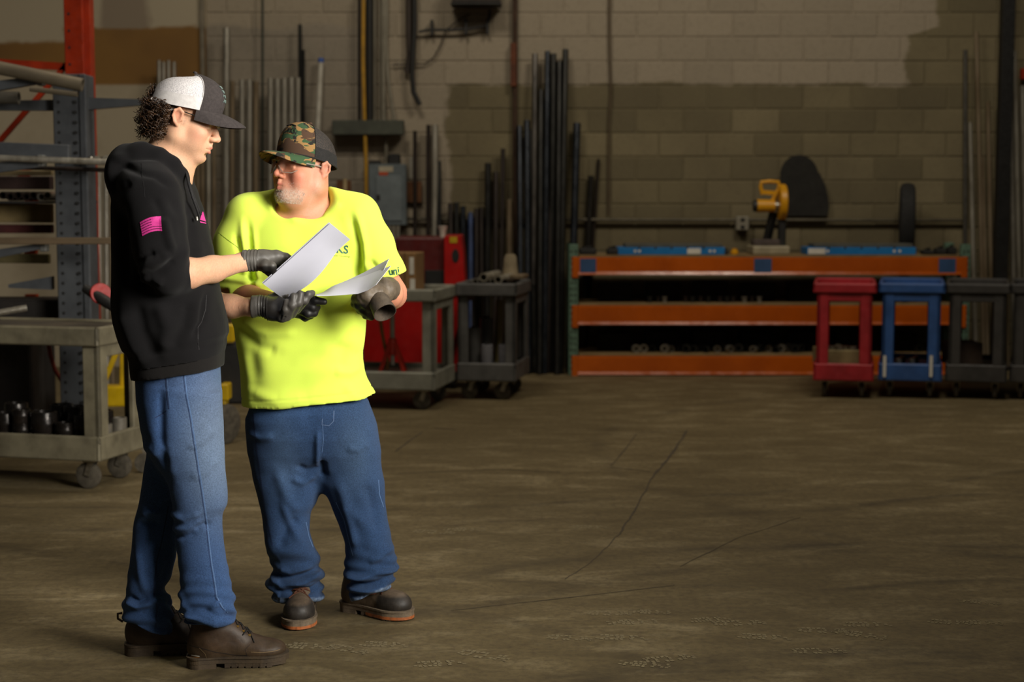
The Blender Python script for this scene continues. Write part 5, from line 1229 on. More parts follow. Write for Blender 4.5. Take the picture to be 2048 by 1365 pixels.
# --- jeans
Yn, Yf = Y1 - .065, Y1 + .065
V = Vol(np.arange(at(225, 900, Y1).x, at(500, 900, Y1).x, .0045, dtype=np.float32), np.arange(Y1 - .23, Y1 + .23, .0045, dtype=np.float32), np.arange(at(380, 1300, Y1).z, at(380, 690, Y1).z, .0045, dtype=np.float32))
V.loft([sec(700, 280, 436, Y1, .155), sec(760, 276, 439, Y1, .165), sec(800, 278, 440, Y1, .17), sec(850, 286, 441, Y1, .17), sec(895, 300, 440, Y1, .155), sec(930, 325, 430, Y1, .12), sec(965, 360, 410, Y1, .05), sec(980, 375, 395, Y1, .01)], .02, n=2.4)
near = [(790, 318, 436), (840, 318, 440), (880, 318, 442), (915, 326, 446), (950, 337, 450), (985, 342, 454), (1011, 346, 455), (1030, 347, 445), (1054, 348, 445), (1080, 350, 447), (1113, 354, 450), (1145, 358, 455), (1175, 361, 459), (1200, 362, 468), (1215, 368, 468), (1226, 371, 465), (1240, 366, 471), (1252, 368, 470)]
V.loft([sec(y, a, b, Yn + (.0 if y < 1000 else 0), .083 if y < 1030 else .074) for y, a, b in near], .05, n=2.2)
far = [(800, 300, 420), (840, 300, 420), (880, 300, 420), (911, 296, 405), (946, 289, 388), (1005, 279, 372), (1041, 269, 362), (1080, 265, 356), (1123, 261, 351), (1160, 256, 340), (1181, 255, 325), (1191, 253, 334), (1206, 247, 341), (1226, 247, 344), (1247, 252, 346), (1268, 262, 345)]
V.loft([sec(y, a, b, Yf, .082 if y < 1020 else .074) for y, a, b in far], .05, n=2.2)
# hem slants: far leg rises at the heel
pA, pB = at(247, 1230, Yf), at(345, 1268, Yf); X_, Z_ = V.ax[:, None, None], V.az[None, None, :]
zline = pA.z + (X_ - pA.x) * (pB.z - pA.z) / (pB.x - pA.x)
pN = at(420, 1244, Yn).z
mfar = (X_ < at(356, 1250, Y1).x); V.F = np.maximum(V.F, np.where(mfar, zline - Z_, pN - Z_).astype(np.float32))
fl_y = [([(348, 1015), (385, 1022), (420, 1008)], .012, .007), ([(352, 1048), (390, 1040), (425, 1022)], .010, .006), ([(352, 1060), (380, 1058), (410, 1048)], .009, -.006), ([(440, 1036), (425, 1032), (405, 1040)], .010, -.006),
        ([(363, 1203), (395, 1212), (430, 1222), (455, 1228)], .010, .010), ([(372, 1222), (400, 1230), (440, 1236)], .009, -.008), ([(455, 1176), (440, 1196), (462, 1212)], .010, .006), ([(372, 1165), (380, 1190), (395, 1205)], .011, .006),
        ([(250, 1204), (275, 1214), (305, 1206)], .010, .009), ([(256, 1196), (280, 1204), (300, 1194)], .008, -.008), ([(300, 1198), (325, 1206), (338, 1198)], .009, .008), ([(275, 1100), (282, 1150), (295, 1190)], .014, .006), ([(326, 1090), (335, 1130), (322, 1170)], .012, -.006),
        ([(285, 1030), (300, 1022), (325, 1026)], .010, .006), ([(272, 1050), (300, 1046), (320, 1048)], .010, -.006), ([(345, 760), (345, 860), (350, 930)], .016, -.008), ([(300, 880), (330, 890), (350, 875)], .016, .006), ([(395, 880), (425, 865), (440, 845)], .014, .005), ([(400, 940), (430, 925), (446, 905)], .014, .004)]
def jd(P, N):
    zb_ = np.where(P[:, 0] < at(356, 1250, Y1).x, at(300, 1255, Yf).z, pN); h = P[:, 2] - zb_; st_ = np.sin(6.283 * (h / .05 + 1.6 * vnoise(P, (7, 7, 7), 51) + .9 * P[:, 1] / .09)) * np.exp(-(np.maximum(h - .03, 0) / .07)) * .0065 * np.clip(h / .02, 0, 1)
    return st_ + folds(P, N, fl_y, Y1) + vnoise(P, (9, 9, 5), 6) * .010 + vnoise(P, (26, 26, 14), 7) * .004
P, Q = sculpt(V, 2, jd)
fade = np.clip(vnoise(P, (5, 5, 3), 11) + .3, 0, 1); thigh = np.exp(-((P[:, 2] - at(400, 880, Y1).z) / .22) ** 2) * np.clip((P[:, 0] - at(350, 900, Y1).x) / .12, 0, 1)
c = L3('#35507a')[None] * (1 + .35 * (fade - .4))[:, None]; m = (thigh * .42)[:, None]; c = c * (1 - m) + L3('#8a9cae') * m
dirt = np.clip(vnoise(P, (7, 7, 7), 14), 0, 1)[:, None] * .35 * np.clip((P[:, 2] - at(400, 980, Y1).z) / .2, 0, 1)[:, None]; c = c * (1 - dirt) + L3('#5c5548') * dirt
jeans = npmesh('jeans', P, Q, denim_m, young, c)
stitch_m = M('faded_stitch', '#56729a', '#456088', .9, scale=300); dstitch = M('dark_stitch', '#22365c', '#1a2a48', .9)
def seam(pts, w, mat, name='seam', target=None, parent=None, Y0=Y1, step=6, off=.0006):
    Q_ = []
    for a, b in zip(pts[:-1], pts[1:]):
        n = max(2, int(math.hypot(b[0] - a[0], b[1] - a[1]) / step))
        for i in range(n): Q_.append((a[0] + (b[0] - a[0]) * i / n, a[1] + (b[1] - a[1]) * i / n))
    Q_.append(pts[-1]); rows = []
    for i, q in enumerate(Q_):
        t = np.array(Q_[min(i + 1, len(Q_) - 1)]) - np.array(Q_[max(0, i - 1)]); t = t / max(np.linalg.norm(t), 1e-6); nn = np.array((-t[1], t[0])) * w / 2
        rows.append([tuple(np.array(q) - nn), tuple(np.array(q) + nn)])
    return decal(name, [rows], Y0, target, mat, parent, off)
side = [(369, 745), (374, 790), (382, 830), (388, 870), (394, 910), (400, 950), (406, 985), (411, 1020), (415, 1050), (419, 1090), (424, 1130), (430, 1165), (434, 1195), (445, 1215), (456, 1226)]
seam(side, 2.0, stitch_m, 'side_seam', jeans, jeans); seam([(x - 3, y) for x, y in side], 1.6, dstitch, 'side_seam', jeans, jeans)
seam([(331, 752), (334, 790), (338, 818), (325, 828), (310, 836)], 2.2, dstitch, 'pocket_seam', jeans, jeans); seam([(334, 752), (337, 790), (341, 815)], 1.2, stitch_m, 'pocket_seam', jeans, jeans)
seam([(337, 1012), (330, 1050), (322, 1090), (314, 1120), (309, 1160), (308, 1195), (314, 1215), (311, 1255)], 2.4, dstitch, 'inseam', jeans, jeans)
# --- T-shirt hem under the hoodie
V = Vol(np.arange(at(240, 720, Y1).x, at(470, 720, Y1).x, .005, dtype=np.float32), np.arange(Y1 - .22, Y1 + .22, .005, dtype=np.float32), np.arange(at(380, 790, Y1).z, at(380, 640, Y1).z, .005, dtype=np.float32))
V.loft([sec(660, 250, 447, Y1, .175), sec(710, 262, 446, Y1, .182), sec(760, 269, 443, Y1, .180), sec(788, 270, 442, Y1, .178)], .02, n=2.4)
a, b = at(270, 756, Y1), at(443, 733, Y1); V.cut(a, ((b.z - a.z), 0, -(b.x - a.x)))
P, Q = sculpt(V, 2, lambda P, N: vnoise(P, (16, 16, 6), 3) * .006); npmesh('shirt_hem', P, Q, fleece_m, young, np.tile(L3('#1a1817'), (len(P), 1)))
# --- hoodie
V = Vol(np.arange(at(195, 500, Y1).x, at(475, 500, Y1).x, .0045, dtype=np.float32), np.arange(Y1 - .33, Y1 + .33, .0045, dtype=np.float32), np.arange(at(380, 770, Y1).z, at(380, 280, Y1).z, .0045, dtype=np.float32))
tor = [(335, 268, 352, .12), (355, 246, 376, .165), (380, 236, 390, .18), (410, 231, 400, .185), (450, 230, 411, .185), (500, 230, 420, .185), (550, 230, 429, .19), (600, 231, 441, .195), (640, 235, 450, .20), (675, 243, 453, .20), (700, 252, 450, .20), (712, 257, 447, .197), (735, 264, 445, .19), (760, 268, 443, .188)]
V.loft([sec(y, a, b, Y1, r) for y, a, b, r in tor], .02, n=2.5)
SHn, SHf = A3(303, 392, Y1 - .165), A3(303, 392, Y1 + .165)
V.chain([SHn, A3(315, 450, Y1 - .195), A3(325, 505, Y1 - .21), A3(333, 548, Y1 - .20)], [.082, .081, .076, .062], .035); V.rc(A3(330, 548, Y1 - .20), A3(361, 553, Y1 - .165), .058, .052, .02)
V.chain([SHf, A3(318, 460, Y1 + .20), A3(352, 575, Y1 + .235)], [.082, .08, .068], .035); V.rc(A3(352, 590, Y1 + .235), A3(408, 606, Y1 + .22), .060, .054, .02)
V.rc(A3(290, 350, Y1 - .07), SHn, .06, .075, .05); V.rc(A3(290, 350, Y1 + .07), SHf, .06, .075, .05)
# hood bunched behind the neck
V.ell(A3(246, 352, Y1), (.048, .125, .078), .03); V.ell(A3(262, 320, Y1), (.045, .12, .034), .03)
for s in (-1, 1): V.chain([A3(256, 314, Y1 + s * .06), A3(285, 310, Y1 + s * .088), A3(318, 316, Y1 + s * .092), A3(345, 331, Y1 + s * .078), A3(362, 350, Y1 + s * .045), A3(370, 365, Y1 + s * .012)], [.036, .032, .026, .024, .022, .018], .022)
V.rc(A3(371, 338, Y1 - .02), A3(374, 352, Y1 - .018), .012, .013, .012)
# neck hole
V.rc(A3(338, 280, Y1), A3(322, 345, Y1), .066, .070, .012, 'd')
a, b = at(268, 739, Y1), at(446, 711, Y1); V.cut(a, ((b.z - a.z), 0, -(b.x - a.x)))
fh = [([(352, 430), (362, 470), (372, 500)], .012, .010), ([(366, 500), (352, 515), (325, 522), (300, 540)], .014, .010), ([(340, 500), (315, 512), (290, 530)], .012, -.009), ([(375, 515), (350, 535), (318, 552)], .012, -.008), ([(352, 560), (330, 550), (300, 555)], .012, .008),
      ([(290, 545), (300, 565), (330, 580)], .010, -.008), ([(360, 395), (385, 430), (400, 500)], .016, -.008), ([(380, 400), (395, 460), (402, 520)], .014, .008), ([(405, 430), (415, 500)], .010, -.005), ([(330, 600), (350, 650), (345, 700)], .025, .010), ([(390, 600), (380, 650), (350, 690)], .02, -.010),
      ([(250, 620), (275, 680), (300, 725)], .025, .008), ([(285, 600), (300, 660), (330, 715)], .022, -.008), ([(415, 585), (411, 640), (397, 670)], .008, -.006), ([(262, 420), (258, 500), (265, 560)], .018, -.012), ([(244, 330), (280, 340), (330, 352), (360, 375)], .010, -.006), ([(230, 378), (256, 384), (280, 362)], .014, -.005), ([(330, 395), (345, 420), (352, 440)], .012, -.005)]
z_rib = lambda P: (a.z + (P[:, 0] - a.x) * (b.z - a.z) / (b.x - a.x))
def hd(P, N):
    rib = np.clip((z_rib(P) + .052 - P[:, 2]) / .006, 0, 1); edge = np.exp(-((P[:, 2] - z_rib(P) - .054) / .008) ** 2)
    return folds(P, N, fh, Y1 - .1) + vnoise(P, (7, 7, 5), 21) * .016 + vnoise(P, (18, 18, 10), 22) * .006 - rib * .006 - edge * .006
P, Q = sculpt(V, 3, hd)
c = L3('#131213')[None] * (1 + .35 * vnoise(P, (12, 12, 12), 5))[:, None]; hoodie = npmesh('hoodie', P, Q, fleece_m, young, c)
pink = M('pink_print', '#d0358e', '#bd2c80', .7, scale=60)
# sleeve flag: canton of short bars at the upper right, stripes below
T = [(281, 447), (312, 433), (325, 441), (325, 466), (288, 476)]
def fq(u0, u1, v0, v1):
    tl, tr, br, bl = np.array((280.5, 445.)), np.array((322., 433.5)), np.array((325., 466.)), np.array((286., 476.))
    f = lambda u, v: tuple((tl * (1 - u) + tr * u) * (1 - v) + (bl * (1 - u) + br * u) * v + np.array((0, -4.0 * math.sin(math.pi * u))) )
    return [[f(u, v) for u in np.linspace(u0, u1, 9)] for v in np.linspace(v0, v1, 3)]
flag = decal('flag_print', [fq(0, 1, .0 + i * .155, .115 + i * .155) for i in range(6)] + [fq(.52, 1, .0, .52)] , Y1, hoodie, pink, hoodie, .0018)
decal('chest_logo', [quad_grid([(404, 424), (405.5, 424), (411, 444), (399, 440)], 6, 4), quad_grid([(399, 443), (411, 446), (411.5, 448), (400, 446)], 3, 4)], Y1, hoodie, pink, hoodie)
# drawstrings, sleeve seam, pocket edge
cordm = M('black_cord', '#181618', '#0f0e0f', .8)
MB().tube([at(372, 345, Y1 - .06), at(378, 372, Y1 - .10), at(386, 398, Y1 - .115), at(395, 422, Y1 - .10), at(399, 436, Y1 - .09)], .0035, 8).build('drawstring', cordm, hoodie, True); MB().tube([at(372, 347, Y1 - .02), at(384, 385, Y1 - .05), at(396, 415, Y1 - .04), at(402, 430, Y1 - .03)], .0035, 8).build('drawstring', cordm, hoodie, True)
MB().cyl(at(393, 434, Y1 - .105), at(394, 441, Y1 - .105), .0042).build('cord_tip', zinc, hoodie, True)
seam([(283, 322), (284, 350), (288, 375), (290, 395)], 1.4, cordm, 'shoulder_seam', hoodie, hoodie); seam([(413, 590), (411, 620), (403, 645), (396, 655)], 1.4, cordm, 'pocket_seam', hoodie, hoodie); seam([(396, 655), (396, 685), (398, 700)], 1.2, cordm, 'pocket_seam', hoodie, hoodie)
# --- gloves
gtop = L3('#4a4742'); gblk = L3('#1d1b19')
def biggest(P, Q):
    lab = np.arange(len(P))
    while True:
        m = lab[Q].min(1); new = lab.copy(); np.minimum.at(new, Q.ravel(), np.repeat(m, 4)); new = new[new]
        if (new == lab).all(): break
        lab = new
    u, cn = np.unique(lab, return_counts=True); keep = lab == u[cn.argmax()]; idx = np.cumsum(keep) - 1; q = keep[Q].all(1); return P[keep], idx[Q[q]]
def glove(name, prim, lo, hi, colf, person, mat=glove_m, h=.0024, disp=None, extra=None):
    lo, hi = np.minimum(lo, hi) - .06, np.maximum(lo, hi) + .06
    V = Vol(*[np.arange(lo[i], hi[i], h, dtype=np.float32) for i in range(3)])
    for q in prim: V.chain([np.array(p_) for p_ in q[0]], q[1], q[2] if len(q) > 2 else .006)
    if extra: extra(V)
    P, Q = sculpt(V, 2, disp); P, Q = biggest(P, Q); return npmesh(name, P, Q, mat, person, colf(P))
g = lambda x, y, dy: A3(x, y, Y1 + dy)
# right hand, pointing: wrist, palm, index out, others curled, thumb beside
pr = [([g(484, 522, .035), g(494, 522, .045), g(503, 521, .055)], [.034, .031, .031], .008),
      ([g(503, 521, .055), g(525, 519, .07), g(553, 514, .085)], [.030, .029, .022], .012), ([g(505, 523, .06), g(530, 524, .085), g(556, 523, .105)], [.028, .027, .022], .012),
      ([g(553, 513, .085), g(572, 515, .09), g(584, 522, .10), g(592, 529, .11)], [.019, .0135, .012, .010]), ([g(558, 517, .10), g(572, 526, .11), g(572, 540, .10), g(562, 547, .09)], [.018, .0135, .012, .011]),
      ([g(557, 522, .115), g(574, 534, .12), g(568, 549, .10), g(554, 550, .09)], [.017, .013, .012, .011]), ([g(554, 526, .125), g(564, 538, .13), g(556, 550, .115), g(545, 550, .10)], [.015, .012, .011, .010]),
      ([g(512, 528, .05), g(530, 532, .035), g(543, 533, .035), g(547, 543, .045)], [.020, .017, .0145, .012]), ([g(530, 538, .06), g(541, 547, .055), g(550, 544, .06)], [.014, .012, .010])]
def gc1(P):
    v = np.clip((at(500, 531, Y1).z - P[:, 2]) / .006, 0, 1)[:, None] * np.clip((P[:, 0] - at(512, 530, Y1).x) / .01, 0, 1)[:, None]; return (gtop * (1 - v) + gblk * v) * (1 + .3 * vnoise(P, (60, 60, 60), 2)[:, None])
def wr_cuff(xa, xb, Yd):
    x0, x1 = at(xa, 520, Y1).x, at(xb, 520, Y1).x
    return lambda P, N: np.where((P[:, 0] > x0) & (P[:, 0] < x1), np.sin((P[:, 0] - x0) / (x1 - x0) * 26 + P[:, 2] * 25) * .0016, 0) + vnoise(P, (70, 70, 70), 4) * .0016
allp = lambda prim: np.array([p_ for q in prim for p_ in q[0]])
glove('glove', pr, allp(pr).min(0), allp(pr).max(0), gc1, young, disp=wr_cuff(486, 512, 0), extra=lambda V: V.cut(g(485, 522, .035), (-1, 0, 0)))
# left hand, palm cradling the sheet, four fingers up in front of it
g2 = lambda x, y, dy: A3(x, y, Y1 + .12 + dy)
pl = [([g2(504, 614, .01), g2(511, 613, .01), g2(523, 612, .01)], [.0365, .0335, .030], .008), ([g2(523, 612, .01), g2(545, 622, .0), g2(562, 632, -.02)], [.028, .030, .021], .014), ([g2(525, 611, .02), g2(555, 612, .03), g2(585, 615, .03)], [.027, .026, .020], .014), ([g2(550, 618, .01), g2(575, 625, .0)], [.028, .020], .014),
      ([g2(564, 637, -.025), g2(571, 620, -.045), g2(573, 604, -.040)], [.0145, .012, .0105]), ([g2(574, 634, -.02), g2(584, 612, -.045), g2(587, 593, -.038)], [.015, .0132, .0115]), ([g2(584, 628, -.005), g2(597, 606, -.035), g2(601, 588, -.028)], [.0155, .0134, .0118]), ([g2(592, 620, .015), g2(609, 602, -.01), g2(617, 590, -.005), g2(624, 587, .005)], [.0155, .0132, .0122, .011]),
      ([g2(535, 603, .04), g2(552, 594, .055), g2(570, 590, .06)], [.018, .015, .012])]
def gc2(P):
    v = np.clip((P[:, 0] - at(566, 620, Y1 + .1).x) / .008, 0, 1)[:, None]; cf = np.clip((at(522, 620, Y1 + .1).x - P[:, 0]) / .006, 0, 1)[:, None]; m = np.maximum(v, cf); return (gblk * (1 - m) + L3('#403d39') * m) * (1 + .3 * vnoise(P, (60, 60, 60), 2)[:, None])
glove('glove', pl, allp(pl).min(0), allp(pl).max(0), gc2, young, disp=lambda P, N: wr_cuff(501, 523, 0)(P, N) + folds(P, N, [([(562, 640), (566, 628)], .003, -.003), ([(567, 643), (573, 632)], .003, -.003)], Y1 + .1), extra=lambda V: V.cut(g2(503, 614, .01), (-1, 0, 0)))
# --- boots
brownl = '#3a2a1b'; sole1 = M('brown_rubber_sole', '#483a27', '#33281a', .75, scale=30); lace1 = M('black_lace', '#17130f', '#0f0c0a', .8)
n0, n1 = fl(366, 1344), fl(574, 1334); off = Vector((0, .052, 0))
b1, Xb, bv1 = boot(young, n0 + off, n1 + off, (n1 - n0).length, brownl, sole1, lace1, dict(eyelet=M('brass', '#b08d4a', '#94753a', .35, .8), dust=.3, toe_h=.030, tz=.044, vz=.050))
f0, f1 = fl(241, 1318), fl(446, 1308); b2, Xb2, _ = boot(young, f0 + off, f1 + off, (f1 - f0).length, '#2c2016', sole1, lace1, dict(dust=.2, toe_h=.030, tz=.044, vz=.050))
def boot_decal(pts_grid, nm, mat, tgt): return decal(nm, pts_grid, Y1, tgt, mat, tgt, .0012)
boot_decal([quad_grid([(380, 1313), (399.5, 1315.5), (399, 1319), (380, 1317)], 3, 6)], 'brand_tag', M('orange_tag', '#c27a1c', '#a86614', .6), b1); boot_decal([quad_grid([(383, 1310), (399.5, 1312.5), (399.5, 1314.5), (383, 1312)], 2, 6)], 'brand_tag', white_lbl, b1)
st = M('boot_stitch', '#7d6747', '#65523a', .8); dk = M('boot_seam', '#20170f', '#17100a', .8)
seam([(370, 1281), (380, 1292), (398, 1296), (430, 1305), (470, 1311), (495, 1312)], 1.3, dk, 'boot_seam', b1, b1); seam([(502, 1305), (525, 1306), (545, 1304), (560, 1300)], 1.1, st, 'boot_seam', b1, b1); seam([(497, 1322), (490, 1300), (500, 1290)], 1.0, dk, 'boot_seam', b1, b1); seam([(398, 1296), (410, 1308), (416, 1325)], 1.0, st, 'boot_seam', b1, b1)
for bt, px, py, yy in ((b2, 238, 1232, Y1 + .06),):
    c = at(px, py, yy); MB().tube([c + Vector((.012, 0, -.02)), c + Vector((-.004, 0, -.01)), c + Vector((-.004, 0, .006)), c + Vector((.010, 0, .008))], .004, 8).build('pull_loop', M('brown_strap', '#4e3a28', '#392a1d', .8), bt, True)
# ------------------------------------------------------------------ the older man in the yellow-green shirt
Y2 = 5.42
pb = fl(640, 1245); older = thing('person', (pb.x, Y2, 0), 'person in bright yellow-green T-shirt, camo cap and clear glasses, holding papers', 'person')
psi = math.radians(44); pit = math.radians(8); Co = np.array(at(609, 337, Y2 - .02)); Ro = make_frame((-math.sin(psi) * math.cos(pit), -math.cos(psi) * math.cos(pit), math.sin(pit))); So = 1.01
hx, hy, hz = Co
V = Vol(graded(at(415, 600, Y2).x, at(815, 600, Y2).x, .0065, [(hx - .14, hx + .13, .0022)]), graded(Y2 - .34, Y2 + .2, .0065, [(hy - .14, hy + .12, .0022)]), graded(.08, hz + .16, .007, [(hz - .16, hz + .16, .0022)]))
V.setframe(Ro, Co, So); head_sdf(V, dict(fat=1.14, nose=1.1, mouth=.002, cran=.93, ear=.009))
V.ell((.03, 0, -.098), (.05, .05, .03), .03); V.setframe()
nk0 = Co + Ro @ np.array((-.02, 0, -.06)) ; nk1 = np.array(at(610, 448, Y2 + .04))
V.rc(nk0, nk1, .070, .074, .04); V.rc(Co + Ro @ np.array((.03, 0, -.105)), np.array(at(602, 415, Y2 + .0)), .045, .042, .04)
V.rc(np.array(at(575, 445, Y2 + .03)), np.array(at(650, 445, Y2 + .03)), .05, .05, .05); V.rc(nk1, A3(612, 780, Y2), .09, .13, .05)
sR, sL = A3(492, 455, Y2), A3(718, 452, Y2); V.rc(sR, sL, .055, .055, .05)
eR, wR_ = A3(462, 596, Y2 - .02), A3(556, 606, Y2 - .27); V.rc(sR, eR, .055, .05, .03); V.chain([eR, A3(500, 600, Y2 - .12), wR_, A3(574, 610, Y2 - .28)], [.052, .046, .030, .024], .02)
eL, wL_ = A3(783, 588, Y2 - .05), A3(762, 592, Y2 - .24); V.rc(sL, eL, .055, .048, .03); V.chain([eL, A3(776, 588, Y2 - .14), wL_], [.05, .046, .034], .02)
for xh, xk, xa, yk in ((575, 575, 600, 0), (690, 715, 738, 0)):
    V.rc(A3(xh, 850, Y2 + .02), A3(xk, 1020, Y2 + .02), .065, .05, .04); V.rc(A3(xk, 1020, Y2 + .02), A3(xa, 1190, Y2 + .03), .05, .03, .03)
P, Q = sculpt(V, 2); loc = ((P - Co) @ Ro) / So
base = np.tile(L3('#c98d70'), (len(P), 1))
gauss = lambda c, r: np.exp(-(((loc - np.array(c)) / np.array(r)) ** 2).sum(1))
base = tint(base, gauss((.065, -.05, -.045), (.04, .035, .03)) + gauss((.065, .05, -.045), (.04, .035, .03)) + gauss((.112, 0, -.036), (.016, .018, .016)), '#c4604e', .55)
base = tint(base, gauss((-.012, .085, 0), (.025, .02, .04)) + gauss((-.012, -.085, 0), (.025, .02, .04)), '#cd7560', .6)
base = tint(base, gauss((.104, 0, -.0665), (.014, .020, .0045)) + gauss((.102, 0, -.081), (.014, .018, .0055)), '#b0524a', .8)
hd_ = (loc[:, 2] > -.16)
beard = np.clip((-.050 - loc[:, 2]) / .012, 0, 1) * np.clip((loc[:, 0] - .03) / .03, 0, 1) * (loc[:, 2] > -.128)
lipm = gauss((.104, 0, -.074), (.02, .021, .011)); cheek = gauss((.06, .05, -.045), (.03, .03, .02)) + gauss((.06, -.05, -.045), (.03, .03, .02))
beard = beard * np.clip(1 - lipm * 1.4, 0, 1) * np.clip(1 - cheek, 0, 1); jaw = np.clip((-.03 - loc[:, 2]) / .02, 0, 1) * np.clip(1 - np.abs(loc[:, 0] - .01) / .03, 0, 1) * hd_ * .7
nz = .75 + .9 * vnoise(P, (400, 400, 400), 6)
base = tint(base, np.clip(beard * nz * np.clip((-.074 - loc[:, 2]) / .02 + .25, .2, 1) + jaw * nz * .5, 0, 1), '#cfc7b8', .55)
base = tint(base, np.clip((loc[:, 2] + .02) / .02, 0, 1) * (loc[:, 0] < .02) * hd_ * (np.abs(loc[:, 1]) > .04) * (.6 + vnoise(P, (300, 300, 300), 3)), '#8d8174', .4)
base = tint(base, (loc[:, 2] < -.2) * (.4 + vnoise(P, (25, 25, 25), 8)), '#c2705a', .5)
body2 = npmesh('body', P, Q, skin_m, older, base)
fr = lambda q: Vector(Ro @ (np.array(q, float) * So) + Co)
blue_iris = M('grey_iris', '#4d5a60', '#333d42', .15, bump=0)
for s in (-1, 1):
    e = MB().lathe([(0, -.0132)] + [(.0132 * math.sin(a), -.0132 * math.cos(a)) for a in np.linspace(.3, 2.84, 9)] + [(0, .0132)], 16, Matrix.Translation(fr((.0765, s * .032, -.004)))).build('eye', eye_w, older, True)
    MB().lathe([(0, .0002), (.0058, 0), (.0058, -.002)], 14, Matrix.Translation(fr((.0884, s * .0325, -.004))) @ Matrix(Ro).to_4x4() @ Matrix.Rotation(math.pi / 2, 4, 'Y')).build('iris', blue_iris, e, True)
# whiskers: short grey hairs standing on the chin, lip and jaw
bvh = BVHTree.FromPolygons([tuple(q) for q in P], [tuple(q) for q in Q]); wm = MB(); rb = random.Random(5); N2 = vnormals(P, Q); idx = np.where((beard > .35) & (loc[:, 2] > -.125))[0]; white_hair = M('grey_whisker', '#cfc9bd', '#a39c90', .6, scale=200)
for i in rb.sample(list(idx), min(800, len(idx))):
    if loc[i, 2] > -.085 and rb.random() < .88: continue
    p_ = Vector(P[i]); nn = Vector(N2[i]); d = (nn * .7 + Vector(Ro @ np.array((.1, 0, -.9))) * .8 + Vector((rb.uniform(-.3, .3), rb.uniform(-.3, .3), 0))).normalized(); ln = rb.uniform(.0025, .006)
    wm.tube([p_ - nn * .001, p_ + d * ln], [.0004, .0002], 3, False)
wo = wm.build('beard', white_hair, older); wo['kind'] = 'stuff'
bm_ = MB()
for s in (-1, 1):
    for i in range(60):
        u = rb.random(); c = np.array((.099 - .028 * u * u - .004 * u, s * (.010 + .040 * u), .022 + .004 * math.sin(u * 2.4) + rb.uniform(-.003, .003))); bm_.tube([fr(c), fr(c + np.array((-.001, s * .006, .002)))], [.0007, .0003], 3, False)
bo = bm_.build('eyebrows', M('grey_brow', '#8a7c6a', '#6c604f', .8), older); bo['kind'] = 'stuff'
# clear safety glasses
gn = NT('clear_lens'); gn.base((1, 1, 1, 1)); gn.rough(.03); gn.b.inputs['Transmission Weight'].default_value = 1.0; gn.b.inputs['IOR'].default_value = 1.2; gn.b.inputs['Specular IOR Level'].default_value = 1.0; gn.b.inputs['Coat Weight'].default_value = .6; gn.b.inputs['Coat Roughness'].default_value = .03
clearp = NT('clear_frame'); clearp.base(lin('#c8c2b4')); clearp.rough(.15); clearp.b.inputs['Transmission Weight'].default_value = .6
gl2 = None
for s in (-1, 1):
    vs, fs = [], []
    for i in range(15):
        a = s * (.10 + .98 * i / 14)
        lo_ = -.030 + .022 * max(0, 1 - i / 4) + .010 * max(0, (i - 10) / 4)
        for j in range(7): z = .014 + (lo_ - .014) * j / 6; vs.append(fr((.052 + .063 * math.cos(a) - .10 * max(0, -z) * .35, .076 * math.sin(a), z)))
    for i in range(14):
        for j in range(6): fs.append((i * 7 + j, (i + 1) * 7 + j, (i + 1) * 7 + j + 1, i * 7 + j + 1))
    if gl2 is None: gl2 = mk('safety_glasses', vs, fs, gn.m, older, True)
    else: mk('lens', vs, fs, gn.m, gl2, True)
    edge = [vs[i * 7 + 6] for i in range(15)]; MB().tube(edge, .0013, 5).build('lens_edge', clearp.m, gl2, True)
    MB().tube([vs[i * 7] for i in range(15)], .0016, 6).build('brow_bar', clearp.m, gl2, True)
    MB().tube([vs[14 * 7 + 1], fr((.05, s * .0815, .006)), fr((.01, s * .085, .006)), fr((-.01, s * .086, .002))], .0024, 6).build('temple_arm', clearp.m, gl2, True)
MB().tube([fr((.1145, -.008, .010)), fr((.1165, 0, .008)), fr((.1145, .008, .010))], .002, 6).build('bridge', clearp.m, gl2, True)
# camo cap
cm = NT('woodland_camo'); co = cm.coord((1, 1, 1.5)); n1 = cm.noise(co, 19, 2, .5, .9); n2 = cm.noise(cm.coord((1, 1, 1.6), loc=(3.1, 7.7, 1.3)), 17, 2, .5, .9); n3 = cm.noise(cm.coord((1, 1, 1.6), loc=(9.1, 2.7, 5.3)), 21, 2, .5, 1.1)
step = lambda f, t: cm.ramp(f, [(t, (0, 0, 0, 1)), (t + .012, (1, 1, 1, 1))])
c = cm.mix(step(n1, .50), lin('#8d6c3e'), lin('#2f4a2c')); c = cm.mix(step(n2, .53), c, lin('#46301f')); c = cm.mix(step(n3, .60), c, lin('#16150f')); cm.base(c); cm.rough(.9); cm.bump(cm.noise(co, 400, 2), .2, .0006)
bmesh_m = NT('black_cap_mesh'); vo = bmesh_m.add('ShaderNodeTexVoronoi'); vo.inputs['Scale'].default_value = 430; bmesh_m.link(bmesh_m.coord(), vo.inputs['Vector']); bmesh_m.base(bmesh_m.ramp(vo.outputs['Distance'], [(.2, lin('#4a3e36')), (.5, lin('#1b1815'))])); bmesh_m.rough(.8); bmesh_m.bump(vo.outputs['Distance'], .4, .001)
blackc = M('black_cloth', '#1c1a18', '#121110', .9, scale=100)
capo2, S2, fr2 = cap_mesh(None, Ro, Co, So, older, cm.m, bmesh_m.m, cm.m, cm.m, dict(a=.108, b=.089, h=.117, cz=.029, lim=math.radians(72), bill=.076, bw=74, droop=.034, tilt=-.04, front_tall=.10, seam=blackc, band=blackc))
vv, fs = [], []
for lay, off in ((0, .0015), (1, -.001)):
    for i in range(61):
        for t in range(3): vv.append(fr2(S2(math.radians(72) + math.radians(216) * i / 60, t * .10, off)))
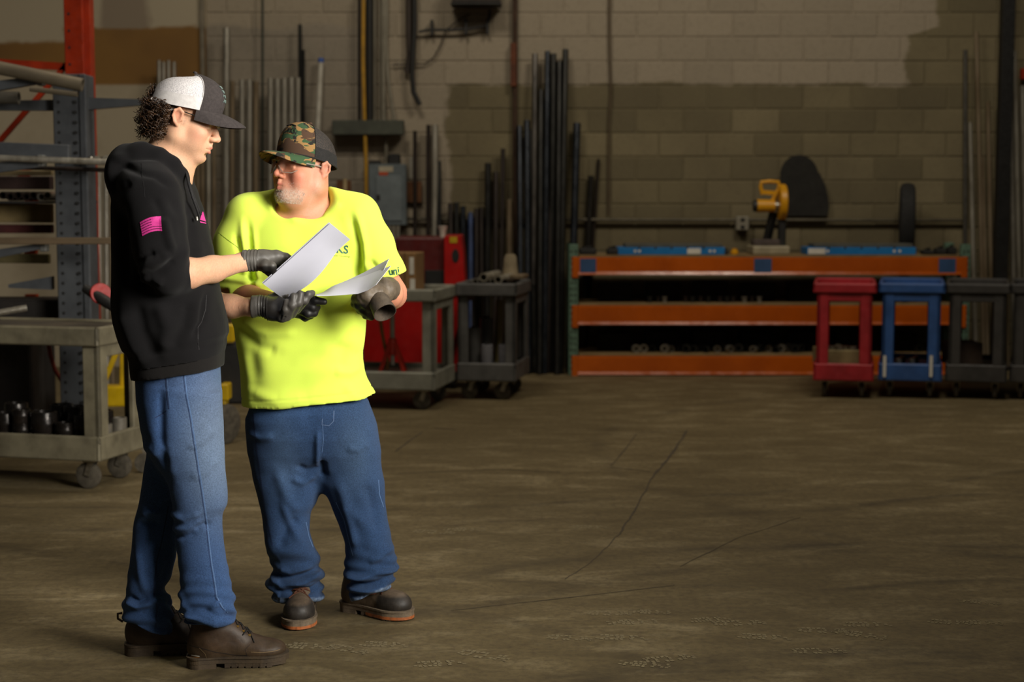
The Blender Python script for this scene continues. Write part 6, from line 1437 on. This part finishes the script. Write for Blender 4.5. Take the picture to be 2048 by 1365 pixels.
for i in range(60):
    for t in range(2): q = (i * 3 + t, (i + 1) * 3 + t, (i + 1) * 3 + t + 1, i * 3 + t + 1); fs.append(q); fs.append(tuple(183 + x for x in q[::-1]))
mk('cloth_band', vv, fs, blackc, capo2, True)
thread = M('dark_thread', '#14130f', '#0d0c0a', .7)
tv, tf = text_mesh('WORKS', 1.0, True); tw = max(v[0] for v in tv)
mk('embroidery', [fr2(S2(-.38 + .76 * v[0] / tw + .12, .34 + v[1] * .20, .0022)) for v in tv], tf, thread, capo2)
MB().tube([fr2(S2(a, .56 + .02 * math.sin(a * 11), .002)) for a in np.linspace(-.22, .42, 14)], .0018, 5).build('embroidery', thread, capo2, True)

# --- jeans
V = Vol(np.arange(at(475, 900, Y2).x, at(815, 1100, Y2).x, .0045, dtype=np.float32), np.arange(Y2 - .2, Y2 + .26, .0045, dtype=np.float32), np.arange(at(600, 1245, Y2).z, at(600, 770, Y2).z, .0045, dtype=np.float32))
V.loft([sec(775, 512, 722, Y2 + .02, .10), sec(800, 502, 735, Y2 + .02, .155), sec(820, 496, 744, Y2 + .02, .162), sec(835, 491, 748, Y2 + .02, .160), sec(870, 500, 750, Y2 + .02, .15), sec(905, 510, 750, Y2 + .02, .125), sec(935, 530, 735, Y2 + .02, .09), sec(960, 600, 690, Y2 + .02, .04), sec(970, 630, 660, Y2 + .02, .01)], .02, n=2.6)
lft = [(815, 515, 632), (850, 499, 640), (920, 503, 645), (950, 506, 647), (970, 510, 645), (1007, 518, 634), (1025, 522, 623), (1060, 526, 620), (1094, 531, 627), (1115, 538, 640), (1130, 545, 637), (1140, 548, 638), (1148, 546, 648), (1161, 533, 645), (1172, 535, 641), (1180, 545, 646), (1190, 547, 648), (1202, 550, 642), (1216, 560, 637), (1224, 562, 636)]
V.loft([sec(y, a, b, Y2 + .02 + (.0 if y < 1100 else .03), .098 if y < 1000 else .086 if y < 1110 else .084) for y, a, b in lft], .035, n=2.2)
rgt = [(815, 645, 725), (850, 640, 748), (920, 640, 759), (965, 641, 768), (1007, 658, 768), (1044, 673, 775), (1075, 685, 781), (1096, 689, 787), (1120, 688, 795), (1138, 685, 797), (1147, 687, 795), (1153, 692, 784), (1163, 697, 789), (1177, 696, 786), (1190, 697, 782), (1204, 703, 776), (1216, 706, 772)]
V.loft([sec(y, a, b, Y2 + .02, .098 if y < 1000 else .086 if y < 1110 else .082) for y, a, b in rgt], .035, n=2.2)
X_, Yg, Z_ = V.ax[:, None, None], V.ay[None, :, None], V.az[None, None, :]
zl = at(598, 1203, Y2 + .04).z + (Y2 + .04 - Yg) * .20; zr = at(740, 1192, Y2).z + (Y2 - Yg) * .15 + (X_ - at(740, 1192, Y2).x) * .35
V.F = np.maximum(V.F, np.where(X_ < at(668, 1150, Y2).x, zl - Z_, zr - Z_).astype(np.float32))
fo = [([(560, 1135), (585, 1142), (625, 1130)], .011, .009), ([(535, 1160), (570, 1168), (610, 1160), (642, 1148)], .010, .012), ([(545, 1150), (580, 1152), (630, 1140)], .008, -.010), ([(548, 1178), (590, 1180), (645, 1170)], .008, -.011), ([(550, 1190), (590, 1192), (645, 1186)], .009, .010),
      ([(690, 1145), (720, 1150), (755, 1140), (795, 1138)], .010, .012), ([(700, 1155), (730, 1162), (775, 1152)], .008, -.010), ([(698, 1172), (735, 1172), (785, 1166)], .010, .010), ([(700, 1183), (740, 1184), (782, 1176)], .008, -.008), ([(740, 1120), (765, 1105), (785, 1095)], .012, .007),
      ([(600, 1030), (580, 1050), (560, 1090)], .02, -.008), ([(570, 1000), (585, 1040), (605, 1080)], .014, .007), ([(560, 930), (580, 990), (600, 1020)], .022, .008), ([(635, 945), (610, 960), (590, 950)], .012, .007), ([(645, 930), (618, 935), (600, 925)], .012, -.006), ([(680, 960), (700, 1010), (735, 1045)], .02, .007), ([(690, 1000), (705, 1045), (715, 1090)], .014, .007),
      ([(735, 960), (750, 1010), (760, 1060)], .02, -.007), ([(500, 860), (530, 868), (560, 862)], .012, .005), ([(740, 880), (720, 892), (700, 888)], .014, .004), ([(645, 850), (643, 890), (640, 925)], .008, .006), ([(650, 915), (650, 950)], .012, -.012)]
def od(P, N):
    zc_ = np.where(P[:, 0] < at(668, 1150, Y2).x, at(598, 1203, Y2 + .04).z, at(740, 1192, Y2).z); h = P[:, 2] - zc_
    return np.sin(6.283 * (h / .046 + 1.6 * vnoise(P, (7, 7, 7), 52) + 1.2 * (P[:, 0] % .2) / .2)) * np.exp(-(np.maximum(h - .05, 0) / .06)) * .0085 * np.clip(h / .02, 0, 1)
P, Q = sculpt(V, 2, lambda P, N: od(P, N) + folds(P, N, fo, Y2) + vnoise(P, (9, 9, 5), 36) * .010 + vnoise(P, (26, 26, 16), 37) * .004)
fade = vnoise(P, (5, 5, 3), 31); c = L3('#2b4468')[None] * (1 + .5 * fade)[:, None]
th = (np.exp(-(((P[:, 0] - at(575, 900, Y2).x) / .06) ** 2)) + np.exp(-(((P[:, 0] - at(715, 900, Y2).x) / .06) ** 2))) * np.exp(-((P[:, 2] - at(600, 900, Y2).z) / .14) ** 2); m = (np.clip(th, 0, 1) * .35)[:, None]; c = c * (1 - m) + L3('#5b7593') * m
for cut_, sel in ((zl, P[:, 0] < at(668, 1150, Y2).x), (zr, P[:, 0] >= at(668, 1150, Y2).x)): pass
zc_ = np.where(P[:, 0] < at(668, 1150, Y2).x, at(598, 1203, Y2 + .04).z + (Y2 + .04 - P[:, 1]) * .20, at(740, 1192, Y2).z + (Y2 - P[:, 1]) * .15 + (P[:, 0] - at(740, 1192, Y2).x) * .35)
hem = np.clip((.017 - (P[:, 2] - zc_)) / .004, 0, 1) * (.55 + .9 * vnoise(P, (160, 160, 20), 5)); hem = np.clip(hem, 0, 1)[:, None] * .75; c = c * (1 - hem) + L3('#8fa3bd') * hem
jeans2 = npmesh('jeans', P, Q, denim_m, older, c)
seam([(506, 830), (511, 880), (520, 950), (530, 1020), (545, 1090)], 2.0, dstitch, 'side_seam', jeans2, jeans2, Y2); seam([(645, 838), (644, 850), (658, 852), (667, 843), (668, 822)], 1.4, M('pale_stitch', '#5b6f90', '#4a5d7e', .9), 'fly_stitch', jeans2, jeans2, Y2); seam([(645, 850), (647, 880), (644, 905)], 1.2, stitch_m, 'fly_stitch', jeans2, jeans2, Y2)
seam([(612, 1045), (618, 1075), (626, 1095)], 1.3, stitch_m, 'inseam', jeans2, jeans2, Y2); seam([(672, 1005), (688, 1040), (700, 1090), (706, 1112)], 1.4, stitch_m, 'inseam', jeans2, jeans2, Y2); seam([(757, 960), (759, 990), (767, 1015)], 1.4, stitch_m, 'pocket_seam', jeans2, jeans2, Y2)
# --- T-shirt
V = Vol(np.arange(at(405, 600, Y2).x, at(825, 600, Y2).x, .0045, dtype=np.float32), np.arange(Y2 - .25, Y2 + .24, .0045, dtype=np.float32), np.arange(at(600, 850, Y2).z, at(600, 365, Y2).z, .0045, dtype=np.float32))
ts = [(396, 550, 652, .07, .09), (408, 515, 684, .085, .10), (428, 490, 708, .10, .12), (455, 478, 724, .115, .13), (500, 472, 733, .13, .14), (550, 468, 735, .145, .145), (600, 467, 733, .16, .15), (645, 471, 730, .175, .15), (690, 476, 727, .185, .15), (730, 480, 725, .185, .15), (760, 481, 734, .178, .155), (795, 483, 754, .18, .17), (835, 484, 763, .185, .175)]
V.loft([sec(y, a, b, Y2 + .02, rf, rb_) for y, a, b, rf, rb_ in ts], .02, n=2.5)
SR, SL = A3(500, 438, Y2 + .01), A3(712, 436, Y2 + .01)
V.chain([A3(560, 410, Y2 + .02), SR, A3(482, 490, Y2), A3(480, 560, Y2 - .02), A3(482, 590, Y2 - .03)], [.06, .078, .084, .083, .083], .035); V.chain([A3(650, 405, Y2 + .02), SL, A3(742, 490, Y2 - .01), A3(768, 545, Y2 - .05), A3(780, 566, Y2 - .065)], [.06, .078, .074, .066, .060], .035)
# sleeve hems
X_, Yg, Z_ = V.ax[:, None, None], V.ay[None, :, None], V.az[None, None, :]
zh = at(470, 574, Y2 - .03).z; outR = (X_ < at(468, 574, Y2).x) | ((X_ < at(545, 574, Y2).x) & (Yg < Y2 - .145) & (Z_ > at(500, 612, Y2 - .15).z))
d1 = np.where(outR, zh - Z_, -9.); pS = at(781, 557, Y2 - .05); dS = Vector((at(786, 575, Y2).x - at(760, 520, Y2).x, 0, at(786, 575, Y2).z - at(760, 520, Y2).z)).normalized()
d2 = np.where(X_ > at(742, 560, Y2).x, (X_ - pS.x) * dS.x + (Z_ - pS.z) * dS.z, -9.) + 0 * Yg
d2 = np.where(Z_ > at(700, 640, Y2).z, d2, -9.)
V.F = np.maximum(V.F, np.maximum(d1 + 0 * Z_ + 0 * X_, d2).astype(np.float32))
V.ell(A3(580, 396, Y2 - .06), (.068, .11, .074), .012, 'd'); V.ell(A3(624, 394, Y2 - .06), (.068, .11, .074), .03, 'd'); V.rc(A3(608, 340, Y2 + .02), A3(604, 385, Y2 + .01), .078, .082, .012, 'd')
a, b = at(484, 819, Y2 - .1), at(750, 798, Y2 - .1); V.cut(a, ((b.z - a.z), 0, -(b.x - a.x)))
ft = [([(470, 470), (478, 500), (490, 525)], .010, -.008), ([(492, 440), (500, 500), (505, 570)], .012, -.007), ([(482, 440), (488, 500), (492, 560)], .012, .006), ([(505, 455), (512, 520), (520, 575)], .010, .005), ([(440, 555), (475, 560), (530, 572)], .010, .008), ([(445, 545), (480, 548), (525, 562)], .009, -.006), ([(500, 520), (502, 560), (505, 575)], .009, -.010),
      ([(700, 430), (716, 490), (720, 545)], .014, -.008), ([(712, 425), (728, 490), (735, 550)], .014, .007), ([(735, 520), (760, 540), (795, 545)], .010, -.006), ([(480, 660), (520, 690), (560, 700)], .02, -.006), ([(475, 640), (500, 690), (515, 760)], .03, -.006), ([(490, 700), (500, 760), (498, 815)], .02, .004), ([(470, 640), (540, 665), (600, 662)], .016, .006), ([(720, 720), (700, 700), (670, 690)], .02, -.008),
      ([(725, 735), (700, 745), (670, 740)], .016, .007), ([(500, 780), (560, 800), (620, 790)], .02, .005), ([(690, 770), (710, 790), (735, 800)], .014, .005), ([(600, 445), (560, 430), (530, 405)], .012, .005), ([(640, 430), (660, 420), (680, 408)], .012, .004), ([(730, 640), (715, 620), (700, 600)], .014, -.010)]
def td(P, N):
    zh_ = a.z + (P[:, 0] - a.x) * (b.z - a.z) / (b.x - a.x); h = P[:, 2] - zh_
    return folds(P, N, ft, Y2 - .1) + vnoise(P, (6, 6, 4), 41) * .014 + vnoise(P, (17, 17, 9), 42) * .005 - np.exp(-((h - .026) / .003) ** 2) * .0028
P, Q = sculpt(V, 3, td)
c = np.tile(L3('#daf258'), (len(P), 1)); dp = [at(689, 705, Y2), at(612, 700, Y2), at(640, 720, Y2)]
dirt = np.zeros(len(P))
for q, r in zip(dp, (.035, .09, .08)): dirt += np.exp(-((P[:, 0] - q.x) ** 2 + (P[:, 2] - q.z) ** 2) / r ** 2) * np.clip(vnoise(P, (22, 22, 22), 3) + .25, 0, 1) * (.55 if r < .04 else .22)
dirt = np.clip(dirt, 0, .5)[:, None]; c = c * (1 - dirt) + L3('#6d8a1e') * dirt
tee = npmesh('t_shirt', P, Q, tee_m, older, c)
# ribbed collar
ring_ = []
bvt = BVHTree.FromPolygons([tuple(q) for q in P], [tuple(q) for q in Q])
# prints
grn = M('dark_green_print', '#1f5a48', '#184a3a', .7)
text_decal('chest_print', 'KS', 23, (672, 506), math.radians(4), Y2, tee, grn, tee, sx=.95); text_decal('chest_print', 'cation \u2022 Coatings', 5.6, (662, 512.5), math.radians(4), Y2, tee, M('olive_print', '#9a9a3a', '#86862e', .7), tee, False)
text_decal('sleeve_print', 'uni', 22, (778, 551), math.radians(-6), Y2, tee, grn, tee, sx=.8)
seam([(437, 466), (455, 480), (478, 497)], 1.2, M('seam_green', '#7c9c14', '#6a8810', .8), 'sleeve_seam', tee, tee, Y2)
# --- gloves: right hand in black rubber, left hand in an old leather gauntlet
h_ = lambda x, y, dy: A3(x, y, Y2 - .27 + dy)
pr2 = [([h_(548, 606, .03), h_(560, 607, .01), h_(572, 609, .0)], [.034, .033, .033], .008), ([h_(572, 608, .0), h_(595, 607, -.01), h_(612, 606, -.01)], [.032, .028, .020], .012), ([h_(575, 612, .01), h_(598, 618, .02), h_(606, 620, .02)], [.031, .027, .02], .012),
       ([h_(608, 602, -.01), h_(630, 602, -.015), h_(648, 604, -.015)], [.0165, .0135, .0115]), ([h_(606, 612, .0), h_(624, 615, -.01), h_(634, 615, .01)], [.0165, .014, .012]), ([h_(602, 620, .005), h_(616, 628, -.01), h_(628, 627, .0), h_(631, 622, .01)], [.0165, .0140, .0125, .011]), ([h_(595, 626, .02), h_(610, 635, .01), h_(622, 633, .015)], [.0155, .013, .011]), ([h_(580, 598, -.01), h_(602, 592, -.02), h_(620, 592, -.02)], [.018, .015, .012])]
glove('glove', pr2, allp(pr2).min(0), allp(pr2).max(0), lambda P: L3('#161514') * (1 + .4 * vnoise(P, (60, 60, 60), 2)[:, None]), older, disp=lambda P, N: vnoise(P, (60, 60, 60), 4) * .002)
k_ = lambda x, y, dy: A3(x, y, Y2 - .27 + dy)
pl2 = [([k_(774, 580, .10), k_(764, 582, .04), k_(748, 588, .0)], [.044, .043, .036], .012), ([k_(748, 588, .0), k_(732, 592, -.02), k_(722, 594, -.02)], [.036, .028, .020], .014), ([k_(745, 598, .0), k_(728, 604, -.01)], [.034, .024], .014),        ([k_(724, 596, -.02), k_(712, 598, -.01), k_(711, 608, .01), k_(716, 615, .02)], [.017, .0145, .0135, .012]), ([k_(727, 604, -.015), k_(717, 612, -.005), k_(720, 622, .01)], [.0165, .0140, .0125]), ([k_(734, 612, -.01), k_(727, 622, .0), k_(731, 631, .01)], [.0165, .0140, .0125]), ([k_(742, 618, -.005), k_(737, 628, .005), k_(742, 634, .015)], [.0155, .0125, .011]),
       ([k_(745, 584, .02), k_(732, 582, .03), k_(722, 584, .035)], [.018, .0145, .012])]
def gcl(P):
    v = np.clip((at(736, 600, Y2 - .27).x - P[:, 0]) / .008, 0, 1)[:, None] * np.clip((at(736, 604, Y2 - .27).z - P[:, 2]) / .008, 0, 1)[:, None]; b_ = L3('#5a4f41') * (1 + .9 * vnoise(P, (28, 28, 28), 12)[:, None]); return b_ * (1 - v) + L3('#151311') * v
gt = glove('gauntlet', pl2, allp(pl2).min(0), allp(pl2).max(0) , gcl, older, leather_m, disp=lambda P, N: vnoise(P, (40, 40, 40), 4) * .005 + vnoise(P, (90, 90, 60), 14) * .003)
ca, cb = Vector(k_(752, 592, -.005)), Vector(k_(770, 626, -.055)); cax = (cb - ca).normalized(); CL = (cb - ca).length
Xc = Matrix.Translation(ca) @ cax.to_track_quat('Z', 'Y').to_matrix().to_4x4()
prof = [(.026, 0), (.034, CL * .3), (.036, CL * .6), (.0385, CL * .97), (.038, CL), (.0355, CL), (.0345, CL * .9), (.032, CL * .5), (.030, CL * .1), (0, CL * .08)]
cm_ = MB(); cm_.lathe(prof, 40, Xc); CP = np.array([tuple(v) for v in cm_.v]); CN = CP - np.array(ca); CP = CP + (vnoise(CP, (38, 38, 38), 9) * .006)[:, None] * CN / np.maximum(np.linalg.norm(CN, axis=1), 1e-6)[:, None]
cuff = mk('cuff', [tuple(v) for v in CP], cm_.f, M('gauntlet_leather', '#574c3e', '#3a3128', .6, scale=18, bump=.4), gt, True, 40)
# --- boots
o_or = M('orange_outsole', '#b5622c', '#7a4a2a', .75, scale=40); midm = M('tan_midsole', '#7a6a55', '#564a3b', .8, scale=40); lac2 = M('rust_lace', '#5a2d14', '#43210e', .8)
pp_ = dict(stripe=o_or, toecap='#2c2722', welt=midm, dust=.35, toe_h=.046, w=1.05, sh=.125, sr=.045)
t0, t1 = fl(595, 1262), None
toe = Vector((t0.x, t0.y - .012, 0)); heel = toe + Vector((-.012, .305, 0)); boot(older, heel, toe, .305, '#5d4f40', midm, lac2, dict(pp_))
toe = fl(822, 1245); toe.y += .02; heel = Vector((fl(716, 1236).x - .01, fl(716, 1228).y + .035, 0)); d = (toe - heel).normalized(); heel = toe - d * .30; boot(older, heel, toe, .30, '#5d4f40', midm, lac2, dict(pp_))

# ------------------------------------------------------------------ the papers they hold
paper_m = M('white_paper', '#c4c5d1', '#bbbcc9', .8, scale=3, bump=.05)
def sheet(name, grid, label, group=None, th=.0006):
    n, m = len(grid), len(grid[0]); G = np.array([[tuple(p_) for p_ in r] for r in grid]); du = np.gradient(G, axis=1); dv = np.gradient(G, axis=0); N = np.cross(du, dv); N /= np.linalg.norm(N, axis=2)[:, :, None]
    vs = [tuple(p_) for p_ in (G + N * th).reshape(-1, 3)] + [tuple(p_) for p_ in (G - N * th).reshape(-1, 3)]; fs = []; K = n * m
    for i in range(n - 1):
        for j in range(m - 1): q = (i * m + j, i * m + j + 1, (i + 1) * m + j + 1, (i + 1) * m + j); fs.append(q); fs.append(tuple(K + x for x in q[::-1]))
    bd = [j for j in range(m)] + [i * m + m - 1 for i in range(1, n)] + [(n - 1) * m + j for j in range(m - 2, -1, -1)] + [i * m for i in range(n - 2, 0, -1)]
    for x, y in zip(bd, bd[1:] + bd[:1]): fs.append((x, y, K + y, K + x))
    return tag(mk(name, vs, fs, paper_m, None, True, 40), label, 'paper', group)
def young_sheet(dx, dy, dY, bulge):
    g = []
    for i in range(17):
        v = i / 16; row = []
        for j in range(13):
            u = j / 12; l = np.array((526 + dx, 568 + dy)) * (1 - v) + np.array((660 + dx, 447 + dy)) * v; r = np.array((567., 598)) * (1 - v) + np.array((700., 479)) * v
            q = l * (1 - u) + r * u; bl = math.sin(math.pi * min(1, v * 1.25)) * u * bulge; q = q + np.array((bl * .45, bl)); Yp = 4.955 + .17 * u + dY - .03 * math.sin(math.pi * v) * u - .02 * math.sin(math.pi * u); row.append(at(q[0], q[1], Yp))
        g.append(row)
    return g
sheet('paper_sheet', young_sheet(0, 0, 0, 12), 'white sheet held up by the hooded person, front one', 'sheets in the hooded person hand'); sheet('paper_sheet', young_sheet(-2.0, -2.2, .003, 11), 'white sheet behind the front one in the hooded person hand', 'sheets in the hooded person hand')
def older_sheet(top, bot, Yt, Yb):
    g = []; tx = np.linspace(0, 1, 19)
    def pl_(pts, t): d = np.cumsum([0] + [math.hypot(pts[i + 1][0] - pts[i][0], pts[i + 1][1] - pts[i][1]) for i in range(len(pts) - 1)]); d = d / d[-1]; return np.interp(t, d, [p_[0] for p_ in pts]), np.interp(t, d, [p_[1] for p_ in pts])
    for j in range(9):
        u = j / 8; row = []
        for t in tx:
            a_, b_ = pl_(top, t), pl_(bot, t); row.append(at(a_[0] * (1 - u) + b_[0] * u, a_[1] * (1 - u) + b_[1] * u, Yt * (1 - u) + Yb * u + .03 * math.sin(math.pi * t)))
        g.append(row)
    return g
sheet('paper_sheet', older_sheet([(631, 590), (650, 584), (666, 572), (685, 566), (730, 552), (782, 532)], [(633, 592), (655, 592), (690, 590), (716, 588), (735, 581), (752, 570)], 5.16, 5.06), 'white sheet bent over the gauntlet hand of the person in yellow, lower one', 'sheets in the yellow-shirted person hand')
sheet('paper_sheet', older_sheet([(640, 589), (665, 573), (690, 563), (725, 547), (755, 531), (778, 518)], [(640, 590), (670, 580), (700, 573), (735, 562), (755, 552), (768, 540)], 5.19, 5.15), 'white sheet lying above the lower one in the yellow-shirted person hand', 'sheets in the yellow-shirted person hand')
